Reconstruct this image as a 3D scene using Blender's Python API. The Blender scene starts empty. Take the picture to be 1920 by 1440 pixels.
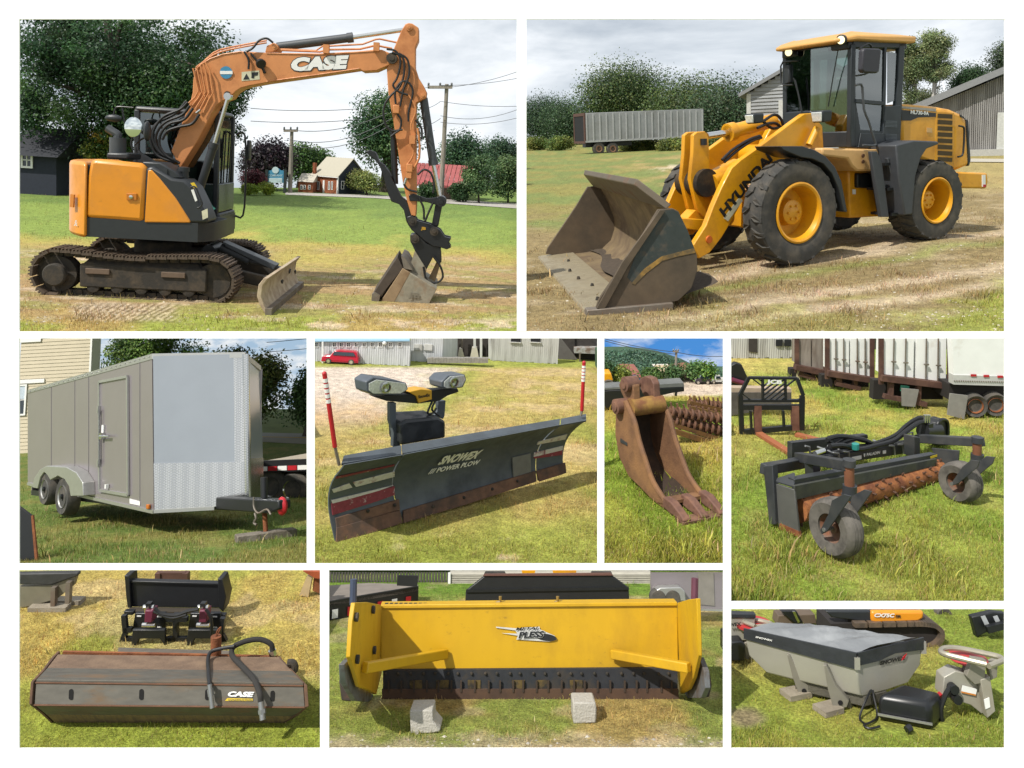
import bpy, bmesh, math, random
import numpy as np
from mathutils import Vector, Matrix, Euler
rad = math.radians
SC = bpy.context.scene
COL = SC.collection
random.seed(7); RNG = np.random.default_rng(7)
# ------------------------------------------------------------------ camera, sky, sun, exposure
F, Y0 = 1500.0, 450.0                      # focal length and principal row, in photograph pixels
EYE = Vector((0, 0, 6.5))
cam = bpy.data.cameras.new('camera'); camo = bpy.data.objects.new('camera', cam); COL.objects.link(camo)
cam.sensor_width = 36; cam.lens = F/1920*36; cam.shift_y = -(720-Y0)/1920
cam.clip_start = 0.05; cam.clip_end = 3000
camo.location = EYE; camo.rotation_euler = (rad(90), 0, 0); SC.camera = camo
SUN_EL, SUN_AZ = 49, 47                    # sun stands behind the camera's left shoulder
w = bpy.data.worlds.new('World'); SC.world = w; w.use_nodes = True
nt = w.node_tree; nt.nodes.clear()
def wn(t, **k):
    n = nt.nodes.new(t)
    for a, b in k.items(): setattr(n, a, b)
    return n
sky = wn('ShaderNodeTexSky', sky_type='NISHITA'); sky.sun_disc = False
sky.sun_elevation = rad(SUN_EL); sky.sun_rotation = rad(180+SUN_AZ); sky.dust_density = 1.0
tc = wn('ShaderNodeTexCoord'); mp = wn('ShaderNodeMapping'); mp.inputs['Scale'].default_value = (1.2, 1.2, 4.2); mp.inputs['Location'].default_value = (12.33, 5.49, 2.61)
no = wn('ShaderNodeTexNoise'); no.inputs['Scale'].default_value = 2.1; no.inputs['Detail'].default_value = 7; no.inputs['Roughness'].default_value = .58; no.inputs['Distortion'].default_value = .35
ra = wn('ShaderNodeValToRGB'); e = ra.color_ramp.elements
e[0].position = .28; e[0].color = (.30, .35, .41, 1); e[1].position = .6; e[1].color = (.86, .88, .90, 1)
n2 = ra.color_ramp.elements.new(.47); n2.color = (.60, .64, .68, 1)
mx = wn('ShaderNodeMixRGB'); mx.inputs[0].default_value = .90
sk2 = wn('ShaderNodeMixRGB', blend_type='MULTIPLY'); sk2.inputs[0].default_value = 1; sk2.inputs[2].default_value = (.09, .09, .09, 1)
bg = wn('ShaderNodeBackground'); bg.inputs[1].default_value = 1.0
ou = wn('ShaderNodeOutputWorld')
L = nt.links.new
L(tc.outputs['Generated'], mp.inputs[0]); L(mp.outputs[0], no.inputs[0]); L(no.outputs[0], ra.inputs[0])
L(sky.outputs[0], sk2.inputs[1]); L(sk2.outputs[0], mx.inputs[1]); L(ra.outputs[0], mx.inputs[2]); L(mx.outputs[0], bg.inputs[0]); L(bg.outputs[0], ou.inputs[0])
sl = bpy.data.lights.new('sun', 'SUN'); sl.energy = 4.2; sl.angle = rad(0.6); sl.color = (1, .955, .88)
so = bpy.data.objects.new('sun', sl); COL.objects.link(so)
sd = Vector((-math.sin(rad(SUN_AZ))*math.cos(rad(SUN_EL)), -math.cos(rad(SUN_AZ))*math.cos(rad(SUN_EL)), math.sin(rad(SUN_EL))))
so.rotation_euler = sd.to_track_quat('Z', 'Y').to_euler(); so.location = (0, 0, 30)
vs = SC.view_settings; vs.view_transform = 'Standard'; vs.look = 'None'; vs.exposure = 0.38; vs.gamma = 1; vs.use_curve_mapping = False
SC.render.engine = 'CYCLES'
SC.cycles.max_bounces = 6; SC.cycles.transparent_max_bounces = 8
# ------------------------------------------------------------------ materials
def lin(h, k=0.72):
    h = h.lstrip('#'); o = []
    for i in (0, 2, 4):
        v = int(h[i:i+2], 16)/255
        o.append((v/12.92 if v <= .04045 else ((v+.055)/1.055)**2.4)*k)
    return (*o, 1)
MATS = {}
def mat(name, col, rough=.5, metal=0., col2=None, sc=4., lo=.45, hi=.7, var=.12, bump=.0, bsc=60, spec=.5, coat=0., dim=.72, det=6, stretch=None, wear=0., wcol='#4a3728'):
    """principled paint: col, large soft variation, optional second colour in noise patches, fine bump"""
    if name in MATS: return MATS[name]
    m = bpy.data.materials.new(name); m.use_nodes = True; t = m.node_tree; N = t.nodes; K = t.links.new
    b = N['Principled BSDF']; c = lin(col, dim) if isinstance(col, str) else col
    tcn = N.new('ShaderNodeTexCoord'); src = tcn.outputs['Object']
    if stretch:
        mpn = N.new('ShaderNodeMapping'); mpn.inputs['Scale'].default_value = stretch; K(src, mpn.inputs[0]); src = mpn.outputs[0]
    n = N.new('ShaderNodeTexNoise'); n.inputs['Scale'].default_value = sc; n.inputs['Detail'].default_value = det; n.inputs['Roughness'].default_value = .62
    K(src, n.inputs['Vector'])
    hs = N.new('ShaderNodeHueSaturation'); hs.inputs['Color'].default_value = c
    mr = N.new('ShaderNodeMapRange'); mr.inputs[1].default_value = .25; mr.inputs[2].default_value = .75; mr.inputs[3].default_value = 1-var; mr.inputs[4].default_value = 1+var
    n3 = N.new('ShaderNodeTexNoise'); n3.inputs['Scale'].default_value = sc*3.1; n3.inputs['Detail'].default_value = 5; K(src, n3.inputs['Vector'])
    K(n3.outputs[0], mr.inputs[0]); K(mr.outputs[0], hs.inputs['Value'])
    out = hs.outputs[0]
    if col2:
        r = N.new('ShaderNodeValToRGB'); r.color_ramp.elements[0].position = lo; r.color_ramp.elements[1].position = hi
        K(n.outputs[0], r.inputs[0]); mxn = N.new('ShaderNodeMixRGB'); mxn.inputs[2].default_value = lin(col2, dim) if isinstance(col2, str) else col2
        K(r.outputs[0], mxn.inputs[0]); K(out, mxn.inputs[1]); out = mxn.outputs[0]
        mr2 = N.new('ShaderNodeMapRange'); mr2.inputs[3].default_value = rough; mr2.inputs[4].default_value = min(1, rough+.35); K(r.outputs[0], mr2.inputs[0]); K(mr2.outputs[0], b.inputs['Roughness'])
        if metal:
            mr3 = N.new('ShaderNodeMapRange'); mr3.inputs[3].default_value = metal; mr3.inputs[4].default_value = 0; K(r.outputs[0], mr3.inputs[0]); K(mr3.outputs[0], b.inputs['Metallic'])
    else:
        b.inputs['Roughness'].default_value = rough; b.inputs['Metallic'].default_value = metal
    if wear:   # chips, scratches and grime
        nw_ = N.new('ShaderNodeTexNoise'); nw_.inputs['Scale'].default_value = 9; nw_.inputs['Detail'].default_value = 10; nw_.inputs['Roughness'].default_value = .78; mw = N.new('ShaderNodeMapping'); mw.inputs['Scale'].default_value = (1, 1, 2.2); K(tcn.outputs['Object'], mw.inputs[0]); K(mw.outputs[0], nw_.inputs['Vector'])
        rw = N.new('ShaderNodeMapRange'); rw.inputs[1].default_value = .6; rw.inputs[2].default_value = .7; rw.inputs[4].default_value = wear; K(nw_.outputs[0], rw.inputs[0]); xw = N.new('ShaderNodeMixRGB'); xw.inputs[2].default_value = lin(wcol); K(rw.outputs[0], xw.inputs[0]); K(out, xw.inputs[1]); out = xw.outputs[0]
    K(out, b.inputs['Base Color']); b.inputs['Specular IOR Level'].default_value = spec
    if coat: b.inputs['Coat Weight'].default_value = coat; b.inputs['Coat Roughness'].default_value = .12
    if bump:
        n4 = N.new('ShaderNodeTexNoise'); n4.inputs['Scale'].default_value = bsc; n4.inputs['Detail'].default_value = 4; K(src, n4.inputs['Vector'])
        bp = N.new('ShaderNodeBump'); bp.inputs['Strength'].default_value = bump; bp.inputs['Distance'].default_value = .02
        K(n4.outputs[0], bp.inputs['Height']); K(bp.outputs[0], b.inputs['Normal'])
    MATS[name] = m; return m
def attr_mat(name, rough=.8, sc=30., var=.3, bump=.4, trans=0., spec=.2):
    if name in MATS: return MATS[name]
    m = bpy.data.materials.new(name); m.use_nodes = True; t = m.node_tree; N = t.nodes; K = t.links.new
    b = N['Principled BSDF']; a = N.new('ShaderNodeAttribute'); a.attribute_name = 'Col'
    tcn = N.new('ShaderNodeTexCoord'); n = N.new('ShaderNodeTexNoise'); n.inputs['Scale'].default_value = sc; n.inputs['Detail'].default_value = 7; n.inputs['Roughness'].default_value = .7
    K(tcn.outputs['Object'], n.inputs['Vector'])
    mr = N.new('ShaderNodeMapRange'); mr.inputs[1].default_value = .3; mr.inputs[2].default_value = .7; mr.inputs[3].default_value = 1-var; mr.inputs[4].default_value = 1+var
    hs = N.new('ShaderNodeHueSaturation'); K(n.outputs[0], mr.inputs[0]); K(a.outputs['Color'], hs.inputs['Color'])
    n9 = N.new('ShaderNodeTexNoise'); n9.inputs['Scale'].default_value = sc*6; n9.inputs['Detail'].default_value = 4; K(tcn.outputs['Object'], n9.inputs['Vector']); mr9 = N.new('ShaderNodeMapRange'); mr9.inputs[1].default_value = .3; mr9.inputs[2].default_value = .7; mr9.inputs[3].default_value = 1-var; mr9.inputs[4].default_value = 1+var; K(n9.outputs[0], mr9.inputs[0])
    mu = N.new('ShaderNodeMath'); mu.operation = 'MULTIPLY'; K(mr.outputs[0], mu.inputs[0]); K(mr9.outputs[0], mu.inputs[1]); K(mu.outputs[0], hs.inputs['Value'])
    K(hs.outputs[0], b.inputs['Base Color']); b.inputs['Roughness'].default_value = rough; b.inputs['Specular IOR Level'].default_value = spec
    if bump:
        bp = N.new('ShaderNodeBump'); bp.inputs['Strength'].default_value = bump; bp.inputs['Distance'].default_value = .05; K(n.outputs[0], bp.inputs['Height']); K(bp.outputs[0], b.inputs['Normal'])
    if trans:
        o = N['Material Output']; tr = N.new('ShaderNodeBsdfTranslucent'); K(hs.outputs[0], tr.inputs[0]); ms = N.new('ShaderNodeMixShader'); ms.inputs[0].default_value = trans
        K(b.outputs[0], ms.inputs[1]); K(tr.outputs[0], ms.inputs[2]); K(ms.outputs[0], o.inputs[0])
    MATS[name] = m; return m
def glass(name, col='#9fb4ae', alpha=.35, rough=.03):
    if name in MATS: return MATS[name]
    m = bpy.data.materials.new(name); m.use_nodes = True; t = m.node_tree; N = t.nodes; K = t.links.new
    N.remove(N['Principled BSDF']); o = N['Material Output']
    g = N.new('ShaderNodeBsdfGlossy'); g.inputs['Roughness'].default_value = rough; g.inputs[0].default_value = (.9, .95, .95, 1)
    tr = N.new('ShaderNodeBsdfTransparent'); c = lin(col, 1); tr.inputs[0].default_value = (c[0], c[1], c[2], 1)
    fr = N.new('ShaderNodeFresnel'); fr.inputs[0].default_value = 1.6
    mr = N.new('ShaderNodeMapRange'); mr.inputs[3].default_value = alpha*.35; mr.inputs[4].default_value = 1
    ms = N.new('ShaderNodeMixShader'); K(fr.outputs[0], mr.inputs[0]); K(mr.outputs[0], ms.inputs[0]); K(tr.outputs[0], ms.inputs[1]); K(g.outputs[0], ms.inputs[2]); K(ms.outputs[0], o.inputs[0])
    MATS[name] = m; return m
def emit(name, col, st=1.):
    if name in MATS: return MATS[name]
    m = bpy.data.materials.new(name); m.use_nodes = True; b = m.node_tree.nodes['Principled BSDF']
    b.inputs['Base Color'].default_value = lin(col); b.inputs['Emission Color'].default_value = lin(col, 1); b.inputs['Emission Strength'].default_value = st
    MATS[name] = m; return m
# ------------------------------------------------------------------ mesh builder
V = lambda *a: Vector(a)
def catmull(p, n=6):
    p = [Vector(q) for q in p]
    if len(p) < 3: return p
    q = [p[0]*2-p[1]]+p+[p[-1]*2-p[-2]]; o = []
    for i in range(1, len(q)-2):
        a, b, c, d = q[i-1:i+3]
        for k in range(n):
            t = k/n; o.append(.5*((2*b)+(c-a)*t+(2*a-5*b+4*c-d)*t*t+(3*b-a-3*c+d)*t**3))
    o.append(p[-1]); return o
def axes(d, up=None):
    d = d.normalized(); u = Vector(up) if up is not None else (V(0, 0, 1) if abs(d.z) < .9 else V(1, 0, 0))
    s = d.cross(u).normalized(); return s, s.cross(d).normalized()
class MB:
    def __init__(s): s.v = []; s.f = []
    def add(s, vs, fs):
        o = len(s.v); s.v += [tuple(q) for q in vs]; s.f += [tuple(i+o for i in q) for q in fs]; return s
    def hexa(s, p):  # 8 points: bottom 0-3, top 4-7
        return s.add(p, [(3, 2, 1, 0), (4, 5, 6, 7), (0, 1, 5, 4), (1, 2, 6, 5), (2, 3, 7, 6), (3, 0, 4, 7)])
    def box(s, a, b):
        x0, y0, z0 = a; x1, y1, z1 = b
        return s.hexa([(x0, y0, z0), (x1, y0, z0), (x1, y1, z0), (x0, y1, z0), (x0, y0, z1), (x1, y0, z1), (x1, y1, z1), (x0, y1, z1)])
    def cbox(s, c, sz, R=None):
        c = Vector(c); h = [k/2 for k in sz]; P = []
        for z in (-1, 1):
            for x, y in ((-1, -1), (1, -1), (1, 1), (-1, 1)):
                q = V(x*h[0], y*h[1], z*h[2]); P.append(c+(R@q if R else q))
        return s.hexa(P)
    def beam(s, a, b, w, h, up=None, w2=None, h2=None):
        a, b = Vector(a), Vector(b); sd, u = axes(b-a, up); P = []
        for p, ww, hh in ((a, w, h), (b, w2 or w, h2 or h)):
            P += [p-sd*ww/2-u*hh/2, p+sd*ww/2-u*hh/2, p+sd*ww/2+u*hh/2, p-sd*ww/2+u*hh/2]
        return s.hexa(P)
    def prism(s, pts, vec):
        pts = [Vector(q) for q in pts]; vec = Vector(vec); n = len(pts)
        return s.add(pts+[q+vec for q in pts], [tuple(range(n))[::-1], tuple(range(n, 2*n))]+[(i, (i+1) % n, (i+1) % n+n, i+n) for i in range(n)])
    def poly(s, pts): return s.add(pts, [tuple(range(len(pts)))])
    def loft(s, rings, cap=True, close=True):
        n = len(rings[0]); vs = [q for r in rings for q in r]; fs = []
        for i in range(len(rings)-1):
            for j in range(n if close else n-1):
                k = (j+1) % n; fs.append((i*n+j, i*n+k, (i+1)*n+k, (i+1)*n+j))
        if cap and close: fs += [tuple(range(n))[::-1], tuple(range((len(rings)-1)*n, len(rings)*n))]
        return s.add(vs, fs)
    def tube(s, pts, r, n=8, smooth=0, r2=None):
        pts = catmull(pts, smooth) if smooth else [Vector(q) for q in pts]
        rings = []; m = len(pts); ps = None
        for i, p in enumerate(pts):
            d = pts[min(i+1, m-1)]-pts[max(i-1, 0)]
            if d.length < 1e-9: d = V(0, 0, 1)
            d.normalize()
            if ps is None: sd, u = axes(d)
            else:
                u = ps-d*ps.dot(d)
                if u.length < 1e-6: sd, u = axes(d)
                u.normalize(); sd = d.cross(u)
            ps = u; rr = r if r2 is None else r+(r2-r)*i/(m-1)
            rings.append([p+(sd*math.cos(2*math.pi*k/n)+u*math.sin(2*math.pi*k/n))*rr for k in range(n)])
        return s.loft(rings)
    def cyl(s, a, b, r, r2=None, n=16): return s.tube([a, b], r, n, r2=r2)
    def lathe(s, prof, o, ax, n=24, cap=True):
        o = Vector(o); ax = Vector(ax).normalized(); sd, u = axes(ax)
        return s.loft([[o+ax*h+(sd*math.cos(2*math.pi*k/n)+u*math.sin(2*math.pi*k/n))*r for k in range(n)] for r, h in prof], cap)
    def sph(s, c, r, n=12):
        c = Vector(c); r = (r, r, r) if not hasattr(r, '__len__') else r
        return s.loft([[c+V(r[0]*math.sin(t)*math.cos(a), r[1]*math.sin(t)*math.sin(a), -r[2]*math.cos(t)) for a in [2*math.pi*k/n for k in range(n)]] for t in [math.pi*(.02+.96*i/(n//2+2)) for i in range(n//2+3)]])
    def grid(s, fn, nu, nv):
        return s.add([fn(i/nu, j/nv) for j in range(nv+1) for i in range(nu+1)], [(j*(nu+1)+i, j*(nu+1)+i+1, (j+1)*(nu+1)+i+1, (j+1)*(nu+1)+i) for j in range(nv) for i in range(nu)])
    def mesh(s, name, smooth=35):
        m = bpy.data.meshes.new(name); m.from_pydata(s.v, [], s.f); 
        bm = bmesh.new(); bm.from_mesh(m); bmesh.ops.recalc_face_normals(bm, faces=bm.faces); bm.to_mesh(m); bm.free()
        if smooth: m.shade_smooth(); m.set_sharp_from_angle(angle=rad(smooth))
        return m
def obj(name, mesh, m=None, parent=None, bevel=0, solid=0):
    o = bpy.data.objects.new(name, mesh); COL.objects.link(o)
    if m and not len(mesh.materials): mesh.materials.append(m)
    if parent: 
        o.parent = parent
        if 'loc' in parent: o.location = -Vector(parent['loc'])
    if solid:
        k = o.modifiers.new('thickness', 'SOLIDIFY'); k.thickness = solid; k.offset = 0
    if bevel:
        k = o.modifiers.new('bevel', 'BEVEL'); k.width = bevel; k.segments = 2; k.limit_method = 'ANGLE'; k.angle_limit = rad(40); k.harden_normals = False
    return o
class Fr:
    """a local frame (metres, z up) somewhere in the yard; also finds where a sight line meets a local plane"""
    def __init__(s, M): s.M = M; s.I = M.inverted(); s.eye = s.I@EYE
    def sub(s, loc, yaw=0, pitch=0, roll=0, k=1): return Fr(s.M@Matrix.Translation(Vector(loc))@Euler((rad(pitch), rad(roll), rad(yaw)), 'ZYX').to_matrix().to_4x4()@Matrix.Scale(k, 4))
    def dir(s, px, py): return s.I.to_3x3()@V((px-960)/F, 1, (Y0-py)/F)
    def on(s, ax, v, *pts):
        o = []
        for q in pts:
            d = s.dir(*q); t = (v-s.eye[ax])/d[ax]; o.append(s.eye+d*t)
        return o
    def x(s, v, *p): return s.on(0, v, *p)
    def y(s, v, *p): return s.on(1, v, *p)
    def z(s, v, *p): return s.on(2, v, *p)
    def g(s, px, py, z=0): return s.on(2, z, (px, py))[0]
    def pl(s, o, n, *pts):   # plane through o with normal n
        o = Vector(o); n = Vector(n); r = []
        for q in pts:
            d = s.dir(*q); r.append(s.eye+d*((o-s.eye).dot(n)/d.dot(n)))
        return r
    def px(s, p):
        q = s.M@Vector(p)-EYE; return (960+F*q.x/q.y, Y0-F*q.z/q.y)
    def thing(s, name, label, cat, loc=(0, 0, 0), group=None, kind=None):
        o = bpy.data.objects.new(name, None); COL.objects.link(o); loc = Vector(loc)
        o.empty_display_size = .2; o.matrix_world = s.M@Matrix.Translation(loc); o['loc'] = tuple(loc)
        o['label'] = label; o['category'] = cat
        if group: o['group'] = group
        return o
    def solo(s, name, mesh, m, label=None, cat=None, group=None, kind=None, loc=(0, 0, 0), bevel=0):
        o = obj(name, mesh, m, None, bevel); o.matrix_world = s.M@Matrix.Translation(Vector(loc))
        if label: o['label'] = label
        if cat: o['category'] = cat
        if group: o['group'] = group
        if kind: o['kind'] = kind
        return o
def frame(px, py, depth, s, pitch, roll, yaw=0):
    p = EYE+V((px-960)/F, 1, (Y0-py)/F)*depth*s
    return Fr(Matrix.Translation(p)@Matrix.Rotation(rad(pitch), 4, 'X')@Matrix.Rotation(rad(roll), 4, 'Y')@Matrix.Rotation(rad(yaw), 4, 'Z')@Matrix.Scale(s, 4))
def P(name, mb, m, parent, bevel=0, smooth=35, label=None):
    o = obj(name, mb.mesh(name, smooth), m, parent, bevel)
    if label: o['label'] = label
    return o
def text(name, st, m, parent, o, right, up, width, height=None, shear=0, bold=0., ext=.004, spacing=1.):
    cu = bpy.data.curves.new(name, 'FONT'); cu.body = st; cu.size = 1; cu.shear = shear; cu.offset = bold; cu.extrude = 0; cu.space_character = spacing; cu.resolution_u = 3
    ob = bpy.data.objects.new(name, cu); COL.objects.link(ob)
    me = bpy.data.meshes.new_from_object(ob); COL.objects.unlink(ob); bpy.data.objects.remove(ob); bpy.data.curves.remove(cu)
    n = len(me.vertices); a = np.empty(n*3); me.vertices.foreach_get('co', a); a = a.reshape(-1, 3)
    mn, mx_ = a.min(0), a.max(0); right, up, o = Vector(right).normalized(), Vector(up), Vector(o); up = (up-right*up.dot(right)).normalized(); nn = right.cross(up)
    k = width/(mx_[0]-mn[0]); ky = (height/(mx_[1]-mn[1])) if height else k
    q = np.array(o)+np.outer((a[:, 0]-mn[0])*k, right)+np.outer((a[:, 1]-mn[1])*ky, up)+np.outer(np.full(n, ext), nn)
    me.vertices.foreach_set('co', q.ravel()); me.update(); me.name = name
    return obj(name, me, m, parent)
def label_on(fr, name, st, m, parent, plane, quad, **k):
    """lettering on a plane: quad = pixels of baseline start, baseline end, top start"""
    ax, v = plane; a, b, c = fr.on(ax, v, *quad); return text(name, st, m, parent, a, b-a, c-a, (b-a).length, abs((c-a).dot(((c-a)-(b-a).normalized()*(c-a).dot((b-a).normalized())).normalized())), **k)
def dup(root, M=None, label=None):
    r = root.copy(); COL.objects.link(r)
    if M is not None: r.matrix_world = M
    if label: r['label'] = label
    for c in root.children:
        d = c.copy(); COL.objects.link(d); d.parent = r
        for g in c.children:
            h = g.copy(); COL.objects.link(h); h.parent = d
    return r
# ------------------------------------------------------------------ noise, ground, grass, trees
_T = RNG.random((64, 64))
def vnoise(x, y):
    xi, yi = np.floor(x).astype(int), np.floor(y).astype(int); u, v_ = x-xi, y-yi; u = u*u*(3-2*u); v_ = v_*v_*(3-2*v_)
    t = lambda a, b: _T[a % 64, b % 64]
    return (t(xi, yi)*(1-u)+t(xi+1, yi)*u)*(1-v_)+(t(xi, yi+1)*(1-u)+t(xi+1, yi+1)*u)*v_
def fbm(x, y, o=4):
    r = 0; a = .5
    for _ in range(o): r = r+a*vnoise(x, y); x = x*2.03+17.3; y = y*2.03+9.1; a *= .5
    return r
def sm(a, b, x): t = np.clip((x-a)/(b-a), 0, 1); return t*t*(3-2*t)
def C3(h, k=.72): return np.array(lin(h, k)[:3])
def mixc(a, b, t): t = np.asarray(t)[..., None]; return a*(1-t)+b*t
def npmesh(name, co, faces_n, loops, cols=None):
    m = bpy.data.meshes.new(name); nv = len(co); nf = len(loops)//faces_n
    m.vertices.add(nv); m.vertices.foreach_set('co', np.asarray(co, np.float32).ravel())
    m.loops.add(len(loops)); m.loops.foreach_set('vertex_index', np.asarray(loops, np.int32))
    m.polygons.add(nf); m.polygons.foreach_set('loop_start', np.arange(0, len(loops), faces_n, dtype=np.int32))
    if cols is not None:
        a = m.color_attributes.new('Col', 'FLOAT_COLOR', 'POINT'); c4 = np.ones((nv, 4), np.float32); c4[:, :3] = cols; a.data.foreach_set('color', c4.ravel())
    m.update(calc_edges=True); m.validate(); return m
class Ground:
    """the turf of one plot: plane z=0 of its frame plus a height function, coloured by what grows or lies there"""
    def __init__(s, fr, x0, x1, ytop, ybot, colour, height=None, name='lawn', nx=110, ny=90, bend=None):
        s.fr = fr; s.c = colour; s.h = height
        E_ = np.array(fr.eye); s.E = E_; A = np.array(fr.I.to_3x3()); s.A = A
        ux = np.linspace(x0, x1, nx); uy = ybot+(ytop-ybot)*(np.linspace(0, 1, ny)**.8)
        X, Y = np.meshgrid(ux, uy); p = s.pts(X, Y); co = p.reshape(-1, 3); colour = s.c = (lambda f: lambda X, Y, x, y: f(X, Y, x, y)*np.array([1.16, 1.06, 1.02]))(colour); cols = colour(X, Y, p[..., 0], p[..., 1]).reshape(-1, 3)
        i, j = np.meshgrid(np.arange(nx-1), np.arange(ny-1)); a = (j*nx+i).ravel(); lo = np.stack([a, a+1, a+nx+1, a+nx], 1).ravel()
        me = npmesh(name, co, 4, lo, cols); me.shade_smooth()
        s.o = fr.solo(name, me, attr_mat('turf', .9, 8, .42, .8), kind='structure')
        s.rng = (x0, x1, ytop, ybot)
    def pts(s, X, Y):
        d = np.stack([(X-960)/F, np.ones_like(X), (Y0-Y)/F], -1)@s.A.T
        t = -s.E[2]/d[..., 2]; p = s.E+d*t[..., None]
        if s.h is not None: p[..., 2] = s.h(p[..., 0], p[..., 1])
        return p
    def grass(s, n, hgt, name='grass', ytop=None, ybot=None, x0=None, x1=None, mask=None, label='short grass', tint=1.25, wid=.07, power=1.):
        a, b, c, d = s.rng; x0 = a if x0 is None else x0; x1 = b if x1 is None else x1; ytop = c+2 if ytop is None else ytop; ybot = d if ybot is None else ybot
        X = RNG.uniform(x0, x1, n); Y = ytop+(ybot-ytop)*RNG.random(n)**power; p = s.pts(X, Y); col = s.c(X, Y, p[:, 0], p[:, 1])
        if mask is not None:
            k = RNG.random(n) < mask(X, Y, p[:, 0], p[:, 1]); p = p[k]; col = col[k]
        n = len(p); h = .72*hgt*RNG.uniform(.45, 1.25, n)*(.25+1.5*fbm(p[:, 0]*2.3, p[:, 1]*2.3, 3)**1.3)*np.where(RNG.random(n) < .03, 2.2, 1); an = RNG.uniform(0, 2*math.pi, n); le = RNG.uniform(.15, .8, n)
        wv = np.stack([np.cos(an), np.sin(an), 0*an], 1)*(h*wid)[:, None]*RNG.uniform(.6, 1.5, n)[:, None]
        an2 = RNG.uniform(0, 2*math.pi, n); tip = np.stack([np.cos(an2)*le*h, np.sin(an2)*le*h, h], 1); mid = tip*np.array([.35, .35, .6])
        co = np.concatenate([p-wv, p+wv, p+mid+wv*.6, p+mid-wv*.6, p+tip], 0); k = np.arange(n)
        dead = (RNG.random(n) < .12+.25*sm(.5, .62, fbm(p[:, 0]*1.7+40, p[:, 1]*1.7, 3)))[:, None]; col = np.where(dead, C3('#b8a872')*.9, col); cc = col*RNG.uniform(.62, 1.4, n)[:, None]*tint*np.stack([RNG.uniform(.92, 1.3, n), np.ones(n), RNG.uniform(.8, 1.3, n)], 1)
        lo = np.concatenate([np.stack([k, k+n, k+2*n], 1), np.stack([k, k+2*n, k+3*n], 1), np.stack([k+3*n, k+2*n, k+4*n], 1)], 0).ravel()
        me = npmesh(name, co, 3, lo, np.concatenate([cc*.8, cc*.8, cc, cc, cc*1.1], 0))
        return s.fr.solo(name, me, attr_mat('blade', .55, 3, .1, 0, trans=.25, spec=.3), label, 'grass', kind='stuff')
def stones(G, n, size, mask, name, label, cols):
    a, b, c, d = G.rng; X = RNG.uniform(a, b, n); Y = RNG.uniform(c+20, d, n); p = G.pts(X, Y); k = RNG.random(n) < mask(X, Y, p[:, 0], p[:, 1]); p = p[k]; n = len(p); r = size*RNG.uniform(.3, 1, n)**2
    u = np.array([[1, 0, 0], [0, 1, 0], [-1, 0, 0], [0, -1, 0], [0, 0, .6], [0, 0, -.5]]); co = (p[None]+u[:, None]*r[None, :, None]*RNG.uniform(.6, 1.3, (6, n, 1))).reshape(-1, 3); i = np.arange(n)
    lo = np.concatenate([np.stack([i+x_*n, i+y_*n, i+z_*n], 1) for x_, y_, z_ in ((0, 1, 4), (1, 2, 4), (2, 3, 4), (3, 0, 4))], 0).ravel(); cc = cols[RNG.integers(len(cols), size=n)]*RNG.uniform(.7, 1.2, n)[:, None]
    G.fr.solo(name, npmesh(name, co, 3, lo, np.concatenate([cc]*6, 0)), attr_mat('pebble', .85, 20, .15, 0), label, 'gravel', kind='stuff')
def leaves(n, centres, radii, size, cols, clip=None, fr=None, droop=0., shell=.55):
    """leaf-sized quads gathered in clumps; centres (k,3) radii (k,3) cols (k,3)"""
    centres, radii, cols = (np.asarray(q, float) for q in (centres, radii, cols)); k = len(centres)
    wgt = (radii.prod(1))**.67; ci = RNG.choice(k, n, p=wgt/wgt.sum())
    d = RNG.normal(size=(n, 3)); d /= np.linalg.norm(d, axis=1)[:, None]; r = shell+(1-shell)*RNG.random(n)
    r *= RNG.uniform(.8, 1.12, n)
    p = centres[ci]+d*r[:, None]*radii[ci]; p[:, 2] -= droop*RNG.random(n)
    if clip is not None:
        M = np.array(fr.M); q = p@M[:3, :3].T+M[:3, 3]-np.array(EYE); X = 960+F*q[:, 0]/q[:, 1]; Y = Y0-F*q[:, 2]/q[:, 1]
        ok = (X > clip[0]) & (X < clip[1]) & (Y > clip[2]) & (Y < clip[3]); p = p[ok]; ci = ci[ok]; d = d[ok]; n = len(p)
    a = d*.7+RNG.normal(size=(n, 3))*.6; a[:, 2] += .35; a /= np.linalg.norm(a, axis=1)[:, None]
    t = np.cross(a, RNG.normal(size=(n, 3))); t /= np.linalg.norm(t, axis=1)[:, None]; b = np.cross(a, t)
    sz = size*RNG.uniform(.55, 1.35, n)[:, None]; t = t*sz*.5; b = b*sz*.32
    co = np.concatenate([p-t, p+b*.9-t*.1, p+t, p-b*.9+t*.1], 0); i = np.arange(n)
    cc = cols[ci]*RNG.uniform(.7, 1.35, n)[:, None]*np.stack([RNG.uniform(.85, 1.2, n), np.ones(n), RNG.uniform(.8, 1.15, n)], 1)
    return npmesh('crown', co, 4, np.stack([i, i+n, i+2*n, i+3*n], 1).ravel(), np.concatenate([cc]*4, 0))
def clumps(c, r, k, cr, cols, flat=.75, seed=None, low=-1., var=.5):
    """k clump balls spread over an ellipsoid crown of centre c and radii r"""
    rg = np.random.default_rng(seed if seed is not None else RNG.integers(1e9)); C_, R_, K_ = [], [], []
    while len(C_) < k:
        d = rg.normal(size=3); d /= np.linalg.norm(d)
        if d[2] < low: continue
        q = d*(rg.random()**.4)*rg.uniform(.72, 1.04); s_ = cr*rg.uniform(.45, 1.4)
        C_.append(np.array(c)+q*np.array(r)); R_.append([s_, s_, s_*flat]); K_.append(np.array(cols[rg.integers(len(cols))])*rg.uniform(1-var, 1+var))
    return np.array(C_), np.array(R_), np.array(K_)
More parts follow.
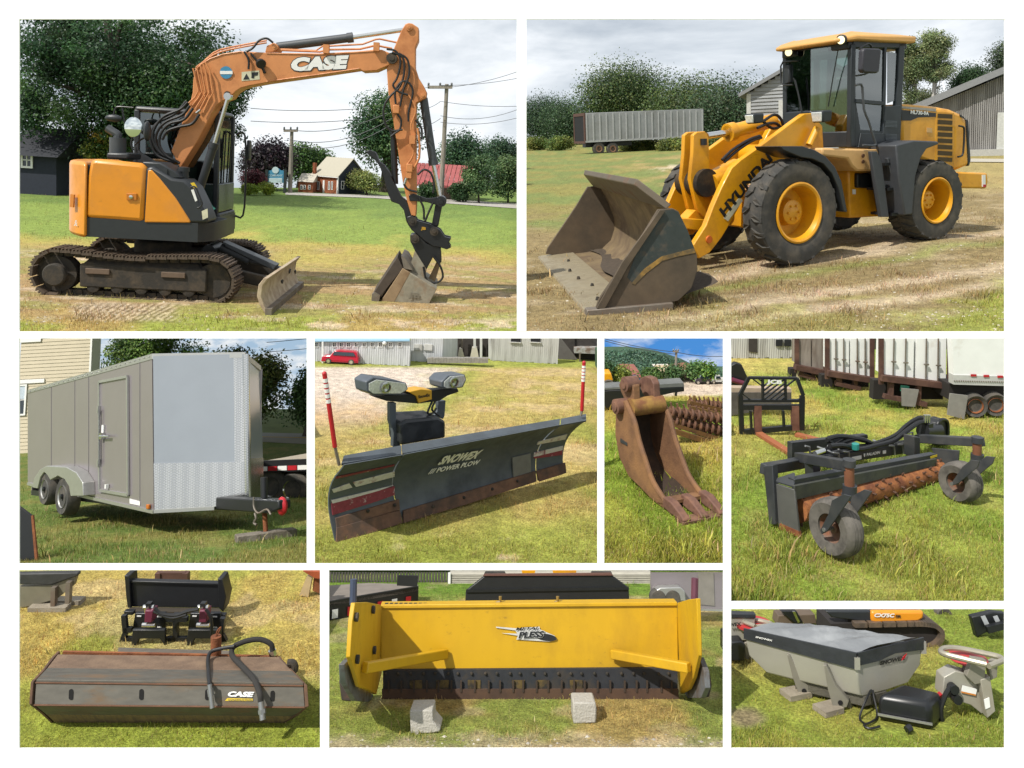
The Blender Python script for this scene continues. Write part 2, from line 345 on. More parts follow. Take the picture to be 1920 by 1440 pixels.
def tree(fr, name, label, base, h, r, n, size, cols, trunk=.18, low=.25, k=40, cr=None, cat='tree', clip=None, group=None, bark='#4a4038', flat=.8, lean=0, seed=None, stems=1, branch=8, trunkcol=None, shell=.5, lowcut=-1.):
    """tapered trunk with limbs, crown of clumped leaves; r = (rx, ry)"""
    base = Vector(base); t = fr.thing(name, label, cat, base, group); n = int(n*1.7); size *= .7
    c0 = base+V(lean, 0, h*(low+(1-low)/2)); rr = (r[0], r[1], h*(1-low)/2)
    cr = cr or min(rr)*.38; re_ = tuple(max(q*.4, q-cr*.5*(flat if i == 2 else 1)) for i, q in enumerate(rr)); C_, R_, K_ = clumps(c0, re_, k, cr, [C3(q) if isinstance(q, str) else q for q in cols], flat, seed, lowcut)
    bm = bpy.data.meshes.new('crown')
    P_ = obj('crown', leaves(n, C_, R_, size, K_, clip, fr, shell=shell), attr_mat('leaf', .5, 2, .12, 0, trans=.35, spec=.3), t)
    mb = MB(); rg = random.Random(seed or 3)
    for s_ in range(stems):
        off = V((s_-(stems-1)/2)*r[0]*.35, 0, 0); b0 = base+off*.5-V(0, 0, h*.01)
        top = c0+off*1.3+V(0, 0, rr[2]*.55)
        mb.tube([b0, b0.lerp(top, .35)+V(rg.uniform(-.1, .1)*r[0], 0, 0), b0.lerp(top, .7), top], trunk, 7, 3, r2=trunk*.25)
        for i in range(branch):
            f = rg.uniform(.3, .85); a = b0.lerp(top, f); tgt = Vector(C_[rg.randrange(len(C_))]) 
            if clip:
                q = fr.px(tgt)
                if not (clip[0] < q[0] < clip[1] and clip[2] < q[1] < clip[3]): continue
            mb.tube([a, a.lerp(tgt, .5)+V(0, 0, .06*h), tgt], trunk*.42*(1-.5*f), 5, 3, r2=trunk*.08)
    P('trunk', mb, mat(trunkcol or ('bark'+bark), bark, .9, bump=.5, bsc=20), t)
    return t
# ------------------------------------------------------------------ shared materials
ORANGE = mat('case_orange', '#ef9a1f', .35, var=.05, coat=.25, sc=2, col2='#d88d2c', lo=.5, hi=.75, wear=.4); BOOM = mat('faded_orange', '#dd9257', .48, col2='#b9703c', lo=.5, hi=.75, var=.08, sc=3, wear=.5)
DARK = mat('dark_plastic', '#2b2f33', .45, var=.1); BLACK = mat('black_paint', '#1d1f22', .42, var=.15); GREY = mat('grey_cast', '#4a4e52', .5, var=.1)
RUBBER = mat('rubber', '#444340', .88, var=.18, bump=.2, col2='#6b645a', lo=.45, hi=.7); HOSE = mat('hose', '#17181a', .5); CHROME = mat('chrome', '#d8d8d4', .18, 1., dim=.9, var=.05)
TRACK = mat('track_steel', '#7d6a58', .62, .35, col2='#4e443a', lo=.4, hi=.62, var=.2, sc=9); MUD = mat('muddy_frame', '#35312b', .85, col2='#5b5042', lo=.45, hi=.7, sc=6, bump=.3)
YEL = mat('loader_yellow', '#f2ab14', .4, var=.06, coat=.25, col2='#cf8c18', lo=.48, hi=.72, sc=2.5, wear=.65); CREAM = mat('faded_yellow', '#e0b375', .5, var=.06)
WHITE = mat('white_decal', '#e9e9e6', .5, var=.03, dim=.85); WARN = mat('warning_yellow', '#e7c62b', .5, var=.05); BLUE = mat('blue_decal', '#3c8fb8', .5); RED = mat('red_paint', '#c4222e', .4, var=.08)
STEEL = mat('bare_steel', '#8d857a', .5, .5, col2='#6f5a48', lo=.45, hi=.7, var=.15, sc=5); RUST = mat('rust', '#7a4527', .85, col2='#a4663c', lo=.4, hi=.7, var=.25, sc=7, bump=.3)
CGLASS = glass('cab_glass', '#a9beb6', .45); BKGLASS = mat('dark_glass', '#26323a', .08, var=.05, spec=.8)
WOODG = mat('weathered_wood', '#a49a88', .85, col2='#7d7263', lo=.4, hi=.7, sc=3, bump=.3, stretch=(1, 1, 6)); LAMP = mat('lamp_lens', '#d9dcd8', .08, .3, var=.25, sc=14, dim=.9)
# ================================================================== helpers for background planting and poles
def ptree(fr, name, label, bx, by, x0, x1, yt, yl, n, size, cols, dep=.8, **k):
    b = fr.g(bx, by); a, c, d, e_ = fr.y(b.y, (x0, yt), (x1, yt), ((x0+x1)/2, yt), ((x0+x1)/2, yl))
    h = d.z-b.z; rx = abs(c.x-a.x)/2
    return tree(fr, name, label, b, h, (rx, rx*dep), n, size, cols, low=max(.02, (e_.z-b.z)/h), lean=d.x-b.x, **k)
def pole(fr, name, label, bx, by, ty, arm=None, r=.13, group='utility poles'):
    b = fr.g(bx, by); top = fr.y(b.y, (bx, ty))[0]; t = fr.thing(name, label, 'pole', b, group)
    m = mat('pole_wood', '#a49d92', .85, col2='#857c70', lo=.4, hi=.7, sc=2, stretch=(6, 6, .6))
    P('shaft', MB().cyl(b-V(0, 0, .2), (b.x, b.y, top.z), r, r*.72, 9), m, t)
    if arm:
        for (x0, x1, y) in arm:
            a, c = fr.y(b.y-r, (x0, y), (x1, y)); P('crossarm', MB().beam(a, c, r*.9, r*1.1), m, t)
            for f in (.03, .5, .97): q = a.lerp(c, f); P('insulator', MB().lathe([(.15*r, 0), (.45*r, .4*r), (.35*r, 1.1*r), (.45*r, 1.3*r), (.15*r, 1.7*r)], q, (0, 0, 1), 8), mat('insulator', '#6b6d70', .3), t)
    return b
def wire(fr, yy, a, b, label, sag=0., r=.012, n=10, group='overhead wires'):
    p, q = fr.y(yy, a, b); m = MB(); pts = [p.lerp(q, i/n)-V(0, 0, 4*sag*(i/n)*(1-i/n)) for i in range(n+1)]
    m.tube([v-p for v in pts], r, 5); fr.solo('overhead_wire', m.mesh('overhead_wire'), mat('wire', '#4c5054', .6), label, 'wire', group, loc=p)
def boards(fr, parent, o, u, wdt, prof, n, m, th=.03, gap=.012, name='board', seed=1):
    """vertical boards side by side along u; prof(f) -> (z0, z1) at fraction f of the width"""
    rg = random.Random(seed); u = Vector(u).normalized(); nn = u.cross(V(0, 0, 1)); step = wdt/n
    for i in range(n):
        a, b = Vector(o)+u*(i*step+gap/2), Vector(o)+u*((i+1)*step-gap/2); d = nn*rg.uniform(.2, 1)*th
        z0, z1 = prof(i/n); y0, y1 = prof((i+1)/n); f = rg.uniform(-.02, .02)
        P(name, MB().hexa([a+V(0, 0, z0+f), b+V(0, 0, y0+f), b+V(0, 0, y0+f)-nn*th, a+V(0, 0, z0+f)-nn*th, a+d+V(0, 0, z1), b+d+V(0, 0, y1), b+d+V(0, 0, y1)-nn*th, a+d+V(0, 0, z1)-nn*th]) , m, parent, smooth=0)
def clapboards(fr, parent, o, u, wdt, z0, z1, n, m, th=.03, name='clapboard', trim=None):
    """horizontal siding boards, lower edge proud; trim(z) -> (f0, f1) span of the wall at that height"""
    u = Vector(u).normalized(); nn = u.cross(V(0, 0, 1)); st = (z1-z0)/n
    for i in range(n):
        za, zb = z0+i*st, z0+(i+1)*st*1.0; f0, f1 = trim(za+st*.5) if trim else (0, 1)
        if f1-f0 < .03: continue
        a, b = Vector(o)+u*wdt*f0, Vector(o)+u*wdt*f1
        P(name, MB().hexa([a+nn*th+V(0, 0, za), b+nn*th+V(0, 0, za), b-nn*.02+V(0, 0, za), a-nn*.02+V(0, 0, za), a+nn*.004+V(0, 0, zb+.004), b+nn*.004+V(0, 0, zb+.004), b-nn*.02+V(0, 0, zb+.004), a-nn*.02+V(0, 0, zb+.004)]), m, parent, smooth=0)
def window(fr, parent, c, u, wd, ht, fm, gm, nn=None, bars=(1, 1), fw=.07, name='window'):
    u = Vector(u).normalized(); nn = nn or u.cross(V(0, 0, 1)); c = Vector(c); z = V(0, 0, 1); nn = nn*min(1., wd/.5)
    pn = P(name, MB().hexa([c-u*wd/2-z*ht/2-nn*.01, c+u*wd/2-z*ht/2-nn*.01, c+u*wd/2-z*ht/2+nn*.02, c-u*wd/2-z*ht/2+nn*.02, c-u*wd/2+z*ht/2-nn*.01, c+u*wd/2+z*ht/2-nn*.01, c+u*wd/2+z*ht/2+nn*.02, c-u*wd/2+z*ht/2+nn*.02]), gm, parent, smooth=0)
    f = MB(); d = nn*.035
    for sx in (-1, 1): f.beam(c+u*sx*wd/2-z*(ht/2+fw/2)+d, c+u*sx*wd/2+z*(ht/2+fw/2)+d, fw, .05*nn.length, up=nn)
    for sz in (-1, 1): f.beam(c-u*wd/2+z*sz*ht/2+d, c+u*wd/2+z*sz*ht/2+d, .052*nn.length, fw, up=z)
    for i in range(1, bars[0]+1): x = -wd/2+wd*i/(bars[0]+1); f.beam(c+u*x-z*ht/2+d*.9, c+u*x+z*ht/2+d*.9, fw*.45, .03*nn.length, up=nn)
    for i in range(1, bars[1]+1): y = -ht/2+ht*i/(bars[1]+1); f.beam(c-u*wd/2+z*y+d*.9, c+u*wd/2+z*y+d*.9, .03*nn.length, fw*.45, up=z)
    o = obj('window_frame', f.mesh('window_frame', 0), fm, None); o.parent = pn; o.matrix_parent_inverse = Matrix(); 
    return pn
# ================================================================== PLOT 1: the excavator by the road
P1 = frame(304.8, 536.2, 12.786, 1.9, 6.0, 3.5)
GR, YG, DRY, PALE, DK = C3('#829a4c'), C3('#aba45a'), C3('#a39067'), C3('#c8bda4'), C3('#6b5e45')
def col1(X, Y, x, y):
    n = fbm(x*.9+3, y*.5+7); n2 = fbm(x*4, y*4+30); Yn = Y-(X-36)*.035+(n-.47)*70
    c = mixc(C3('#6d8846'), GR, sm(360, 405, Yn)); c = mixc(c, YG, sm(418, 452, Yn)); c = mixc(c, DRY, sm(440, 480, Yn))  # far lawn: shade painted in as a duller green
    c = mixc(c, C3('#8c9550'), sm(.44, .58, fbm(x*1.1+70, y*2.6+5))*sm(440, 480, Yn)*.65); c = mixc(c, PALE, sm(.52, .66, fbm(x*1.3, y*3.2+50))*sm(455, 490, Yn)*.7)
    c = mixc(c, DK, sm(.55, .7, n2)*sm(455, 490, Yn)*.45)
    fr_ = sm(572, 600, Y+(n2-.45)*60-(X-36)*.012); c = mixc(c, mixc(C3('#93a24b'), C3('#a89a5e'), sm(.42, .58, n)), fr_)
    c = mixc(c, PALE, sm(.5, .6, fbm(x*2.2+9, y*4))*sm(590, 606, Y)*sm(330, 480, X)*.8)
    pr = sm(120, 160, X)*(1-sm(310, 350, X))*sm(566, 574, Y)*(1-sm(598, 606, Y)); c = mixc(c, mixc(DK, PALE, .5+.5*np.sign(np.sin(X*.55+Y*.7*np.sign(Y-586)))), pr*.75)
    return c*(.8+.45*n2)[..., None]
G1 = Ground(P1, 30, 975, 352, 628, col1, nx=150, ny=110)
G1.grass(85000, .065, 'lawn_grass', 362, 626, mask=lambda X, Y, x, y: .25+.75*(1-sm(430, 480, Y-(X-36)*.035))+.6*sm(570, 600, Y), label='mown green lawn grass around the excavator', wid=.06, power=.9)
stones(G1, 7000, .024, lambda X, Y, x, y: sm(455, 490, Y-(X-36)*.035)*(.2+.8*sm(.5, .6, fbm(x*1.3, y*3.2+50))), 'gravel', 'loose gravel and clods around the excavator', np.array([C3('#cfc6b4'), C3('#b3a88f'), C3('#8f8266')]))
# road
rd = P1.z(.02, (535, 360), (730, 367), (974, 382), (974, 391), (835, 381), (700, 371), (535, 365))
P1.solo('road', MB().poly(rd).mesh('road', 0), mat('pale_asphalt', '#b9b4ac', .9, var=.1, sc=3, bump=.2), kind='structure')
CL1 = (28, 976, 20, 628)
LF = ['#4d6d38', '#5c7e40', '#6b8d48', '#3f5f34']
# big maple: three overlapping lobes of one crown
ptree(P1, 'maple_tree', 'huge dark green maple tree towering behind the excavator cab', 235, 368, -90, 492, -60, 322, 62000, .17, ['#365637', '#41633d', '#2c4a2b', '#527342', '#466543'], trunk=.42, k=125, cr=1.25, clip=CL1, seed=5, branch=16, flat=.8, shell=.15)
ptree(P1, 'maple_tree', 'lower green tree beside the excavator cab with leaves reaching its mirrors', 395, 366, 330, 492, 118, 318, 9000, .16, ['#35552f', '#2c4a2a', '#44652f'], trunk=.2, k=30, cr=.62, clip=CL1, seed=8, branch=10)
ptree(P1, 'young_tree', 'small tree with yellowing leaves in front of the dark shed', 190, 371, 150, 238, 205, 330, 5200, .13, ['#55772f', '#7f8a35', '#a08a3a', '#3c5e2c'], trunk=.08, k=20, cr=.45, clip=CL1, seed=11)
sh = P1.thing('dark_shed', 'dark navy shed in deep shade under the maple tree', 'shed', P1.g(80, 363))
b0 = P1.g(20, 362); b1 = P1.g(142, 364)
NAVY = mat('navy_boards', '#232a3a', .8, var=.2)
zt = P1.y(b0.y, (60, 292))[0].z
P('wall', MB().box((b0.x, b0.y, -.1), (b1.x, b0.y+3, zt)), NAVY, sh)
rf = MB(); rf.prism([V(b0.x-.2, b0.y-.3, zt), V(b0.x-.2, b0.y+3.3, zt), V(b0.x-.2, b0.y+1.5, zt+1.0)], (b1.x-b0.x+.4, 0, 0)); P('roof', rf, mat('shed_roof', '#2c2f36', .85), sh)
q = P1.y(b0.y-.02, (51, 300))[0]; window(P1, sh, q, (1, 0, 0), .35, .5, WHITE, BKGLASS)
tb = P1.thing('picnic_table', 'weathered picnic table in the shade beside the dark shed', 'table', P1.g(86, 367)); o = P1.g(86, 364); WD = mat('grey_wood', '#777672', .85)
for dy in (-.3, -.1, .1, .3): P('tabletop_plank', MB().box((o.x-.55, o.y+dy*.6-.05, .4), (o.x+.55, o.y+dy*.6+.05, .43)), WD, tb)
for dy in (-.65, .65): P('bench_seat', MB().box((o.x-.55, o.y+dy*.6-.07, .22), (o.x+.55, o.y+dy*.6+.07, .25)), WD, tb)
for dx in (-.55, .55):
    for sy in (-1, 1): P('leg', MB().beam((o.x+dx*.7, o.y+sy*.35, 0), (o.x+dx*.7, o.y+sy*.12, .4), .05, .03), WD, tb)
# trees and houses along the road
ptree(P1, 'purple_tree', 'dark purple leaved tree behind the blue sign', 500, 356, 458, 552, 260, 346, 6500, .2, ['#352a36', '#2b2530', '#43333e', '#3a3a34'], trunk=.2, k=30, cr=1.0, clip=CL1, seed=21)
ptree(P1, 'maple_tree', 'round green tree left of the far utility pole', 560, 352, 536, 592, 262, 340, 3600, .2, LF, trunk=.16, k=20, cr=.9, clip=CL1, seed=22)
ptree(P1, 'maple_tree', 'round green tree between the far utility pole and the brick house', 592, 352, 570, 618, 270, 340, 3600, .2, LF, trunk=.16, k=20, cr=.8, clip=CL1, seed=23)
ptree(P1, 'maple_tree', 'tall dark green tree behind the excavator stick', 722, 360, 652, 802, 170, 322, 15000, .2, ['#4a6e4a', '#3e6044', '#57794c', '#63834e'], trunk=.35, k=44, cr=1.3, clip=CL1, seed=24, branch=16)
for i, (a, b, t_, l_, lab) in enumerate([(828, 908, 244, 340, 'left half of the tree row behind the red roofed barn'), (896, 985, 242, 345, 'right half of the tree row behind the bushes by the road')]):
    ptree(P1, 'maple_tree', 'blue green ' + lab, (a+b)/2, 352, a, b, t_, l_, 7000, .24, ['#41604a', '#385643', '#4f6e4c'], trunk=.3, k=30, cr=1.4, clip=CL1, seed=31+i)
for i, (a, b, t_, lab) in enumerate([(866, 930, 278, 'rounded grey green bush beside the red roofed barn'), (915, 990, 284, 'rounded grey green bush at the far right along the road'), (838, 886, 338, 'low dark green bush in front of the red roofed barn'), (782, 826, 342, 'low dark bush under the excavator stick')]):
    ptree(P1, 'roadside_bush', lab, (a+b)/2, 381-i, a, b, t_, 380, 5000 if i < 2 else 2200, .16, ['#5f7d54', '#54734c', '#6f8a5a'] if i < 2 else ['#41603c', '#38542f'], trunk=.06, k=26, cr=.55 if i < 2 else .3, clip=CL1, seed=41+i, cat='bush', branch=5)
ptree(P1, 'willow_shrub', 'pale yellow green willow shrub beside the brick house', 688, 366, 654, 724, 314, 362, 5200, .13, ['#94a25c', '#a4ad64', '#7f9150'], trunk=.06, k=26, cr=.5, clip=CL1, seed=51, cat='shrub', branch=4)
ptree(P1, 'red_bush', 'dark red barberry bush left of the blue sign', 474, 362, 446, 500, 318, 352, 3000, .12, ['#5c2b35', '#6e3540', '#47242c'], trunk=.05, k=18, cr=.38, clip=CL1, seed=52, cat='bush', branch=3)
for i, (a, b, t_, lab) in enumerate([(448, 488, 345, 'yellow green day lily clump under the red bush'), (484, 516, 344, 'yellow green shrub at the foot of the blue sign')]):
    ptree(P1, 'garden_shrub', lab, (a+b)/2, 366, a, b, t_, 364, 2200, .12, ['#8fa23a', '#7d9436', '#a3b04a'], trunk=.04, k=14, cr=.25, clip=CL1, seed=55+i, cat='shrub', branch=2)
# blue sign
b = P1.g(517, 361); t = P1.thing('roadside_sign', 'blue carved company sign between dark posts near the road', 'sign', b)
sg = P1.y(b.y, (500, 343), (533, 343), (533, 320), (526, 319.5), (522, 316), (517, 314.5), (512, 316), (508, 319.5), (500, 320.5)); SB = mat('sign_blue', '#4d9cc0', .5, var=.05)
P('panel', MB().prism(sg, (0, .08, 0)), SB, t)
for px in (499.2, 533.8): a, c = P1.y(b.y, (px, 362), (px, 318)); P('post', MB().beam((a.x, b.y, -.1), (a.x, b.y, c.z), .12, .12), mat('post_dark', '#26302f', .7), t)
SW = mat('sign_letter', '#cfe6ea', .6)
label_on(P1, 'lettering', 'COMPANY', SW, t, (1, b.y-.006), ((503, 331), (530, 331), (503, 327)), bold=.01)
label_on(P1, 'lettering', 'VERMONT', SW, t, (1, b.y-.006), ((503, 326.4), (530, 326.4), (503, 323.4)), bold=.01) if 0 else None
for yy in (335.5, 338.5, 341): a, c = P1.y(b.y-.01, (504, yy), (529, yy)); P('text_line', MB().beam(a, c, .012, .09), SW, t)
o = P1.y(b.y-.01, (516.5, 319))[0]; P('emblem', MB().lathe([(.02, 0), (.16, 0), (.16, .015), (.02, .015)], o, (0, -1, 0), 14), SW, t)
# poles and wires
b = pole(P1, 'utility_pole', 'distant wooden utility pole beside the blue sign', 543.5, 362, 243, [(532, 558, 245)], r=.11); fy = b.y
b = pole(P1, 'utility_pole', 'tall wooden utility pole just right of the excavator stick', 826.5, 376, 157, [(802, 848, 163.5)], r=.13); ny = b.y
WL = ['topmost wire from the crossarm end right of the stick', 'second wire from the top right of the stick', 'nearly level third wire right of the stick', 'wavy fourth wire right of the stick', 'lowest wire right of the stick', 'short wire between crossarm and stick', 'upper slack wire between pole and bucket cylinder', 'lower slack wire between pole and bucket cylinder', 'upper level wire left of the stick', 'lower level wire left of the stick', 'middle sagging wire from the far pole', 'lowest sagging wire from the far pole', 'highest sagging wire from the far pole crossarm']
for i, (p, q, s_) in enumerate((((848, 163), (974, 133), .1), ((826, 160), (974, 146), .1), ((826, 190), (974, 199), .1), ((826, 217), (974, 204), .3), ((826, 229), (974, 220), .2), ((804, 163), (786, 168), .0), ((826, 190), (787, 205), .1), ((826, 222), (786, 237), .1), ((470, 203), (672, 204), .1), ((470, 227), (672, 224), .1), ((543, 262), (735, 222), .5), ((543, 272), (730, 236), .5), ((557, 245), (726, 212), .3))): wire(P1, ny-.2 if i < 8 else fy-.3, p, q, WL[i], s_, r=.012 if i < 8 else .016)
# brick house
H = P1.sub(P1.g(632, 364), -28)
t = H.thing('brick_house', 'brick fronted house with tan metal roof and dark gable end', 'house')
BR = mat('brick', '#a5623f', .85, col2='#8b4f35', lo=.4, hi=.6, sc=8, bump=.2); TAN = mat('tan_roof', '#b9b3a0', .6, var=.06, stretch=(1, 6, 6)); DG = mat('dark_siding', '#2b3440', .8)
xl = H.y(0, (586, 362))[0].x; zt = H.y(0, (630, 331))[0].z; pk = H.x(0, (661, 298))[0]; yw = pk.y*2
P('front_wall', MB().box((xl, 0, -.2), (0, .06, zt)), BR, t)
P('gable_wall', MB().prism([V(0, .06, -.2), V(0, yw, -.2), V(0, yw, zt), V(0, yw/2, pk.z-.03), V(0, .06, zt)], (-.06, 0, 0)), DG, t)
for k in range(14): P('clapboard', MB().box((0.002, .02, -.1+k*(zt/14)), (.012, yw, -.1+(k+.9)*(zt/14))), DG, t, smooth=0)
rfm = MB(); ov = .09
for s_ in (0, 1):
    e0 = V(0, -ov if not s_ else yw+ov, zt-.03); r0 = V(0, yw/2, pk.z)
    rfm.hexa([V(xl-ov, e0.y, e0.z), V(ov, e0.y, e0.z), V(ov, r0.y, r0.z), V(xl-ov, r0.y, r0.z), V(xl-ov, e0.y, e0.z+.03), V(ov, e0.y, e0.z+.03), V(ov, r0.y, r0.z+.03), V(xl-ov, r0.y, r0.z+.03)])
P('roof', rfm, TAN, t, smooth=0)
P('fascia', MB().box((xl-ov, -ov-.01, zt-.06), (ov, -ov+.02, zt-.02)), WHITE, t)
P('corner_board', MB().box((-.04, -.012, -.05), (.035, .05, zt)), WHITE, t)
for px, w_ in ((596, .19), (617, .09), (622.5, .09)): window(H, t, H.y(-.01, (px, 348))[0], (1, 0, 0), w_, zt*.46, WHITE, BKGLASS, bars=(1, 0), fw=.022)
c = H.y(-.02, (606.5, 350))[0]; d_ = P('door', MB().box((c.x-.055, -.02, 0), (c.x+.055, .01, zt*.72)), WHITE, t)
window(H, t, H.x(.03, (642, 347))[0], (0, 1, 0), .2, zt*.45, WHITE, BKGLASS, bars=(0, 1), fw=.025)
c = H.y(-.05, (587.5, 362))[0]; ct = H.y(-.05, (587.5, 305))[0]; P('chimney', MB().box((c.x-.07, -.08, -.2), (c.x+.07, .06, ct.z)), BR, t)
b = P1.g(575, 361); t = P1.thing('low_house', 'low brick wing with pale roof left of the brick house chimney', 'house', b)
a, c, e_ = P1.y(b.y, (559, 361), (586, 361), (575, 341)); P('wall', MB().box((a.x, b.y, -.2), (c.x, b.y+1.6, e_.z)), BR, t)
pk2 = P1.y(b.y+.8, (575, 325))[0]; P('roof', MB().prism([V(a.x-.05, b.y-.08, e_.z), V(a.x-.05, b.y+.8, pk2.z), V(a.x-.05, b.y+1.7, e_.z)], (c.x-a.x+.08, 0, 0)), mat('pale_roof', '#c9c2b2', .7), t)
for px in (565, 571, 580): window(P1, t, P1.y(b.y-.02, (px, 351))[0], (1, 0, 0), .09, .2, WHITE, BKGLASS, bars=(0, 1), fw=.02)
# red roofed barn
b = P1.g(826, 373); t = P1.thing('red_roof_barn', 'weathered barn with faded red metal roof behind the utility pole', 'barn', b)
a, c, e_ = P1.y(b.y, (787, 372), (866, 374), (826, 343)); P('wall', MB().box((a.x, b.y, -.2), (c.x, b.y+5, e_.z)), mat('barn_boards', '#8d7d70', .9, var=.2, sc=6, stretch=(8, 8, .5)), t)
p3 = P1.y(b.y+2.4, (826, 311))[0]
for i in range(13):
    xx = a.x-.5+(c.x-a.x+1.0)*i/13; xw = (c.x-a.x+1.0)/13
    P('roof_panel', MB().hexa([V(xx, b.y-.6, e_.z-.2), V(xx+xw-.03, b.y-.6, e_.z-.2), V(xx+xw-.03, b.y+2.4, p3.z), V(xx, b.y+2.4, p3.z), V(xx, b.y-.6, e_.z-.1), V(xx+xw-.03, b.y-.6, e_.z-.1), V(xx+xw-.03, b.y+2.4, p3.z+.1), V(xx, b.y+2.4, p3.z+.1)]), mat('red_metal_roof', '#b05a58', .55, col2='#94504c', lo=.45, hi=.7, sc=2), t, smooth=0)
# ------------------------------------------------------------------ the excavator
X = P1.sub((0, 0, 0), 4.05)
ex = X.thing('excavator', 'orange crawler excavator with raised boom, thumb and tilt bucket on dry turf', 'excavator')
def track(fr, parent, y0, y1, detail=True):
    r, a, b_ = .30, -1.12, 1.08; n = 42; path = []
    L1 = b_-a; tot = 2*L1+2*math.pi*r
    def at(s_):
        s_ %= tot
        if s_ < L1: f = s_/L1; return V(a+s_, 0, 2*r+.03-.07*math.sin(math.pi*f)**2*(1 if f < .6 else .6)), 0.
        s_ -= L1
        if s_ < math.pi*r: t_ = s_/r; return V(b_+r*math.sin(t_), 0, r+r*math.cos(t_)+.015), t_
        s_ -= math.pi*r
        if s_ < L1: return V(b_-s_, 0, 0.0), math.pi
        s_ -= L1; t_ = s_/r; return V(a-r*math.sin(t_), 0, r-r*math.cos(t_)+.015), math.pi+t_
    st = tot/n; w_ = st*.94
    sm_ = MB(); sm_.hexa([(-w_/2, y0, 0), (w_/2, y0, 0), (w_/2, y1, 0), (-w_/2, y1, 0), (-w_/2, y0, .035), (w_/2, y0, .035), (w_/2, y1, .035), (-w_/2, y1, .035)])
    for gx in (-.3, .02, .34): sm_.box((gx*st-.010, y0, .035), (gx*st+.010, y1, .062))
    me = sm_.mesh('track_shoe', 0); me.materials.append(TRACK); ym = (y0+y1)/2
    lk = MB(); lk.box((-st*.5, ym-.08, -.07), (st*.4, ym-.05, 0)).box((-st*.5, ym+.05, -.07), (st*.4, ym+.08, 0)); lk.box((-st*.2, ym-.06, -.05), (st*.2, ym+.06, -.02)); lme = lk.mesh('track_link', 0); lme.materials.append(MUD)
    for i in range(n):
        p, t_ = at(i*st); Mx = Matrix.Translation(p)@Matrix.Rotation(t_, 4, 'Y')
        for nm, m_ in (('track_shoe', me), ('track_link', lme)):
            o = obj(nm, m_, None, parent); o.matrix_local = Matrix.Translation(-Vector(parent['loc']))@Mx
    s_ = 1 if y0 > 0 else -1
    fr_ = MB(); fr_.box((-.8, ym-.15, .13), (1.0, ym+.14, .47)); fr_.prism([(-.76, ym-.15, .47), (.94, ym-.15, .45), (.85, ym-.04, .53), (-.7, ym-.04, .55)], (0, .14, 0)); P('track_frame', fr_, MUD, parent, .02)
    P('sprocket', MB().lathe([(.06, -.1), (.26, -.1), (.26, .1), (.05, .1)], (a, ym, r), (0, 1, 0), 20), MUD, parent)
    yo = ym-.16
    P('final_drive', MB().lathe([(.01, 0), (.165, 0), (.165, -.07), (.145, -.09), (.01, -.095)], (a, yo, r), (0, 1, 0), 22), MUD, parent)
    P('idler', MB().lathe([(.05, -.09), (.25, -.09), (.25, .09), (.05, .09)], (b_, ym, r), (0, 1, 0), 20), MUD, parent)
    for i in range(5): P('track_roller', MB().lathe([(.03, -.14), (.09, -.13), (.09, .13), (.03, .14)], (-.62+i*.34, ym, .14), (0, 1, 0), 12), MUD, parent)
    for x_ in (-.55, .52): P('guard_plate', MB().box((x_-.16, ym-.175, .33), (x_+.18, ym-.14, .41)), mat('rusty_guard', '#6d5b4b', .8, var=.2), parent, .008)
    P('sticker', MB().box((.06, ym-.147, .25), (.13, ym-.142, .42)), WARN, parent)
track(X, ex, -1.15, -.70); track(X, ex, .70, 1.15)
P('car_body', MB().box((-.6, -.72, .32), (.7, .72, .56)).lathe([(.42, 0), (.42, .14), (.38, .2)], (0, 0, .55), (0, 0, 1), 28), MUD, ex, .02)
# upper structure
YS = -1.06
def arcp(r, a0, a1, n=12): return [(r*math.cos(rad(a0+(a1-a0)*i/n)), r*math.sin(rad(a0+(a1-a0)*i/n))) for i in range(n+1)]
zb, zs = X.y(YS, (265, 449))[0].z, X.y(YS, (265, 413))[0].z; zo = X.y(YS, (215, 304))[0].z
xf = X.y(YS, (371, 430))[0].x; xr = X.y(YS, (160, 430))[0].x
plan = [(xf, YS), (xf+.16, YS+.25), (xf+.16, -.1), (xf-.02, .1), (xf-.02, 1.02)]+[(-.35, 1.06)]+arcp(1.29, 125, 236, 16)+[(xr, YS)]
P('lower_skirt', MB().prism([(px_, py_, zb) for px_, py_ in plan], (0, 0, zs-zb)), DARK, ex, .03)
tail = arcp(1.31, 140, 238, 16)
P('counterweight', MB().prism([(p_[0], p_[1], zb-.02) for p_ in tail]+[(xr+.0, YS+.1, zb-.02), (-.55, 0, zb-.02)], (0, 0, zo-zb)), ORANGE, ex, .12)
core = MB().prism([(px_*.98, py_*.97, zs) for px_, py_ in plan if px_ < .5]+[(.4, YS*.97, zs)], (0, 0, zo-zs-.06)); P('engine_cover', core, DARK, ex, .05)
dp = X.y(YS-.02, (160, 409), (163, 330), (168, 300), (180, 298), (262, 306), (275, 313), (269, 417), (215, 413)); P('side_door', MB().prism(dp, (0, .2, 0)), ORANGE, ex, .06)
wp = X.y(YS-.02, (270.5, 417), (277, 319), (284, 318), (300, 335), (330, 372), (357, 414), (356, 418)); P('side_panel', MB().prism(wp, (0, .1, 0)), ORANGE, ex, .025)
fp = X.y(YS-.01, (268, 418), (272, 316), (285, 311), (322, 334), (346, 337), (362, 352), (378, 385), (388, 410), (389, 419)); P('front_cover', MB().prism(fp, (0, .5, 0)), DARK, ex, .04)
tp = X.y(YS+.05, (270, 314), (266, 303), (300, 305), (330, 322), (338, 334), (322, 336), (300, 333)); P('top_hatch', MB().prism(tp, (0, .45, 0)), DARK, ex, .02)
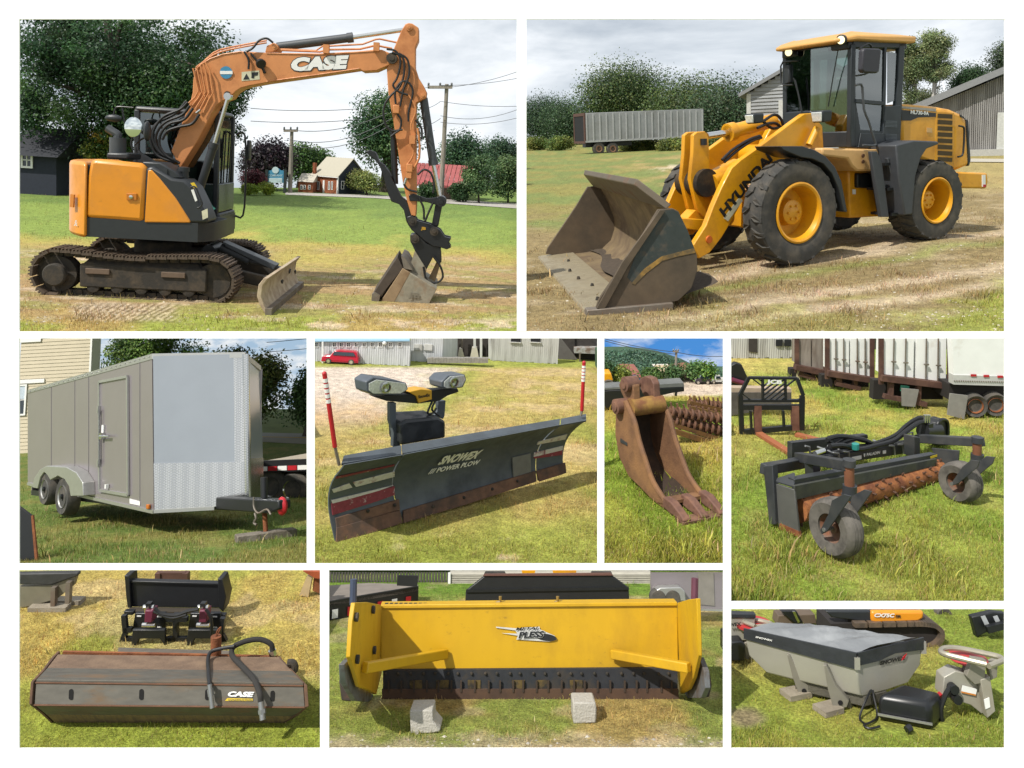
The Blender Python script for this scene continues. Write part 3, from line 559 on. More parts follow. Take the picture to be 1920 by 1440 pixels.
lk = X.y(YS-.045, (237, 363), (256, 363), (256, 375), (237, 375)); P('latch_recess', MB().prism(lk, (0, .04, 0)), mat('latch_orange', '#c9791b', .5), ex, .004)
P('latch', MB().lathe([(.005, -.06), (.028, -.055), (.028, 0), (.005, 0)], X.y(YS, (248, 369))[0], (0, 1, 0), 10), CHROME, ex)
for i in range(9):
    a, c = X.y(YS+.22, (142-.15*i, 365+i*2.6), (152-.15*i, 365.4+i*2.6)); P('vent_slat', MB().beam(a-V(.02, .1, 0), c-V(.02, .16, 0), .02, .022), mat('latch_orange', '#c9791b'), ex)
label_on(X, 'lettering', '5C', WHITE, ex, (1, YS+.10), ((138.5, 423), (147, 425), (138.5, 412)), bold=.03, shear=.2); label_on(X, 'lettering', 'SR', BLACK, ex, (1, YS+.07), ((146, 426), (155, 428), (146, 418)), bold=.03, shear=.2)
label_on(X, 'lettering', 'CASE', WHITE, ex, (1, -.165), ((547, 134), (656, 129), (547.5, 108)), bold=.075, shear=.22, ext=.006)
label_on(X, 'lettering_outline', 'CASE', mat('decal_dark', '#3a3f44', .5), ex, (1, -.162), ((545.5, 136), (657.5, 131), (546, 106.5)), bold=.115, shear=.22, ext=.003)
hr = X.y(YS-.09, (357, 352), (360, 350), (367, 352), (374, 368), (379, 381), (375, 388), (370, 390)); P('handrail', MB().tube(hr, .013, 8, 4), BLACK, ex)
for q, m_ in ((((357, 343), (364, 342), (370, 352), (363, 353)), WARN), (((378, 396), (389, 391), (390, 408), (380, 412)), mat('sticker_pale', '#d9d6b8', .6)), (((358, 356), (363, 355), (370, 376), (366, 378)), WHITE)): P('sticker', MB().prism(X.y(YS-.015, *q), (0, .004, 0)), m_, ex)
P('fuel_cap', MB().lathe([(.07, 0), (.07, .1), (.085, .1), (.085, .16), (.03, .17)], X.y(YS+.3, (344, 334))[0], (0, 0, 1), 14), DARK, ex)
P('exhaust', MB().cyl(*X.y(-.55, (221, 299), (221, 258)), .115, n=16).tube(X.y(-.55, (221, 258), (220, 252), (212, 247), (201, 240)), .06, 10, 3), GREY, ex)
P('exhaust_base', MB().prism(X.y(-.8, (199, 298), (199, 286), (241, 287), (241, 300)), (0, .5, 0)), DARK, ex, .03)
# cab (on the far side)
yc = .12; ca = X.y(yc, (250, 309))[0].x; cb = X.y(yc, (411, 309))[0].x; cz = X.y(yc, (300, 201))[0].z; cz0 = zs-.35
P('cab_roof', MB().box((ca, yc, cz-.09), (cb-.03, 1.04, cz)), DARK, ex, .05)
cf = MB()
for (x_, y_) in ((ca+.04, yc+.04), (cb-.05, yc+.04), (ca+.04, 1.0), (cb-.05, 1.0), ((ca+cb)/2+.1, yc+.04), ((ca+cb)/2+.1, 1.0)): cf.box((x_-.04, y_-.04, cz0), (x_+.04, y_+.04, cz-.06))
P('cab_frame', cf, DARK, ex, .015)
zd_ = X.x(cb, (425, 396))[0].z; zg_ = X.x(cb, (425, 343))[0].z
P('cab_base', MB().box((ca+.3, yc, cz0-.02), (cb+.02, 1.05, zd_)), DARK, ex, .03); P('cab_door', MB().box((ca+.5, yc+.01, zd_+.004), (cb, 1.03, zg_)), mat('cab_green_dark', '#2a3634', .25, var=.1), ex, .02)
P('cab_rear', MB().prism(X.y(yc, (252, 310), (252, 262), (262, 285), (300, 308)), (0, .5, 0)), DARK, ex, .02)
P('side_window', MB().box((ca+.08, yc+.035, zo-.6), (cb-.09, yc+.042, cz-.1)), glass('dark_cab_glass', '#76897f', .5), ex); P('far_window', MB().box((ca+.08, 1.0, zo-.6), (cb-.09, 1.007, cz-.1)), glass('dark_cab_glass'), ex); P('front_window', MB().box((cb-.045, yc+.08, zo-.55), (cb-.038, .96, cz-.1)), CGLASS, ex)
P('seat', MB().box((ca+.35, .38, zo-.5), (ca+.8, .8, zo-.25)).box((ca+.3, .38, zo-.3), (ca+.45, .8, zo+.35)), BLACK, ex, .05)
for y_ in (yc+.3, .75): P('wiper', MB().beam((cb-.02, y_, zo-.4), (cb-.02, y_+.12, cz-.3), .02, .02), BLACK, ex)
P('handrail', MB().tube([(cb+.0, 1.08, cz-.35), (cb+.14, 1.1, cz-.36), (cb+.17, 1.1, zo-.3), (cb+.14, 1.1, zs-.05), (cb, 1.06, zs-.05)], .017, 8, 3), BLACK, ex)
P('mirror', MB().cbox((cb+.2, 1.16, cz-.6), (.05, .16, .34)), DARK, ex, .02)
P('sticker', MB().prism(X.y(yc-.01, (390, 391), (397, 384), (404, 391), (397, 398)), (0, .004, 0)), mat('teal_decal', '#5fae9c', .5), ex)
c = X.y(-.72, (249, 238.5))[0]; P('mirror', MB().lathe([(.005, -.02), (.08, -.018), (.142, 0), (.15, .015), (.13, .05), (.02, .07)], c, (.28, 1, 0), 28), mat('mirror_face', '#e6ebe8', .03, 1., var=.0, dim=1), ex, label='round convex mirror')
c = X.y(-.6, (213, 221.5))[0]; P('mirror', MB().sph(c, (.125, .05, .055)), DARK, ex); c = X.y(-.7, (276, 246))[0]; P('mirror', MB().sph(c, (.05, .09, .15)), DARK, ex)
P('mirror_arm', MB().tube(X.y(-.6, (213, 215), (216, 205), (222, 200), (250, 202)), .012, 6, 3).tube(X.y(-.66, (249, 256), (246, 270), (250, 282)), .014, 6, 3).tube(X.y(-.66, (276, 256), (264, 262), (252, 272)), .014, 6, 3).tube(X.y(-.6, (229, 203), (232, 222), (236, 240)), .012, 6, 3), BLACK, ex)
# boom, stick and linkage, all in the machine's middle plane
YB = -.16
bo = X.y(YB, (321, 283), (338, 316), (370, 265), (396, 215), (406, 197), (418, 189), (432, 184), (441, 172), (452, 165), (467, 161), (500, 155), (600, 141), (674, 130), (681, 134), (706, 132.5), (730, 122), (741, 115), (743, 108), (739, 101), (730, 99), (716, 93), (700, 93), (671, 96), (598, 100), (500, 98.5), (452, 96), (418, 101), (394, 109), (376, 119), (366, 130), (362, 150), (361, 173), (357, 190))
P('boom', MB().prism(bo, (0, .32, 0)), BOOM, ex, .012)
P('boom_edge', MB().tube(X.y(YB, (452, 97), (418, 102), (394, 110.5), (377, 121), (368, 132)), .012, 6).tube(X.y(YB, (500, 100), (598, 102), (671, 98), (712, 95)), .012, 6).tube(X.y(YB, (500, 153), (600, 139.5), (674, 128.5)), .012, 6), BOOM, ex)
P('cylinder_bracket', MB().prism(X.y(YB+.05, (497, 98), (500, 86), (512, 80), (518, 82), (528, 98)), (0, .06, 0)).prism(X.y(YB+.21, (497, 98), (500, 86), (512, 80), (518, 82), (528, 98)), (0, .06, 0)), BOOM, ex, .008)
sk_ = X.y(-.13, (760, 45), (766, 43), (773, 44), (785, 52), (785, 75), (779, 89), (779, 127), (785, 146), (795, 162), (800.5, 173), (799, 184), (781, 193), (780, 235), (781, 386), (780, 406), (771, 404), (762, 372), (755, 340), (741, 249), (728, 173), (725, 128), (738, 92), (752, 58))
P('stick', MB().prism(sk_, (0, .26, 0)), BOOM, ex, .012)
def pin(px, py, r, y0, y1, m_=MUD, nm='pin'): c_ = X.y(y0, (px, py))[0]; P(nm, MB().lathe([(.002, -.012), (r*.45, -.012), (r*.5, -.002), (r, 0), (r, y1-y0), (.002, y1-y0)], c_, (0, 1, 0), 18), m_, ex)
pin(734.5, 109, .085, -.20, .2); pin(767, 51, .055, -.16, .15, BOOM); pin(793, 179, .05, -.16, .15, BOOM); pin(515, 88, .05, -.17, .17, BOOM); pin(426, 177, .05, -.2, .2)
def ram(a, b, c_, r, yy, mm, rr=None): 
    p, q, s_ = X.y(yy, a, b, c_); P('cylinder_barrel', MB().cyl(p, q, r, n=18).cyl(q-(q-p).normalized()*.09, q, r*1.16, n=18), mm, ex); P('cylinder_rod', MB().cyl(q, s_, rr or r*.5, n=14).cyl(s_-V(0, .06, 0), s_+V(0, .06, 0), r*.9, n=14), CHROME, ex)
ram((520, 88), (662, 70), (764, 55), .068, 0, GREY); ram((794, 184), (813, 310), (827, 378), .068, 0, GREY); 
for yy in (-.28, .3): ram((372, 362), (402, 268), (428, 181), .062, yy, DARK)
th = X.y(-.10, (685, 284), (693, 281), (704, 286), (711, 303), (721, 310), (729, 322), (742, 349), (752, 369), (762, 377), (774, 398), (782, 414), (779, 424), (770, 428), (762, 416), (757, 394), (748, 383), (734, 378), (728, 365), (720, 335), (712, 312), (703, 300))
P('thumb', MB().prism(th, (0, .07, 0)).prism([q+V(0, .14, 0) for q in th], (0, .06, 0)), BLACK, ex, .008)
P('thumb_ram', MB().cyl(*X.y(.0, (738, 262), (741, 345)), .05, n=12).cyl(*X.y(.0, (733, 240), (738, 265)), .035, n=12), BLACK, ex)
P('link', MB().prism(X.y(-.16, (766, 366), (775, 363), (800, 372), (824, 370), (834, 377), (830, 385), (820, 385), (796, 378), (768, 377)), (0, .05, 0)).prism(X.y(.11, (766, 366), (775, 363), (800, 372), (824, 370), (834, 377), (830, 385), (820, 385), (796, 378), (768, 377)), (0, .05, 0)), BLACK, ex, .01)
P('link', MB().prism(X.y(-.1, (816, 384), (829, 386), (822, 424), (809, 424)), (0, .2, 0)), BLACK, ex, .012)
pin(827, 378, .085, -.19, .2, BLACK); pin(773, 415, .07, -.19, .2, MUD); pin(814, 434, .07, -.2, .2, MUD); pin(778, 448, .07, -.2, .2, MUD)
cp = X.y(-.17, (763, 407), (772, 404), (783, 414), (808, 421), (826, 432), (834, 444), (846, 447), (841, 456), (846, 464), (838, 468), (826, 464), (812, 462), (796, 452), (783, 440), (772, 432), (764, 420))
P('quick_coupler', MB().prism(cp, (0, .09, 0)).prism([q+V(0, .26, 0) for q in cp], (0, .09, 0)), BLACK, ex, .01)
c2 = X.y(-.15, (769, 440), (784, 438), (800, 456), (816, 460), (826, 464), (828, 492), (820, 495), (812, 482), (800, 505), (770, 500), (778, 470), (769, 452))
P('tilt_coupler', MB().prism(c2, (0, .3, 0)), BLACK, ex, .012)
label_on(X, 'lettering', 'JB', mat('gold', '#d7a52b', .5), ex, (1, -.175), ((789, 432), (798, 433), (790, 425)), bold=.03)
# bucket
BK = mat('worn_bucket', '#a09a88', .6, .2, col2='#8a6c4c', lo=.52, hi=.72, sc=4, var=.2); d_ = V(-.30, .62, .10)
YK = -.42; BKB = mat('bucket_brown', '#a08868', .7, col2='#866c50', lo=.4, hi=.7, sc=5, wear=.4)
P('bucket', MB().prism(X.y(YK, (768, 511), (819, 542), (802, 575), (787, 589), (726, 588)), (0, .72, .05)), BK, ex, .008)
P('bucket_wing', MB().prism(X.y(YK-.004, (755, 503), (769, 511.5), (727, 589), (699, 588)), (-.02, .6, .05)), BKB, ex, .006)
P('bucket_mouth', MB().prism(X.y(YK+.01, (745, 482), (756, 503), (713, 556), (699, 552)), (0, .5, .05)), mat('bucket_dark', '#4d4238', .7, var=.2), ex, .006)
P('bucket_top_bar', MB().prism(X.y(YK+.02, (752, 480), (760, 484), (774, 507), (757, 503)), (.02, .5, .05)), STEEL, ex)
P('bucket_ear', MB().prism(X.y(-.2, (778, 470), (800, 506), (796, 524), (764, 508), (772, 488)), (0, .05, 0)), BK, ex); P('bucket_ear', MB().prism(X.y(.0, (818, 492), (826, 494), (812, 540), (800, 530)), (0, .05, 0)), BKB, ex)
label_on(X, 'lettering', 'JB', mat('bucket_letter', '#7d7767', .7), ex, (1, -.423), ((766, 560), (787, 562), (767, 548)), bold=.05, ext=.015)
P('cutting_edge', MB().prism(X.y(-.45, (695, 589), (697, 552), (703, 548), (713, 554), (704, 590)), (.0, .4, 0)), STEEL, ex)
# hoses and steel pipes
ho = MB()
for pts in (((352, 192), (338, 205), (308, 218), (290, 240), (287, 262), (300, 286), (330, 302)), ((356, 198), (342, 215), (312, 228), (296, 245), (292, 268), (306, 290), (334, 304)), ((362, 203), (345, 224), (318, 232), (302, 250), (299, 272), (312, 292), (337, 306)), ((349, 190), (330, 212), (296, 230), (283, 250), (284, 272), (296, 292), (328, 305)), ((374, 214), (360, 232), (335, 238), (314, 246), (304, 262))): P('hose', MB().tube(X.y(-.24-.03*random.random(), *pts), .022, 8, 5), HOSE, ex)
for pts in (((725, 92), (742, 96), (751, 115), (745, 145), (737, 160), (748, 172), (765, 178)), ((735, 98), (755, 108), (758, 135), (750, 162), (734, 178), (722, 195), (719, 215), (724, 235), (735, 245), (755, 243)), ((742, 195), (741, 172), (752, 154), (766, 155), (774, 170), (771, 190), (766, 210), (766, 228)), ((748, 100), (764, 112), (767, 140), (756, 170), (750, 200)), ((744, 212), (752, 225), (750, 242), (740, 250), (733, 256)), ((779, 225), (790, 240), (791, 262)), ((783, 328), (795, 318), (808, 325), (814, 345), (812, 362)), ((785, 370), (794, 390), (795, 412)), ((812, 380), (803, 400), (797, 415)), ((757, 345), (765, 355), (782, 360)), ((794, 500), (800, 525), (818, 530), (830, 520), (826, 500), (812, 480)), ((512, 80), (500, 72), (486, 76), (474, 90), (462, 97)), ((458, 97), (466, 112), (466, 130)), ((470, 100), (485, 118), (494, 132))): P('hose', MB().tube(X.y(-.2, *pts), .017, 8, 5), HOSE, ex)
pp = MB()
for i in range(5):
    k = i*5.2; pp.tube(X.y(-.185-.012*i, (368+k*.8, 128-k*.55), (362+k*1.5, 128+k*.2), (372+k*1.3, 170+k*.25), (366+k*1.2, 182+k*.3), (354+k*1.3, 193+k*.9)), .0125, 8)
for k in (0, 4): pp.tube(X.y(-.12+k*.03, (368+k, 126), (400, 103-k), (430, 93-k), (500, 80-k)), .013, 8, 2)
pp.tube(X.y(-.05, (524, 92), (592, 95), (604, 87), (680, 83), (704, 74), (712, 73), (745, 80)), .014, 8); pp.tube(X.y(-.1, (524, 94), (600, 97), (618, 93), (675, 92), (705, 85), (735, 91)), .016, 8)
pp.tube(X.y(-.2, (766, 178), (777, 196), (779, 212), (771, 232), (771, 244)), .013, 8, 3).tube(X.y(-.18, (783, 240), (786, 262), (786, 296), (774, 318)), .018, 8, 2).tube(X.y(-.18, (775, 262), (775, 290), (764, 308)), .014, 8, 2)
for x_, y_ in ((612, 92), (706, 88), (773, 262), (766, 326)): c_ = X.y(-.19, (x_, y_))[0]; pp.cbox(c_, (.09, .09, .13))
P('steel_pipe', pp, BOOM, ex)
for q_ in ((743, 205), (768, 315)): P('valve_block', MB().cbox(X.y(-.2, q_)[0], (.1, .09, .13)), BOOM, ex, .01)
P('hose_fitting', MB().cyl(*X.y(-.2, (763, 330), (758, 345)), .025, n=10).cyl(*X.y(-.25, (368, 212), (376, 206)), .02, n=8), CHROME, ex)
c = X.y(-.17, (424, 136))[0]; P('round_decal', MB().lathe([(.002, -.004), (.095, -.004), (.095, 0), (.002, 0)], c, (0, 1, 0), 24), BLUE, ex); P('decal_band', MB().prism(X.y(-.178, (412.5, 133), (436, 133), (436, 139), (412.5, 139)), (0, .003, 0)), WHITE, ex)
P('warning_decal', MB().prism(X.y(-.165, (453, 135), (486, 132), (487, 149), (453, 152)), (0, .004, 0)), mat('sticker_pale', '#d9d6b8'), ex); P('warning_mark', MB().prism(X.y(-.17, (456, 149), (462, 138), (468, 148.5)), (0, .004, 0)).prism(X.y(-.17, (471, 146), (472, 136), (484, 135), (483, 141), (477, 142), (476, 147)), (0, .004, 0)), BLACK, ex)
c = X.y(-.24, (489, 119))[0]; P('work_light', MB().lathe([(.03, .06), (.07, .03), (.078, -.02), (.07, -.03), (.01, -.032)], c, (-.6, 1, .6), 16).beam(c, c+V(.05, .06, -.14), .03, .03), BLACK, ex)
# dozer blade
xb = X.g(505, 580).x; prof = [(xb+.10+.0, 0), (xb+.02, .12), (xb-.03, .26), (xb-.01, .42), (xb+.06, .52)]
fb = MB(); ya, yb_ = X.x(xb+.05, (500, 580))[0].y, X.x(xb+.05, (562, 520))[0].y
fb.loft([[V(px_+th_, y_, pz_) for px_, pz_ in prof] + [V(px_-.06+th_, y_, pz_) for px_, pz_ in prof[::-1]] for y_, th_ in ((ya, 0), (yb_, 0))]); P('dozer_blade', fb, mat('worn_blade', '#cbb99c', .55, .15, col2='#a8927a', lo=.42, hi=.65, sc=5), ex, .008)
P('blade_edge', MB().box((xb+.03, ya-.01, -.02), (xb+.12, yb_+.01, .09)), STEEL, ex)
for y_ in (-.52, .52): P('blade_arm', MB().beam((.6, y_*.8, .42), (xb-.02, y_, .2), .12, .2, h2=.16), MUD, ex, .015)
P('blade_cylinder', MB().cyl((.9, 0, .68), (1.35, 0, .48), .075).cyl((1.35, 0, .48), (xb, 0, .34), .04), GREY, ex); P('cylinder_guard', MB().prism([(.95, -.12, .78), (1.0, -.12, .70), (xb-.25, -.12, .36), (xb-.2, -.12, .44)], (0, .24, 0)), GREY, ex, .008)
P('blade_pivot', MB().cyl((.78, -.25, .62), (.78, .25, .62), .11), BLACK, ex)
# ================================================================== PLOT 2: the wheel loader in front of the barns
P2 = frame(1524, 464.3, 12.602, 2.5, 7.5, -2.5)
Lr = P2.sub((0, 0, 0), 206); rwp = (P2.I@Lr.M)@V(-1.4, .9, 0)
def col2(X, Y, x, y):
    n = fbm(x*.7+13, y*.45+2); n2 = fbm(x*3.5, y*3.5+70); c = mixc(C3('#74834a'), C3('#85854b'), sm(.4, .56, n))
    c = mixc(c, C3('#a39565'), sm(1180, 1330, X+(n-.47)*500)*sm(284, 300, Y)*.8)
    c = mixc(c, C3('#877c58'), sm(395, 470, Y+(n-.47)*170+(X-987)*.07))
    c = mixc(c, C3('#aaa085'), sm(.5, .62, fbm(x*1.1+y*.9, y*2.4-x*.6+20))*sm(400, 455, Y+(X-987)*.07)*.5)
    c = mixc(c, C3('#c6bda8'), sm(1200, 1260, X)*(1-sm(1330, 1400, X))*sm(.5, .58, n2)*sm(306, 312, Y)*(1-sm(318, 326, Y))*.7)
    for s0 in (568, 592, 640, 668): c = mixc(c, C3('#c4b9a0') if s0 != 592 else C3('#7d8a48'), np.exp(-((Y+.155*(X-1000)+(n-.47)*40-s0)/7)**2)*sm(1150, 1300, X)*.7)
    c = mixc(c, C3('#8c9a45'), sm(0, 60, (X-1690)*.45+(Y-590)+(n2-.45)*70)*.85)
    c = mixc(c, C3('#8e9a4b'), sm(560, 600, Y+(n2-.47)*130)*sm(1150, 1400, X)*.35)
    return c*(.78+.48*n2)[..., None]
def h2(x, y):
    d = np.hypot(x-rwp.x, y-rwp.y); return .10*np.exp(-(d/1.1)**2)+.0*x
G2 = Ground(P2, 981, 1890, 262, 630, col2, h2, nx=150, ny=120)
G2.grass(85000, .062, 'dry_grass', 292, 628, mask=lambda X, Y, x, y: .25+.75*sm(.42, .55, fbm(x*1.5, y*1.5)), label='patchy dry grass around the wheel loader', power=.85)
stones(G2, 6000, .022, lambda X, Y, x, y: sm(410, 470, Y+(X-987)*.07)*(.25+.75*sm(.5, .6, fbm(x*1.1+y*.9, y*2.4-x*.6+20))), 'gravel', 'loose gravel around the wheel loader', np.array([C3('#cfc6b4'), C3('#b3a88f'), C3('#84775d')]))
CL2 = (980, 1891, 20, 628)
# trees behind
for i, (bx, a, b, yt, yl, n, lab, cs) in enumerate([
    (1172, 1080, 1264, 130, 245, 16000, 'broad dark green tree rising behind the grey semi trailer', ['#47623a', '#3b5632', '#566f41', '#667645']),
    (1296, 1250, 1342, 176, 250, 8000, 'olive green tree behind the right end of the grey semi trailer', ['#586c3c', '#657542', '#4b653c']),
    (1372, 1326, 1408, 178, 260, 7000, 'dark tree beside the clapboard barn wall', ['#455f41', '#506848', '#5f6a4e']),
    (1020, 966, 1066, 190, 260, 8000, 'dark woodland tree at the far left edge behind the field', ['#425c42', '#38523a', '#4e6748']),
    (1062, 1034, 1100, 198, 262, 6000, 'dark rounded tree behind the rear doors of the semi trailer', ['#486244', '#3d573c', '#526c48'])]):
    ptree(P2, 'field_tree', lab, bx, 272, a, b, yt, yl, int(n*1.9), .36, cs, trunk=.7, k=46, cr=4.4, clip=CL2, seed=61+i, group='trees behind the field', branch=10)
for i, (a, b, yt, lab) in enumerate([(975, 1030, 256, 'yellow green goldenrod thicket at the far left edge of the field'), (1020, 1082, 258, 'green weed thicket just left of the semi trailer'), (1150, 1240, 268, 'green weeds under the middle of the semi trailer'), (1230, 1300, 268, 'thin weeds by the landing legs of the semi trailer'), (1320, 1400, 258, 'green weeds between semi trailer and clapboard barn')]):
    ptree(P2, 'weed_thicket', lab, (a+b)/2, 282, a, b, yt, 284, 4500, .26, ['#7f8c46', '#6b7f40', '#8f9450', '#5a7238'], trunk=.05, k=40, cr=.8, clip=CL2, seed=71+i, cat='weeds', branch=2)
# grey semi trailer
c0 = P2.g(1098.5, 289); S = P2.sub(c0, 17)
t = S.thing('semi_trailer', 'ribbed silver box semi trailer parked at the far edge of the field', 'trailer')
SIL = mat('silver_ribs', '#a9abac', .45, .25, col2='#8b8b89', lo=.45, hi=.7, sc=.5, var=.08); BRN = mat('brown_steel', '#5c3f35', .7, var=.2)
z0, z1 = S.y(0, (1099, 267), (1097, 212)); zb_, zt_ = z0.z, z1.z; xl = S.y(0, (1320, 250))[0].x; wd = S.x(0, (1077, 250))[0].y
P('box', MB().box((0, .03, zb_), (xl, abs(wd), zt_)), SIL, t, .03)
for i in range(19): x_ = .15+(xl-.3)*i/18; P('rib', MB().box((x_-.05, -.03, zb_+.12), (x_+.05, .04, zt_-.1)), mat('rib_pale', '#c3c4c4', .45, .2), t)
P('bottom_rail', MB().box((0, -.02, zb_-.02), (xl, .05, zb_+.13)), mat('rib_pale', '#c3c4c4'), t)
for y_ in (.0, abs(wd)-.18): P('rear_post', MB().box((-.06, y_, zb_-.1), (.06, y_+.2, zt_+.02)), BRN, t)
P('rear_header', MB().box((-.06, .2, zt_-.25), (.06, abs(wd)-.18, zt_+.02)).box((-.06, .2, zb_-.1), (.06, abs(wd)-.18, zb_+.1)), BRN, t)
P('open_doorway', MB().box((-.02, .2, zb_+.1), (.005, abs(wd)-.18, zt_-.25)), mat('dark_inside', '#1b1c20', .9), t)
for px in (1123, 1149):
    c_ = S.y(.05, (px, 279))[0]; w_ = P('wheel', MB().lathe([(.15, 0), (.5, .0), (.56, .06), (.56, .24), (.5, .3), (.15, .3)], (c_.x, .02, c_.z), (0, 1, 0), 20), RUBBER, t); o = P('rim', MB().lathe([(.01, 0), (.2, 0), (.26, -.03), (.3, -.03), (.3, .1), (.01, .1)], (c_.x, .02, c_.z), (0, 1, 0), 18), mat('rusty_rim', '#8f6a52', .7), None); o.parent = w_
lg = MB(); lx = S.y(.3, (1254, 270))[0].x
P('landing_gear', lg.beam((lx, .3, zb_), (lx, .3, 0), .16, .16).beam((lx-2, .3, zb_), (lx, .3, zb_*.45), .09, .09).beam((lx+2, .3, zb_), (lx, .3, zb_*.45), .09, .09), BLACK, t)
P('chassis', MB().box((.2, .5, zb_-.45), (xl*.4, 1.2, zb_-.02)), BLACK, t)
# clapboard barn behind the cab
c0 = P2.g(1402, 293); B1 = P2.sub(c0, -20); t = B1.thing('clapboard_barn', 'weathered grey clapboard barn with gable wall behind the loader cab', 'barn')
CLB = mat('grey_clapboard', '#a4a7aa', .85, col2='#8a8a88', lo=.45, hi=.7, sc=.8, var=.12, stretch=(.5, 1, 4)); RFG = mat('grey_roof', '#8b8d90', .7, var=.1)
ev, pk, rt = B1.y(0, (1402, 176), (1519, 108), (1640, 176)); W_ = rt.x-ev.x; ps = (pk.x-ev.x)/W_
P('gable_wall', MB().prism([V(0, .05, -.3), V(W_, .05, -.3), V(W_, .05, ev.z), V(pk.x, .05, pk.z), V(0, .05, ev.z)], (0, 6, 0)), CLB, t, smooth=0)
clapboards(B1, t, (0, 0, 0), (1, 0, 0), W_, .1, pk.z-.1, 26, CLB, .07, trim=lambda z: (0, 1) if z < ev.z else (ps*(z-ev.z)/(pk.z-ev.z), 1-(1-ps)*(z-ev.z)/(pk.z-ev.z)))
for a_, b_ in ((V(-.5, 0, ev.z-.28), V(pk.x, 0, pk.z)), (V(W_+.5, 0, ev.z-.28), V(pk.x, 0, pk.z))):
    P('roof', MB().hexa([a_+V(0, -.4, .1), b_+V(0, -.4, .1), b_+V(0, 6.4, .1), a_+V(0, 6.4, .1), a_+V(0, -.4, .32), b_+V(0, -.4, .32), b_+V(0, 6.4, .32), a_+V(0, 6.4, .32)]), RFG, t, smooth=0)
dx = B1.y(-.05, (1476, 215))[0]; dz = B1.y(-.05, (1476, 187))[0].z; P('door', MB().box((dx.x-.5, -.12, 0), (dx.x+.8, -.02, dz)), mat('barn_white', '#cfd0cc', .8), t)
P('corner_board', MB().box((-.05, -.08, -.2), (.2, .02, ev.z)), mat('barn_white', '#cfd0cc'), t)
# board barn on the right
c0 = P2.g(1720, 295); B2 = P2.sub(c0, -27); t = B2.thing('board_barn', 'weathered vertical board barn with sloping roof at the right edge', 'barn')
BRD = mat('grey_boards', '#a3a19f', .9, col2='#84817f', lo=.42, hi=.68, sc=1.2, var=.14, stretch=(3, 3, .4))
a_, b_ = B2.y(0, (1722, 203), (1892, 134)); W_ = b_.x-a_.x; P('wall', MB().prism([V(a_.x, .05, -.3), V(b_.x, .05, -.3), V(b_.x, .05, b_.z-.1), V(a_.x, .05, a_.z-.1)], (0, 8, 0)), BRD, t, smooth=0)
boards(B2, t, (a_.x, 0, 0), (1, 0, 0), W_, lambda f: (.1, a_.z+(b_.z-a_.z)*f-.1), 44, BRD, .05, .03, seed=4)
P('roof', MB().hexa([a_+V(-.8, -.5, -.4), b_+V(.1, -.5, .04), b_+V(.1, 8.5, .04), a_+V(-.8, 8.5, -.4), a_+V(-.8, -.5, -.05), b_+V(.1, -.5, .36), b_+V(.1, 8.5, .36), a_+V(-.8, 8.5, -.05)]), RFG, t, smooth=0)
d0, d1 = B2.y(-.1, (1868, 284), (1891, 210)); P('door', MB().box((d0.x, -.14, .3), (d1.x, -.05, d1.z)), mat('barn_white', '#cfd0cc'), t)
f0, f1 = B2.y(-.15, (1816, 291), (1891, 279)); P('foundation', MB().box((f0.x-3, -.25, -.3), (f1.x, -.03, f1.z)), mat('pale_concrete', '#bdbcb6', .9), t)
pth = P2.z(.03, (1800, 297), (1892, 298), (1892, 304), (1800, 303)); P2.solo('path', MB().poly(pth).mesh('path', 0), mat('pale_gravel', '#bdb6a6', .95, var=.15, sc=6), kind='structure')
for i, (bx, a, b, yt, yl, n, lab) in enumerate([(1732, 1672, 1742, 52, 200, 5200, 'left birch tree with white trunk behind the loader hood'), (1748, 1715, 1795, 36, 190, 7000, 'taller forked birch tree with white trunk behind the loader hood')]):
    ptree(P2, 'birch_tree', lab, bx, 286, a, b, yt, yl, n*2, .13, ['#8b9a6a', '#7b8d61', '#9aa374', '#6a7d55'], trunk=.11, k=70, cr=.5, clip=CL2, seed=81+i, bark='#cfcac0', branch=14, group='birches', shell=.15)
for i, (bx, a, b, yt, yl, n, lab, cs) in enumerate([(1715, 1676, 1790, 158, 250, 7000, 'dense olive undergrowth tree below the birches', ['#5d6844', '#4c5a3a', '#6a6f4d']), (1816, 1784, 1858, 118, 200, 6000, 'rounded green tree above the board barn roof', ['#3f5c3a', '#365234', '#4b6843']), (1890, 1858, 1930, 66, 190, 5000, 'tall dark tree at the right edge above the board barn', ['#46583f', '#3c4f38', '#54654a'])]):
    ptree(P2, 'barn_tree', lab, bx, 281, a, b, yt, yl, int(n*2), .14, cs, trunk=.12, k=50, cr=.85, clip=CL2, seed=91+i)
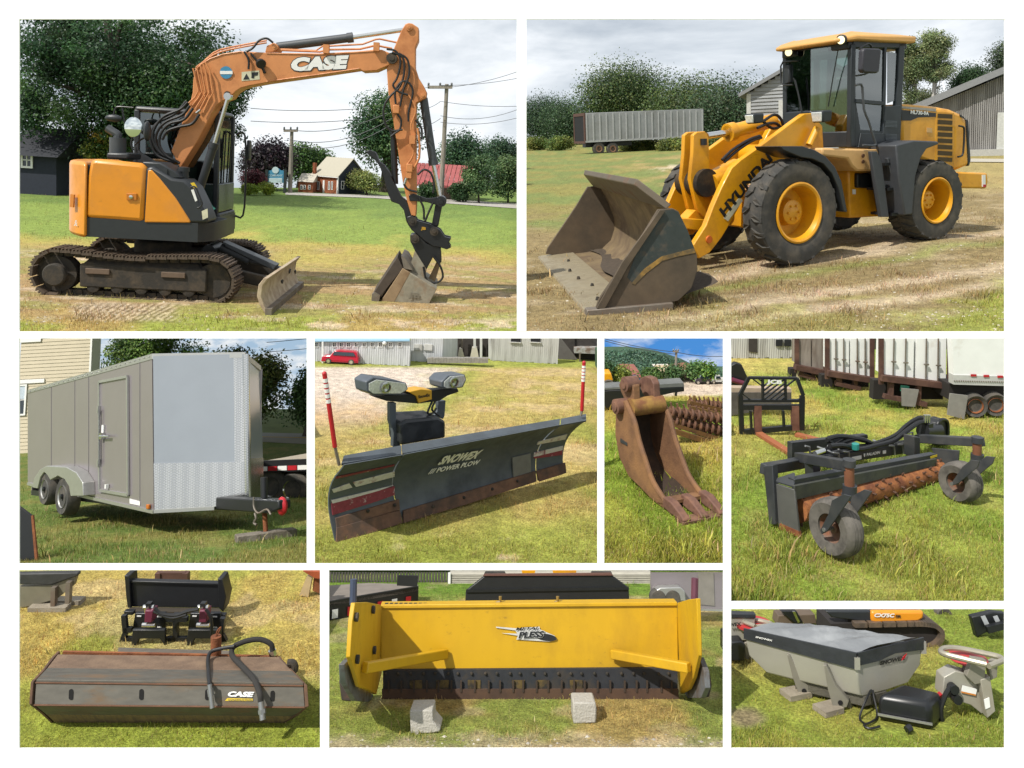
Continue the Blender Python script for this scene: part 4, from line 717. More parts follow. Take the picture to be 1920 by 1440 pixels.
# ------------------------------------------------------------------ the wheel loader
ld = Lr.thing('wheel_loader', 'yellow wheel loader with dark cab and large worn bucket resting on the ground', 'loader')
def tyre(fr, parent, c, R_, w_, out, rim=.55, nl=20, tm=RUBBER, rm=YEL, lugs=True, nm='wheel', lug=None, dish=.5, hubr=.26):
    """wheel turning about local y; out = +1/-1 side of the hub face"""
    c = Vector(c); ax = V(0, out, 0); h = w_/2; r1 = R_*rim
    ty = P(nm, MB().lathe([(r1, -h*.8), (R_*.86, -h), (R_*.955, -h*.86), (R_*.965, 0), (R_*.955, h*.86), (R_*.93, h*.97), (R_*.8, h*1.02), (r1*1.12, h*.98), (r1, h*.8), (r1, -h*.8)], c, ax, 44, False), tm, parent)
    if lugs:
        m_ = MB(); a0 = 2*math.pi/nl
        def q(a, y_, r): return V(r*math.sin(a), y_*out, r*math.cos(a))
        for dz in (0,):
            pts = [(-.30, .06), (.02, .06), (.30, .55), (.34, .98), (.06, .98), (-.02, .58)]
            lo_ = [q(u*a0, v_*h, R_*(.95 if v_ < .9 else .90)) for u, v_ in pts]; hi_ = [q(u*a0, v_*h*(1 if v_ < .9 else 1.03), R_*(1.0 if v_ < .9 else .945)) for u, v_ in pts]
            m_.loft([lo_, hi_])
        me = m_.mesh('tread_lug', 0); me.materials.append(tm)
        m2 = MB(); m2.v = [(x_, -y_, z_) for x_, y_, z_ in m_.v]; m2.f = m_.f; me2 = m2.mesh('tread_lug', 0); me2.materials.append(tm)
        for i in range(nl):
            for mm, of in ((me, 0), (me2, .5)):
                o = obj('tread_lug', mm, None, ty); o.matrix_local = Matrix.Translation(c)@Matrix.Rotation((i+of)*a0, 4, 'Y')
    rr = r1
    o = P('rim', MB().lathe([(rr*.99, h*.55), (rr*1.06, h*.98), (rr*1.0, h*1.03), (rr*.93, h*.95), (rr*.86, h*.55), (rr*.82, -h*dish), (rr*.5, -h*dish), (rr*.45, -h*dish+.02), (rr*.43, h*.25), (rr*.38, h*.33), (.004, h*.36)], c, ax, 36, False), rm, None); o.parent = ty
    nb = MB()
    for i in range(6): a = i*math.pi/3; p_ = c+V(rr*.25*math.cos(a), out*h*.33, rr*.25*math.sin(a)); nb.cyl(p_, p_+ax*.03, rr*.045, n=6)
    for i in range(6): pass
    o = P('hub_bolts', nb, rm, None); o['kind'] = 'stuff'; o.parent = ty
    return ty
tyre(Lr, ld, (1.4, .92, .74), .74, .36, 1, .54); tyre(Lr, ld, (-1.4, .88, .70), .62, .46, 1, .54)
tyre(Lr, ld, (1.4, -.86, .76), .76, .5, -1, .54); tyre(Lr, ld, (-1.4, -.86, .70), .62, .5, -1, .54)
P('axle', MB().cyl((1.4, -.7, .76), (1.4, .7, .76), .16).cyl((-1.4, -.7, .7), (-1.4, .7, .7), .16), BLACK, ld)
# frames
P('front_frame', MB().box((.5, -.42, .5), (1.75, .42, 1.05)), YEL, ld, .03)
P('mast', MB().prism(Lr.y(.42, (1488, 300), (1500, 262), (1524, 216), (1543, 236), (1546, 300)), (0, -.12, 0)).prism([q-V(0, .72, 0) for q in Lr.y(.42, (1488, 300), (1500, 262), (1524, 216), (1543, 236), (1546, 300))], (0, -.12, 0)), YEL, ld, .02)
P('rear_frame', MB().prism(Lr.y(.5, (1591, 300), (1640, 312), (1700, 318), (1700, 380), (1648, 406), (1593, 409)), (0, -1.0, 0)), YEL, ld, .03)
P('frame_box', MB().prism(Lr.y(.56, (1608, 325), (1645, 325), (1645, 354), (1608, 352)), (0, -.5, 0)), BLACK, ld, .02)
P('articulation', MB().cyl((.15, 0, .35), (.15, 0, 1.1), .16).box((.0, -.2, .5), (.7, .2, .9)), BLACK, ld)
cr = Lr.y(.80, (1542, 277), (1682, 281), (1680, 296), (1668, 308), (1655, 321), (1608, 321), (1598, 312), (1590, 298), (1542, 292)); P('cab_platform', MB().prism(cr, (0, -1.5, 0)), CREAM, ld, .03)
for px, py in ((1618, 292), (1618, 303), (1661, 291), (1656, 303)): P('bolt_hole', MB().lathe([(.002, -.012), (.028, -.012), (.03, 0), (.002, 0)], Lr.y(.815, (px, py))[0], (0, -1, 0), 12), mat('hole', '#5d3d22', .8), ld)
# cab
YC = .68; fx = Lr.y(YC, (1599, 262))[0].x; rx_ = Lr.y(YC, (1686, 262))[0].x; ztop = Lr.y(YC, (1601, 76))[0].z; zbot = Lr.y(YC, (1596, 276))[0].z; yf = Lr.x(fx+.1, (1484, 236))[0].y; yft = Lr.x(fx, (1491, 96))[0].y; zsl = Lr.y(YC, (1640, 196))[0].z
CABD = mat('cab_dark', '#2b3136', .4, var=.08)
rt_ = Lr.y(YC+.06, (1600, 74), (1598, 60), (1625, 62), (1702, 82), (1698, 93)); fr0 = Lr.x(fx+.2, (1474, 89), (1480, 84))
rd_ = MB(); a_ = [V(q.x, q.y, q.z) for q in rt_]; b_ = [V(q.x, fr0[0].y, q.z) for q in rt_]; ins = [V(q.x*.98, q.y-.1, q.z+.02) for q in rt_]; ins2 = [V(q.x*.98, fr0[0].y+.1, q.z+.02) for q in rt_]
xr0, xr1 = rx_-.22, fx+.12
ztp = Lr.y(YC+.06, (1620, 61))[0].z; zlo = Lr.y(YC+.06, (1601, 75))[0].z
rd_.loft([[V(xr0, YC+.08, zlo-.03), V(xr1-.1, YC+.08, zlo), V(xr1+.16, YC-.1, zlo-.02), V(xr1+.19, 0, zlo-.02), V(xr1+.16, -YC+.1, zlo-.02), V(xr1-.1, -YC-.08, zlo), V(xr0, -YC-.08, zlo-.03)], [V(xr0-.02, YC+.08, zlo+.06), V(xr1-.1, YC+.08, zlo+.07), V(xr1+.17, YC-.1, zlo+.03), V(xr1+.2, 0, zlo+.03), V(xr1+.17, -YC+.1, zlo+.03), V(xr1-.1, -YC-.08, zlo+.1), V(xr0-.02, -YC-.08, zlo+.06)], [V(xr0+.12, YC-.1, zlo+.11), V(xr1-.2, YC-.12, zlo+.15), V(xr1-.05, YC-.2, zlo+.12), V(xr1-.03, 0, zlo+.12), V(xr1-.05, -YC+.2, zlo+.12), V(xr1-.2, -YC+.12, zlo+.15), V(xr0+.12, -YC+.1, zlo+.11)]])
P('cab_roof', rd_, mat('tan_roof_plastic', '#dfa95f', .5, var=.05), ld, .02)
P('roof_liner', MB().box((xr0+.06, -YC+.02, zlo-.12), (xr1-.04, YC-.02, zlo-.002)), BLACK, ld, .02)
pil = MB(); zt2 = zlo-.05; fb = fx+.06
for sy in (1, -1):
    y_ = sy*YC
    pil.beam((fx, y_-sy*.04, zbot), (fx, y_-sy*.04, zt2), .09, .08, up=(0, 1, 0)).beam((rx_+.03, y_-sy*.04, zbot), (rx_-.03, y_-sy*.04, zt2), .12, .08, up=(0, 1, 0))
    xm = Lr.y(YC, (1660, 190))[0].x; pil.beam((xm, y_-sy*.04, zbot), (xm, y_-sy*.04, zt2), .05, .07, up=(0, 1, 0)).beam((fx, y_-sy*.04, zt2), (rx_, y_-sy*.04, zt2), .07, .1)
P('cab_frame', pil, CABD, ld, .012)
low = Lr.y(YC+.005, (1597, 276), (1684, 280), (1689, 197), (1660, 200), (1656, 250), (1614, 250), (1610, 275)); P('cab_side_panel', MB().prism(low, (0, -.07, 0)), CABD, ld, .015)
P('door_panel', MB().prism(Lr.y(YC-.01, (1600, 275), (1656, 277), (1656, 246), (1613, 243), (1604, 190), (1600, 190)), (0, -.05, 0)), CABD, ld, .01)
P('door_glass', MB().prism(Lr.y(YC-.03, (1604, 84), (1657, 95), (1656, 246), (1613, 243), (1604, 188)), (0, -.006, 0)), CGLASS, ld); P('rear_side_glass', MB().prism(Lr.y(YC-.03, (1664, 97), (1688, 101), (1684, 186), (1664, 194)), (0, -.006, 0)), CGLASS, ld)
P('window_rail', MB().beam(*Lr.y(YC+.0, (1604, 189), (1658, 194)), .04, .05), CABD, ld)
for k in range(5):
    for r_ in ((227, 2.6), (252, 2.6)): a_, b_ = Lr.y(YC+.01, (1660, r_[0]+k*r_[1]), (1681, r_[0]+.6+k*r_[1])); P('vent_slat', MB().beam(a_, b_, .02, .012), mat('slat_grey', '#596066', .5), ld)
# front of the cab
P('front_glass', MB().hexa([V(fx+.02, YC-.07, zbot+.1), V(fx+.13, 0, zbot+.1), V(fx+.14, 0, zbot+.1), V(fx+.03, YC-.07, zbot+.1), V(fx+.02, YC-.07, zt2), V(fx+.13, 0, zt2), V(fx+.14, 0, zt2), V(fx+.03, YC-.07, zt2)]).hexa([V(fx+.13, 0, zbot+.1), V(fx+.02, -YC+.07, zbot+.1), V(fx+.03, -YC+.07, zbot+.1), V(fx+.14, 0, zbot+.1), V(fx+.13, 0, zt2), V(fx+.02, -YC+.07, zt2), V(fx+.03, -YC+.07, zt2), V(fx+.14, 0, zt2)]), CGLASS, ld)
zf = Lr.x(fx+.1, (1540, 206))[0].z
P('front_panel', MB().prism([V(fx+.03, YC-.05, zbot), V(fx+.15, .05, zbot), V(fx+.03, -YC+.05, zbot), V(fx-.06, -YC+.05, zbot), V(fx-.06, YC-.05, zbot)], (0, 0, (zf-zbot)*.42)).prism([V(fx+.04, .12, zbot), V(fx+.155, .0, zbot), V(fx+.04, -YC+.03, zbot), V(fx, -YC+.1, zbot)], (0, 0, zf-zbot)), CABD, ld, .02)
P('far_glass', MB().box((rx_, -YC+.02, zsl-.5), (fx, -YC+.03, zt2)), CGLASS, ld)
P('dashboard', MB().box((fx-.35, -.35, zbot), (fx-.05, .3, zsl-.2)), BLACK, ld, .05)
P('seat', MB().box((rx_+.25, -.28, zbot), (rx_+.75, .28, zbot+.5)).box((rx_+.18, -.26, zbot+.4), (rx_+.34, .26, zsl+.45)).box((rx_+.2, -.15, zsl+.45), (rx_+.3, .15, zsl+.66)), BLACK, ld, .06)
P('steering_wheel', MB().tube([V(fx-.42+.17*math.cos(a)*.5, .17*math.sin(a)*1.1, zsl+.0+.17*math.cos(a)*.8) for a in [k*math.pi/8 for k in range(17)]], .016, 7).beam((fx-.42, 0, zsl), (fx-.3, 0, zsl-.4), .06, .06), BLACK, ld)
P('handrail', MB().tube(Lr.y(YC+.14, (1604, 160), (1612, 158), (1617, 164), (1620, 205), (1628, 225), (1638, 258), (1642, 270), (1636, 273), (1618, 272)), .017, 8, 2), GREY, ld)
P('mirror', MB().prism(Lr.y(YC+.3, (1619, 94), (1623, 90), (1651, 91), (1653, 96), (1649, 134), (1645, 137), (1621, 136), (1617, 131)), (0, -.09, 0)), mat('mirror_dark', '#33323a', .5), ld, .02); P('mirror_arm', MB().tube(Lr.y(YC+.15, (1611, 92), (1628, 82), (1635, 90)), .016, 6, 2).tube(Lr.y(YC+.15, (1605, 142), (1622, 139), (1630, 134)), .014, 6, 2), BLACK, ld)
q = Lr.x(fx+.1, (1474, 140))[0]; P('mirror', MB().prism(Lr.pl(q, (1, .15, 0), (1469, 124), (1479, 120), (1480, 155), (1470, 160)), (-.08, 0, 0)), DARK, ld, .02); P('mirror_arm', MB().tube(Lr.pl(q, (1, 0, 0), (1496, 114), (1468, 116), (1464, 124), (1464, 155), (1470, 160), (1486, 159)), .014, 6), BLACK, ld)
def wlight(px, py, xx): 
    c_ = Lr.x(xx, (px, py))[0]; P('work_light', MB().lathe([(.05, -.08), (.075, -.05), (.08, 0), (.06, .01)], c_, (1, .35, -.1), 14), BLACK, ld); P('lamp_lens', MB().lathe([(.002, .015), (.058, .012), (.058, .0), (.002, 0)], c_, (1, .35, -.1), 14), emit('warm_lamp', '#fff0b8', 1.1), ld)
wlight(1577, 75, fx+.2); wlight(1479, 98, fx+.2)
P('wiper', MB().tube(Lr.pl(V(fx+.16, 0, zsl), (1, .15, 0), (1504, 215), (1500, 190), (1491, 150)), .012, 5).tube(Lr.pl(V(fx+.16, 0, zsl), (1, .15, 0), (1503, 212), (1496, 175), (1488, 146)), .009, 5).tube(Lr.pl(V(fx+.14, .3, zsl), (1, -.15, 0), (1553, 200), (1562, 145), (1573, 85)), .009, 5), BLACK, ld)
# headlights on brackets
for (px, py, xx, k) in ((1538, 219, Lr.y(.78, (1540, 219))[0].x, .68), (1412, 223, 1.9, .55)):
    c_ = Lr.x(xx, (px, py))[0]; P('lamp_housing', MB().hexa([c_+V(-.12, -.16*k, -.12*k), c_+V(.04, -.16*k, -.12*k), c_+V(.04, .14*k, -.12*k), c_+V(-.12, .14*k, -.1*k), c_+V(-.12, -.18*k, .13*k), c_+V(.07, -.18*k, .13*k), c_+V(.07, .16*k, .13*k), c_+V(-.12, .16*k, .13*k)]), CABD, ld, .02); P('headlight', MB().hexa([c_+V(.04, -.13*k, -.1*k), c_+V(.06, -.13*k, -.1*k), c_+V(.06, .11*k, -.1*k), c_+V(.04, .11*k, -.1*k), c_+V(.05, -.15*k, .1*k), c_+V(.08, -.15*k, .1*k), c_+V(.08, .13*k, .1*k), c_+V(.05, .13*k, .1*k)]), LAMP, ld, .015)
P('lamp_bracket', MB().tube(Lr.y(.62, (1517, 272), (1532, 240)), .05, 10), YEL, ld)
# hood
HD = Lr.y(.62, (1690, 194), (1752, 199), (1785, 205), (1805, 214), (1813, 226), (1818, 310), (1790, 322), (1728, 300), (1690, 284)); P('hood', MB().prism(HD, (0, -1.24, 0)), YEL, ld, .06)
P('hood_stripe', MB().prism(Lr.y(.626, (1691, 206), (1755, 212), (1755, 219), (1722, 220), (1708, 226), (1691, 226)), (0, -.004, 0)), BLACK, ld); P('hood_trim', MB().prism(Lr.y(.63, (1691, 199), (1755, 204), (1755, 209), (1691, 203)), (0, -.006, 0)), mat('trim_grey', '#a9a49b', .5), ld)
label_on(Lr, 'lettering', 'HL730-9A', WHITE, ld, (1, .632), ((1707, 213.5), (1741, 216.5), (1707, 206)), bold=.03)
P('grille_frame', MB().prism(Lr.y(.625, (1755, 208), (1790, 211), (1788, 312), (1754, 305)), (0, -.03, 0)), YEL, ld, .01)
for i in range(8): y_ = 213+i*11.6; P('grille_slot', MB().prism(Lr.y(.632, (1759, y_), (1786, y_+1.5), (1785.6, y_+9.5), (1758.5, y_+8)), (0, -.01, 0)), mat('grille_dark', '#4b3a16', .7), ld)
P('handle', MB().tube(Lr.y(.70, (1798, 236), (1806, 238), (1808, 246), (1806, 286), (1801, 293), (1796, 294)), .016, 7, 2), BLACK, ld); P('hood_edge', MB().prism(Lr.y(.60, (1813, 222), (1817, 226), (1821, 300), (1818, 312), (1814, 310)), (0, -1.2, 0)), BLACK, ld, .02)
P('latch', MB().prism(Lr.y(.63, (1738, 239), (1748, 240), (1748, 249), (1738, 248)), (0, -.008, 0)), CREAM, ld); P('rear_vent', MB().prism(Lr.y(.632, (1800, 214), (1809, 221), (1810, 224), (1800, 218)), (0, -.01, 0)), BLACK, ld)
P('counterweight', MB().prism(Lr.y(.70, (1794, 322), (1852, 324), (1854, 340), (1850, 354), (1800, 353)), (0, -1.4, 0)), YEL, ld, .03)
P('tail_light', MB().prism(Lr.y(.71, (1842, 328), (1848, 328), (1848, 350), (1842, 350)), (0, -.02, 0)), WHITE, ld); P('reflector', MB().prism(Lr.y(.715, (1844, 346), (1849, 346), (1849, 351), (1844, 351)), (0, -.02, 0)), RED, ld)
# fenders and ladder
ff = Lr.y(1.12, (1464, 274), (1505, 274), (1530, 282), (1548, 293), (1566, 313), (1578, 340), (1589, 398), (1582, 396), (1572, 352), (1560, 325), (1544, 307), (1524, 298), (1503, 295), (1468, 281)); P('front_fender', MB().prism(ff, (0, -.5, 0)), DARK, ld, .01)
rf_ = Lr.y(1.12, (1680, 272), (1714, 263), (1758, 265), (1762, 270), (1738, 279), (1727, 296), (1717, 330), (1711, 402), (1697, 404), (1686, 340)); P('rear_fender', MB().prism(rf_, (0, -.5, 0)), mat('fender_grey', '#43464b', .55), ld, .02)
P('ladder_rail', MB().prism(Lr.y(1.0, (1633, 284), (1645, 284), (1654, 304), (1667, 407), (1652, 407), (1640, 330)), (0, -.06, 0)), mat('fender_grey', '#43464b'), ld, .01); P('ladder_rail', MB().prism(Lr.y(1.0, (1664, 296), (1680, 297), (1698, 404), (1690, 404)), (0, -.06, 0)), mat('fender_grey', '#43464b'), ld, .01)
for a_, b_ in (((1654, 308), (1682, 310)), ((1660, 355), (1690, 357)), ((1667, 402), (1697, 404))): p, q = Lr.y(.95, a_, b_); P('step', MB().box((min(p.x, q.x), .62, p.z-.02), (max(p.x, q.x), 1.0, p.z+.02)), BLACK, ld)
P('sticker', MB().prism(Lr.y(.505, (1598, 355), (1604, 355), (1604, 364), (1598, 364)), (0, .006, 0)), WHITE, ld)
# loader arms
ARM = [(1300, 460), (1311, 485), (1331, 474), (1353, 446), (1370, 418), (1387, 386), (1398, 352), (1427, 322), (1456, 308), (1490, 290), (1524, 262), (1530, 222), (1522, 212), (1508, 213), (1495, 222), (1456, 251), (1420, 278), (1390, 299), (1372, 315), (1353, 352), (1338, 386), (1324, 423)]
am = Lr.y(.52, *ARM)
P('loader_arm', MB().prism(am, (0, -.1, 0)), YEL, ld, .012); P('loader_arm', MB().prism([q-V(0, 1.0, 0) for q in am], (0, -.1, 0)), YEL, ld, .012)
label_on(Lr, 'lettering', 'HYUNDAI', mat('letter_black', '#23221f', .6), ld, (1, .522), ((1359, 409), (1449, 300), (1345, 396)), bold=.045, ext=.004)
P('arm_sticker', MB().prism(Lr.y(.526, (1357, 409), (1365, 415), (1393, 376), (1386, 370)), (0, -.003, 0)), mat('sticker_pale', '#d9d6b8'), ld)
P('pin', MB().lathe([(.002, .02), (.05, .02), (.055, 0), (.002, 0)], Lr.y(.52, (1329, 449))[0], (0, 1, 0), 16), mat('pin_orange', '#d56a1c', .6), ld)
P('cross_tube', MB().cyl(am[15].lerp(am[8], .5)-V(.3, .05, .1), am[15].lerp(am[8], .5)-V(.3, .95, .1), .16), YEL, ld)
lv = Lr.y(.12, (1300, 253), (1308, 247), (1322, 246), (1329, 256), (1331, 322), (1339, 388), (1326, 413), (1308, 396), (1294, 336), (1299, 288)); P('bell_crank', MB().prism(lv, (0, -.07, 0)).prism([q-V(0, .2, 0) for q in lv], (0, -.07, 0)), YEL, ld, .012)
P('crank_pivot', MB().cyl(Lr.y(.2, (1327, 343))[0], Lr.y(.2, (1327, 343))[0]-V(0, .5, 0), .2, n=22), mat('greasy', '#4a3a22', .6, col2='#241f18', lo=.4, hi=.6), ld)
P('crank_boss', MB().cyl(Lr.y(.1, (1330, 345))[0], Lr.y(.0, (1380, 318))[0], .17, n=18), YEL, ld); P('slot', MB().cyl(Lr.y(.13, (1319, 260))[0], Lr.y(.13, (1319, 272))[0], .05, n=10), BLACK, ld)
p, q, s_ = Lr.y(.0, (1325, 255), (1364, 249), (1450, 226)); P('tilt_cylinder', MB().cyl(q, s_, .105, n=18).cyl(q, q+(s_-q).normalized()*.12, .135, n=18), YEL, ld); P('tilt_rod', MB().cyl(p, q, .05, n=14), CHROME, ld)
P('tilt_link', MB().prism(Lr.y(.1, (1304, 393), (1278, 420), (1276, 440), (1300, 440), (1322, 418), (1325, 408)), (0, -.2, 0)), YEL, ld, .012); P('link_plate', MB().prism(Lr.y(.3, (1277, 409), (1324, 412), (1320, 434), (1280, 428)), (0, -.7, 0)), YEL, ld, .01)
hh = MB()
for pts in (((1354, 300), (1375, 280), (1405, 262), (1425, 255)), ((1358, 304), (1380, 284), (1410, 264), (1428, 258)), ((1420, 240), (1440, 232), (1456, 232), (1470, 246)), ((1430, 228), (1452, 215), (1465, 225), (1470, 245)), ((1425, 222), (1446, 240), (1462, 240), (1472, 250))): P('hose', MB().tube(Lr.y(.25, *pts), .022, 7, 4), HOSE, ld)
# bucket
A, B = P2.g(1098, 590), P2.g(1009, 484); dv = A-B; Wb = dv.length; yaw = math.degrees(math.atan2(dv.y, dv.x))-90
Bk = P2.sub(A, yaw); bk = ld
Bp = MB(); TOO = Bk.I@Lr.M
BST = mat('bucket_steel', '#8d7a5c', .6, .2, col2='#665440', lo=.42, hi=.66, sc=2.2, var=.2); BBL = mat('bucket_side', '#675846', .6, .12, col2='#4f4639', lo=.42, hi=.66, sc=2.2, var=.2); TEAL = mat('teal_paint', '#38403f', .5, col2='#5a5347', lo=.55, hi=.68, sc=5, var=.15); SCR = mat('scraped_yellow', '#a5803c', .6, col2='#6a5b40', lo=.42, hi=.6, sc=6, var=.25)
def bpart(nm, mb, m_, **k):
    mb.v = [tuple((Lr.I@Bk.M)@Vector(q)) for q in mb.v]; return P(nm, mb, m_, ld, **k)
prof = Bk.y(0, (1100, 589), (1165, 583), (1231, 574), (1272, 564), (1297, 540), (1308, 506), (1307, 479), (1290, 433), (1271, 396), (1250, 388))
ins = []
cx = sum((q for q in prof), V(0, 0, 0))/len(prof)
shell = MB(); shell.loft([[V(q.x, y_, q.z) for q in prof]+[V(q.x+(cx.x-q.x)*.03, y_, q.z+(cx.z-q.z)*.03+.004) for q in prof[::-1]] for y_ in (-.02, -Wb+.02)])
bpart('bucket_shell', shell, BST)
plate = Bk.y(0, (1118, 577), (1124, 560), (1165, 500), (1202, 446), (1234, 393), (1262, 391), (1272, 396), (1290, 433), (1307, 479), (1308, 506), (1297, 540), (1272, 564), (1231, 574), (1165, 583))
bpart('bucket_side_plate', MB().prism(plate, (0, -.05, 0)), BBL, bevel=.006); bpart('bucket_side_plate', MB().prism([q-V(0, Wb-.05, 0) for q in plate], (0, -.05, 0)), BBL, bevel=.006)
bpart('paint_remains', MB().prism(Bk.y(.004, (1206, 440), (1234, 396), (1262, 393), (1272, 398), (1290, 434), (1302, 466), (1270, 474), (1240, 482), (1208, 505), (1186, 530), (1176, 520)), (0, -.003, 0)), TEAL)
bpart('scraped_band', MB().prism(Bk.y(.006, (1184, 531), (1208, 504), (1240, 481), (1270, 473), (1302, 465), (1304, 474), (1270, 481), (1242, 489), (1212, 512), (1190, 534)), (0, -.003, 0)), SCR)
edge = Bk.y(.01, (1118, 577), (1165, 492), (1210, 430), (1236, 393), (1246, 395), (1176, 500), (1132, 580)); bpart('side_cutter', MB().prism(edge, (0, .03, 0)), BBL, bevel=.004)
x0 = prof[0].x; ex_ = 1 if prof[1].x > x0 else -1
bpart('cutting_edge', MB().hexa([V(x0-ex_*.02, .04, -.01), V(x0+ex_*.55, .04, .0), V(x0+ex_*.55, -Wb-.04, .0), V(x0-ex_*.02, -Wb-.04, -.01), V(x0-ex_*.0, .04, .03), V(x0+ex_*.55, .04, .07), V(x0+ex_*.55, -Wb-.04, .07), V(x0, -Wb-.04, .03)]), mat('worn_edge', '#a89c80', .5, .35, col2='#857a64', lo=.45, hi=.65, sc=4), bevel=.006)
bpart('edge_wear_pad', MB().hexa([V(x0-ex_*.02, .05, -.015), V(x0+ex_*.95, .05, -.015), V(x0+ex_*.95, -.1, -.015), V(x0-ex_*.02, -.1, -.015), V(x0, .05, .06), V(x0+ex_*.95, .05, .08), V(x0+ex_*.95, -.1, .08), V(x0, -.1, .06)]), STEEL, bevel=.01)
for f in (.12, .18, .32, .45, .6, .8): bpart('edge_bolt', MB().cyl((x0+ex_*(.3+.08*math.sin(f*40)), -Wb*f, .05), (x0+ex_*(.3+.08*math.sin(f*40)), -Wb*f, .085), .026, .016, n=8), MUD)
tn = prof[-1]; g0 = Bk.y(-.25, (1189, 347))[0]; g1 = Bk.y(-Wb+.1, (1094, 327))[0]
bpart('spill_guard', MB().hexa([V(tn.x, -.03, tn.z-.03), g0, g1, V(tn.x, -Wb+.03, tn.z-.03), V(tn.x+ex_*.06, -.03, tn.z+.02), g0+V(ex_*.03, .03, .07), g1+V(ex_*.03, -.03, .07), V(tn.x+ex_*.06, -Wb+.03, tn.z+.02)]), mat('guard_brown', '#6d6253', .6, .2, col2='#84604f', lo=.5, hi=.65, sc=2), bevel=.01)
so_ = MB(); rg = random.Random(4)
so_.grid(lambda u, v_: (x0+ex_*(.75+u*.75+.12*math.sin(v_*9)*(1-u)), -.08-(Wb-.16)*v_, .085+.16*u*u*(.6+.6*math.sin(v_*7+1)**2)+.02*rg.random()), 10, 24); o = bpart('soil', so_, mat('dirt', '#51463a', .95, bump=.8, bsc=14, var=.3, sc=8))
# ================================================================== PLOT 3: the enclosed trailer
def skysheet(fr, yy, quad, name, blue, cloud, sc=3., lo=.42, hi=.62, st=1.0):
    m = bpy.data.materials.new(name); m.use_nodes = True; t = m.node_tree; N = t.nodes; K = t.links.new; N.remove(N['Principled BSDF'])
    tcn = N.new('ShaderNodeTexCoord'); mpn = N.new('ShaderNodeMapping'); mpn.inputs['Scale'].default_value = (1, 1, 2.6); n = N.new('ShaderNodeTexNoise'); n.inputs['Scale'].default_value = sc; n.inputs['Detail'].default_value = 8; n.inputs['Roughness'].default_value = .6
    r = N.new('ShaderNodeValToRGB'); r.color_ramp.elements[0].position = lo; r.color_ramp.elements[1].position = hi; r.color_ramp.elements[0].color = lin(blue, .75); r.color_ramp.elements[1].color = lin(cloud, .75)
    e_ = N.new('ShaderNodeEmission'); e_.inputs[1].default_value = st; K(tcn.outputs['Object'], mpn.inputs[0]); K(mpn.outputs[0], n.inputs['Vector']); K(n.outputs[0], r.inputs[0]); K(r.outputs[0], e_.inputs[0]); K(e_.outputs[0], N['Material Output'].inputs[0])
    pts = fr.y(yy, *quad); fr.solo('sky', MB().poly(pts).mesh('sky', 0), m, kind='structure')
P3 = frame(394.4, 985, 13.244, .8, -11, -3)
def col3(X, Y, x, y):
    n = fbm(x*1.1+3, y*1.1+7); n2 = fbm(x*5, y*5); c = mixc(C3('#66803a'), C3('#7f8746'), sm(.4, .6, n)); c = mixc(c, C3('#83804e'), sm(.55, .7, n2)*.5)
    return c*(.75+.5*n2)[..., None]
G3 = Ground(P3, 30, 582, 814, 1064, col3, nx=90, ny=80)
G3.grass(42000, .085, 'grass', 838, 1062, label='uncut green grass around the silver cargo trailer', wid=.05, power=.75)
CL3 = (30, 582, 627, 1062)
far3 = P3.g(300, 816)
skysheet(P3, far3.y+1.5, ((20, 626), (584, 626), (584, 830), (20, 830)), 'sky_hazy', '#a9c4dc', '#eef2f5', .35)
rd = P3.z(.02, (480, 811), (584, 813), (584, 833), (480, 828)); P3.solo('road', MB().poly(rd).mesh('road', 0), mat('grey_asphalt', '#9a9590', .9, var=.08, sc=2), kind='structure')
rl = P3.z(.03, (480, 818), (584, 820), (584, 821.5), (480, 819.3)); P3.solo('road_line', MB().poly(rl).mesh('road_line', 0), mat('line_yellow', '#c9a23c', .8), kind='structure')
for i, (bx, by, a, b, yt, yl, n, lab, cs) in enumerate([
    (300, 822, 165, 400, 600, 740, 9000, 'leafy green tree behind the cargo trailer roof', ['#658545', '#75964e', '#4f7040', '#86a058']),
    (480, 822, 378, 552, 628, 806, 11000, 'loose olive tree right of the cargo trailer', ['#7b8e54', '#8a985c', '#637a49', '#9aa268']),
    (575, 818, 535, 640, 668, 808, 5000, 'dark green tree at the right edge beyond the road', ['#4f6c45', '#42603c', '#5f7c4b'])]):
    ptree(P3, 'yard_tree', lab, bx, by, a, b, yt, yl, n, .33, cs, trunk=.3, k=50, cr=1.3, clip=CL3, seed=101+i, branch=14, dep=.25, shell=.3)
for i in range(2): wire(P3, far3.y+1.0, (500, 642+i*18), (583, 634+i*19), ('upper' if not i else 'lower')+' wire crossing the sky above the cargo trailer', .02, .03)
# tan house
b = P3.g(40, 850); b2 = P3.g(168, 846); t = P3.thing('tan_house', 'tan clapboard house with white corner board behind the cargo trailer', 'house', b)
TANS = mat('tan_siding', '#d6cab0', .75, var=.05, sc=.6); yy = b.y; xl, xr = P3.y(yy, (30, 800), (166, 800)); zt = P3.y(yy, (100, 627))[0].z
P('wall', MB().box((xl.x, yy+.03, -.2), (xr.x, yy+1.0, zt)), TANS, t, smooth=0); clapboards(P3, t, (xl.x, yy, 0), (1, 0, 0), xr.x-xl.x, .0, zt, 32, TANS, .035)
a, c = P3.y(yy-.06, (163, 847), (170, 627)); P('corner_board', MB().box((a.x, yy-.06, -.1), (c.x, yy+1.0, zt)), WHITE, t, smooth=0)
w0, w1 = P3.y(yy-.04, (32, 778), (50, 722)); window(P3, t, ((w0.x+w1.x)/2, yy-.05, (w0.z+w1.z)/2), (1, 0, 0), w1.x-w0.x, w1.z-w0.z, WHITE, BKGLASS, bars=(0, 1), fw=.1)
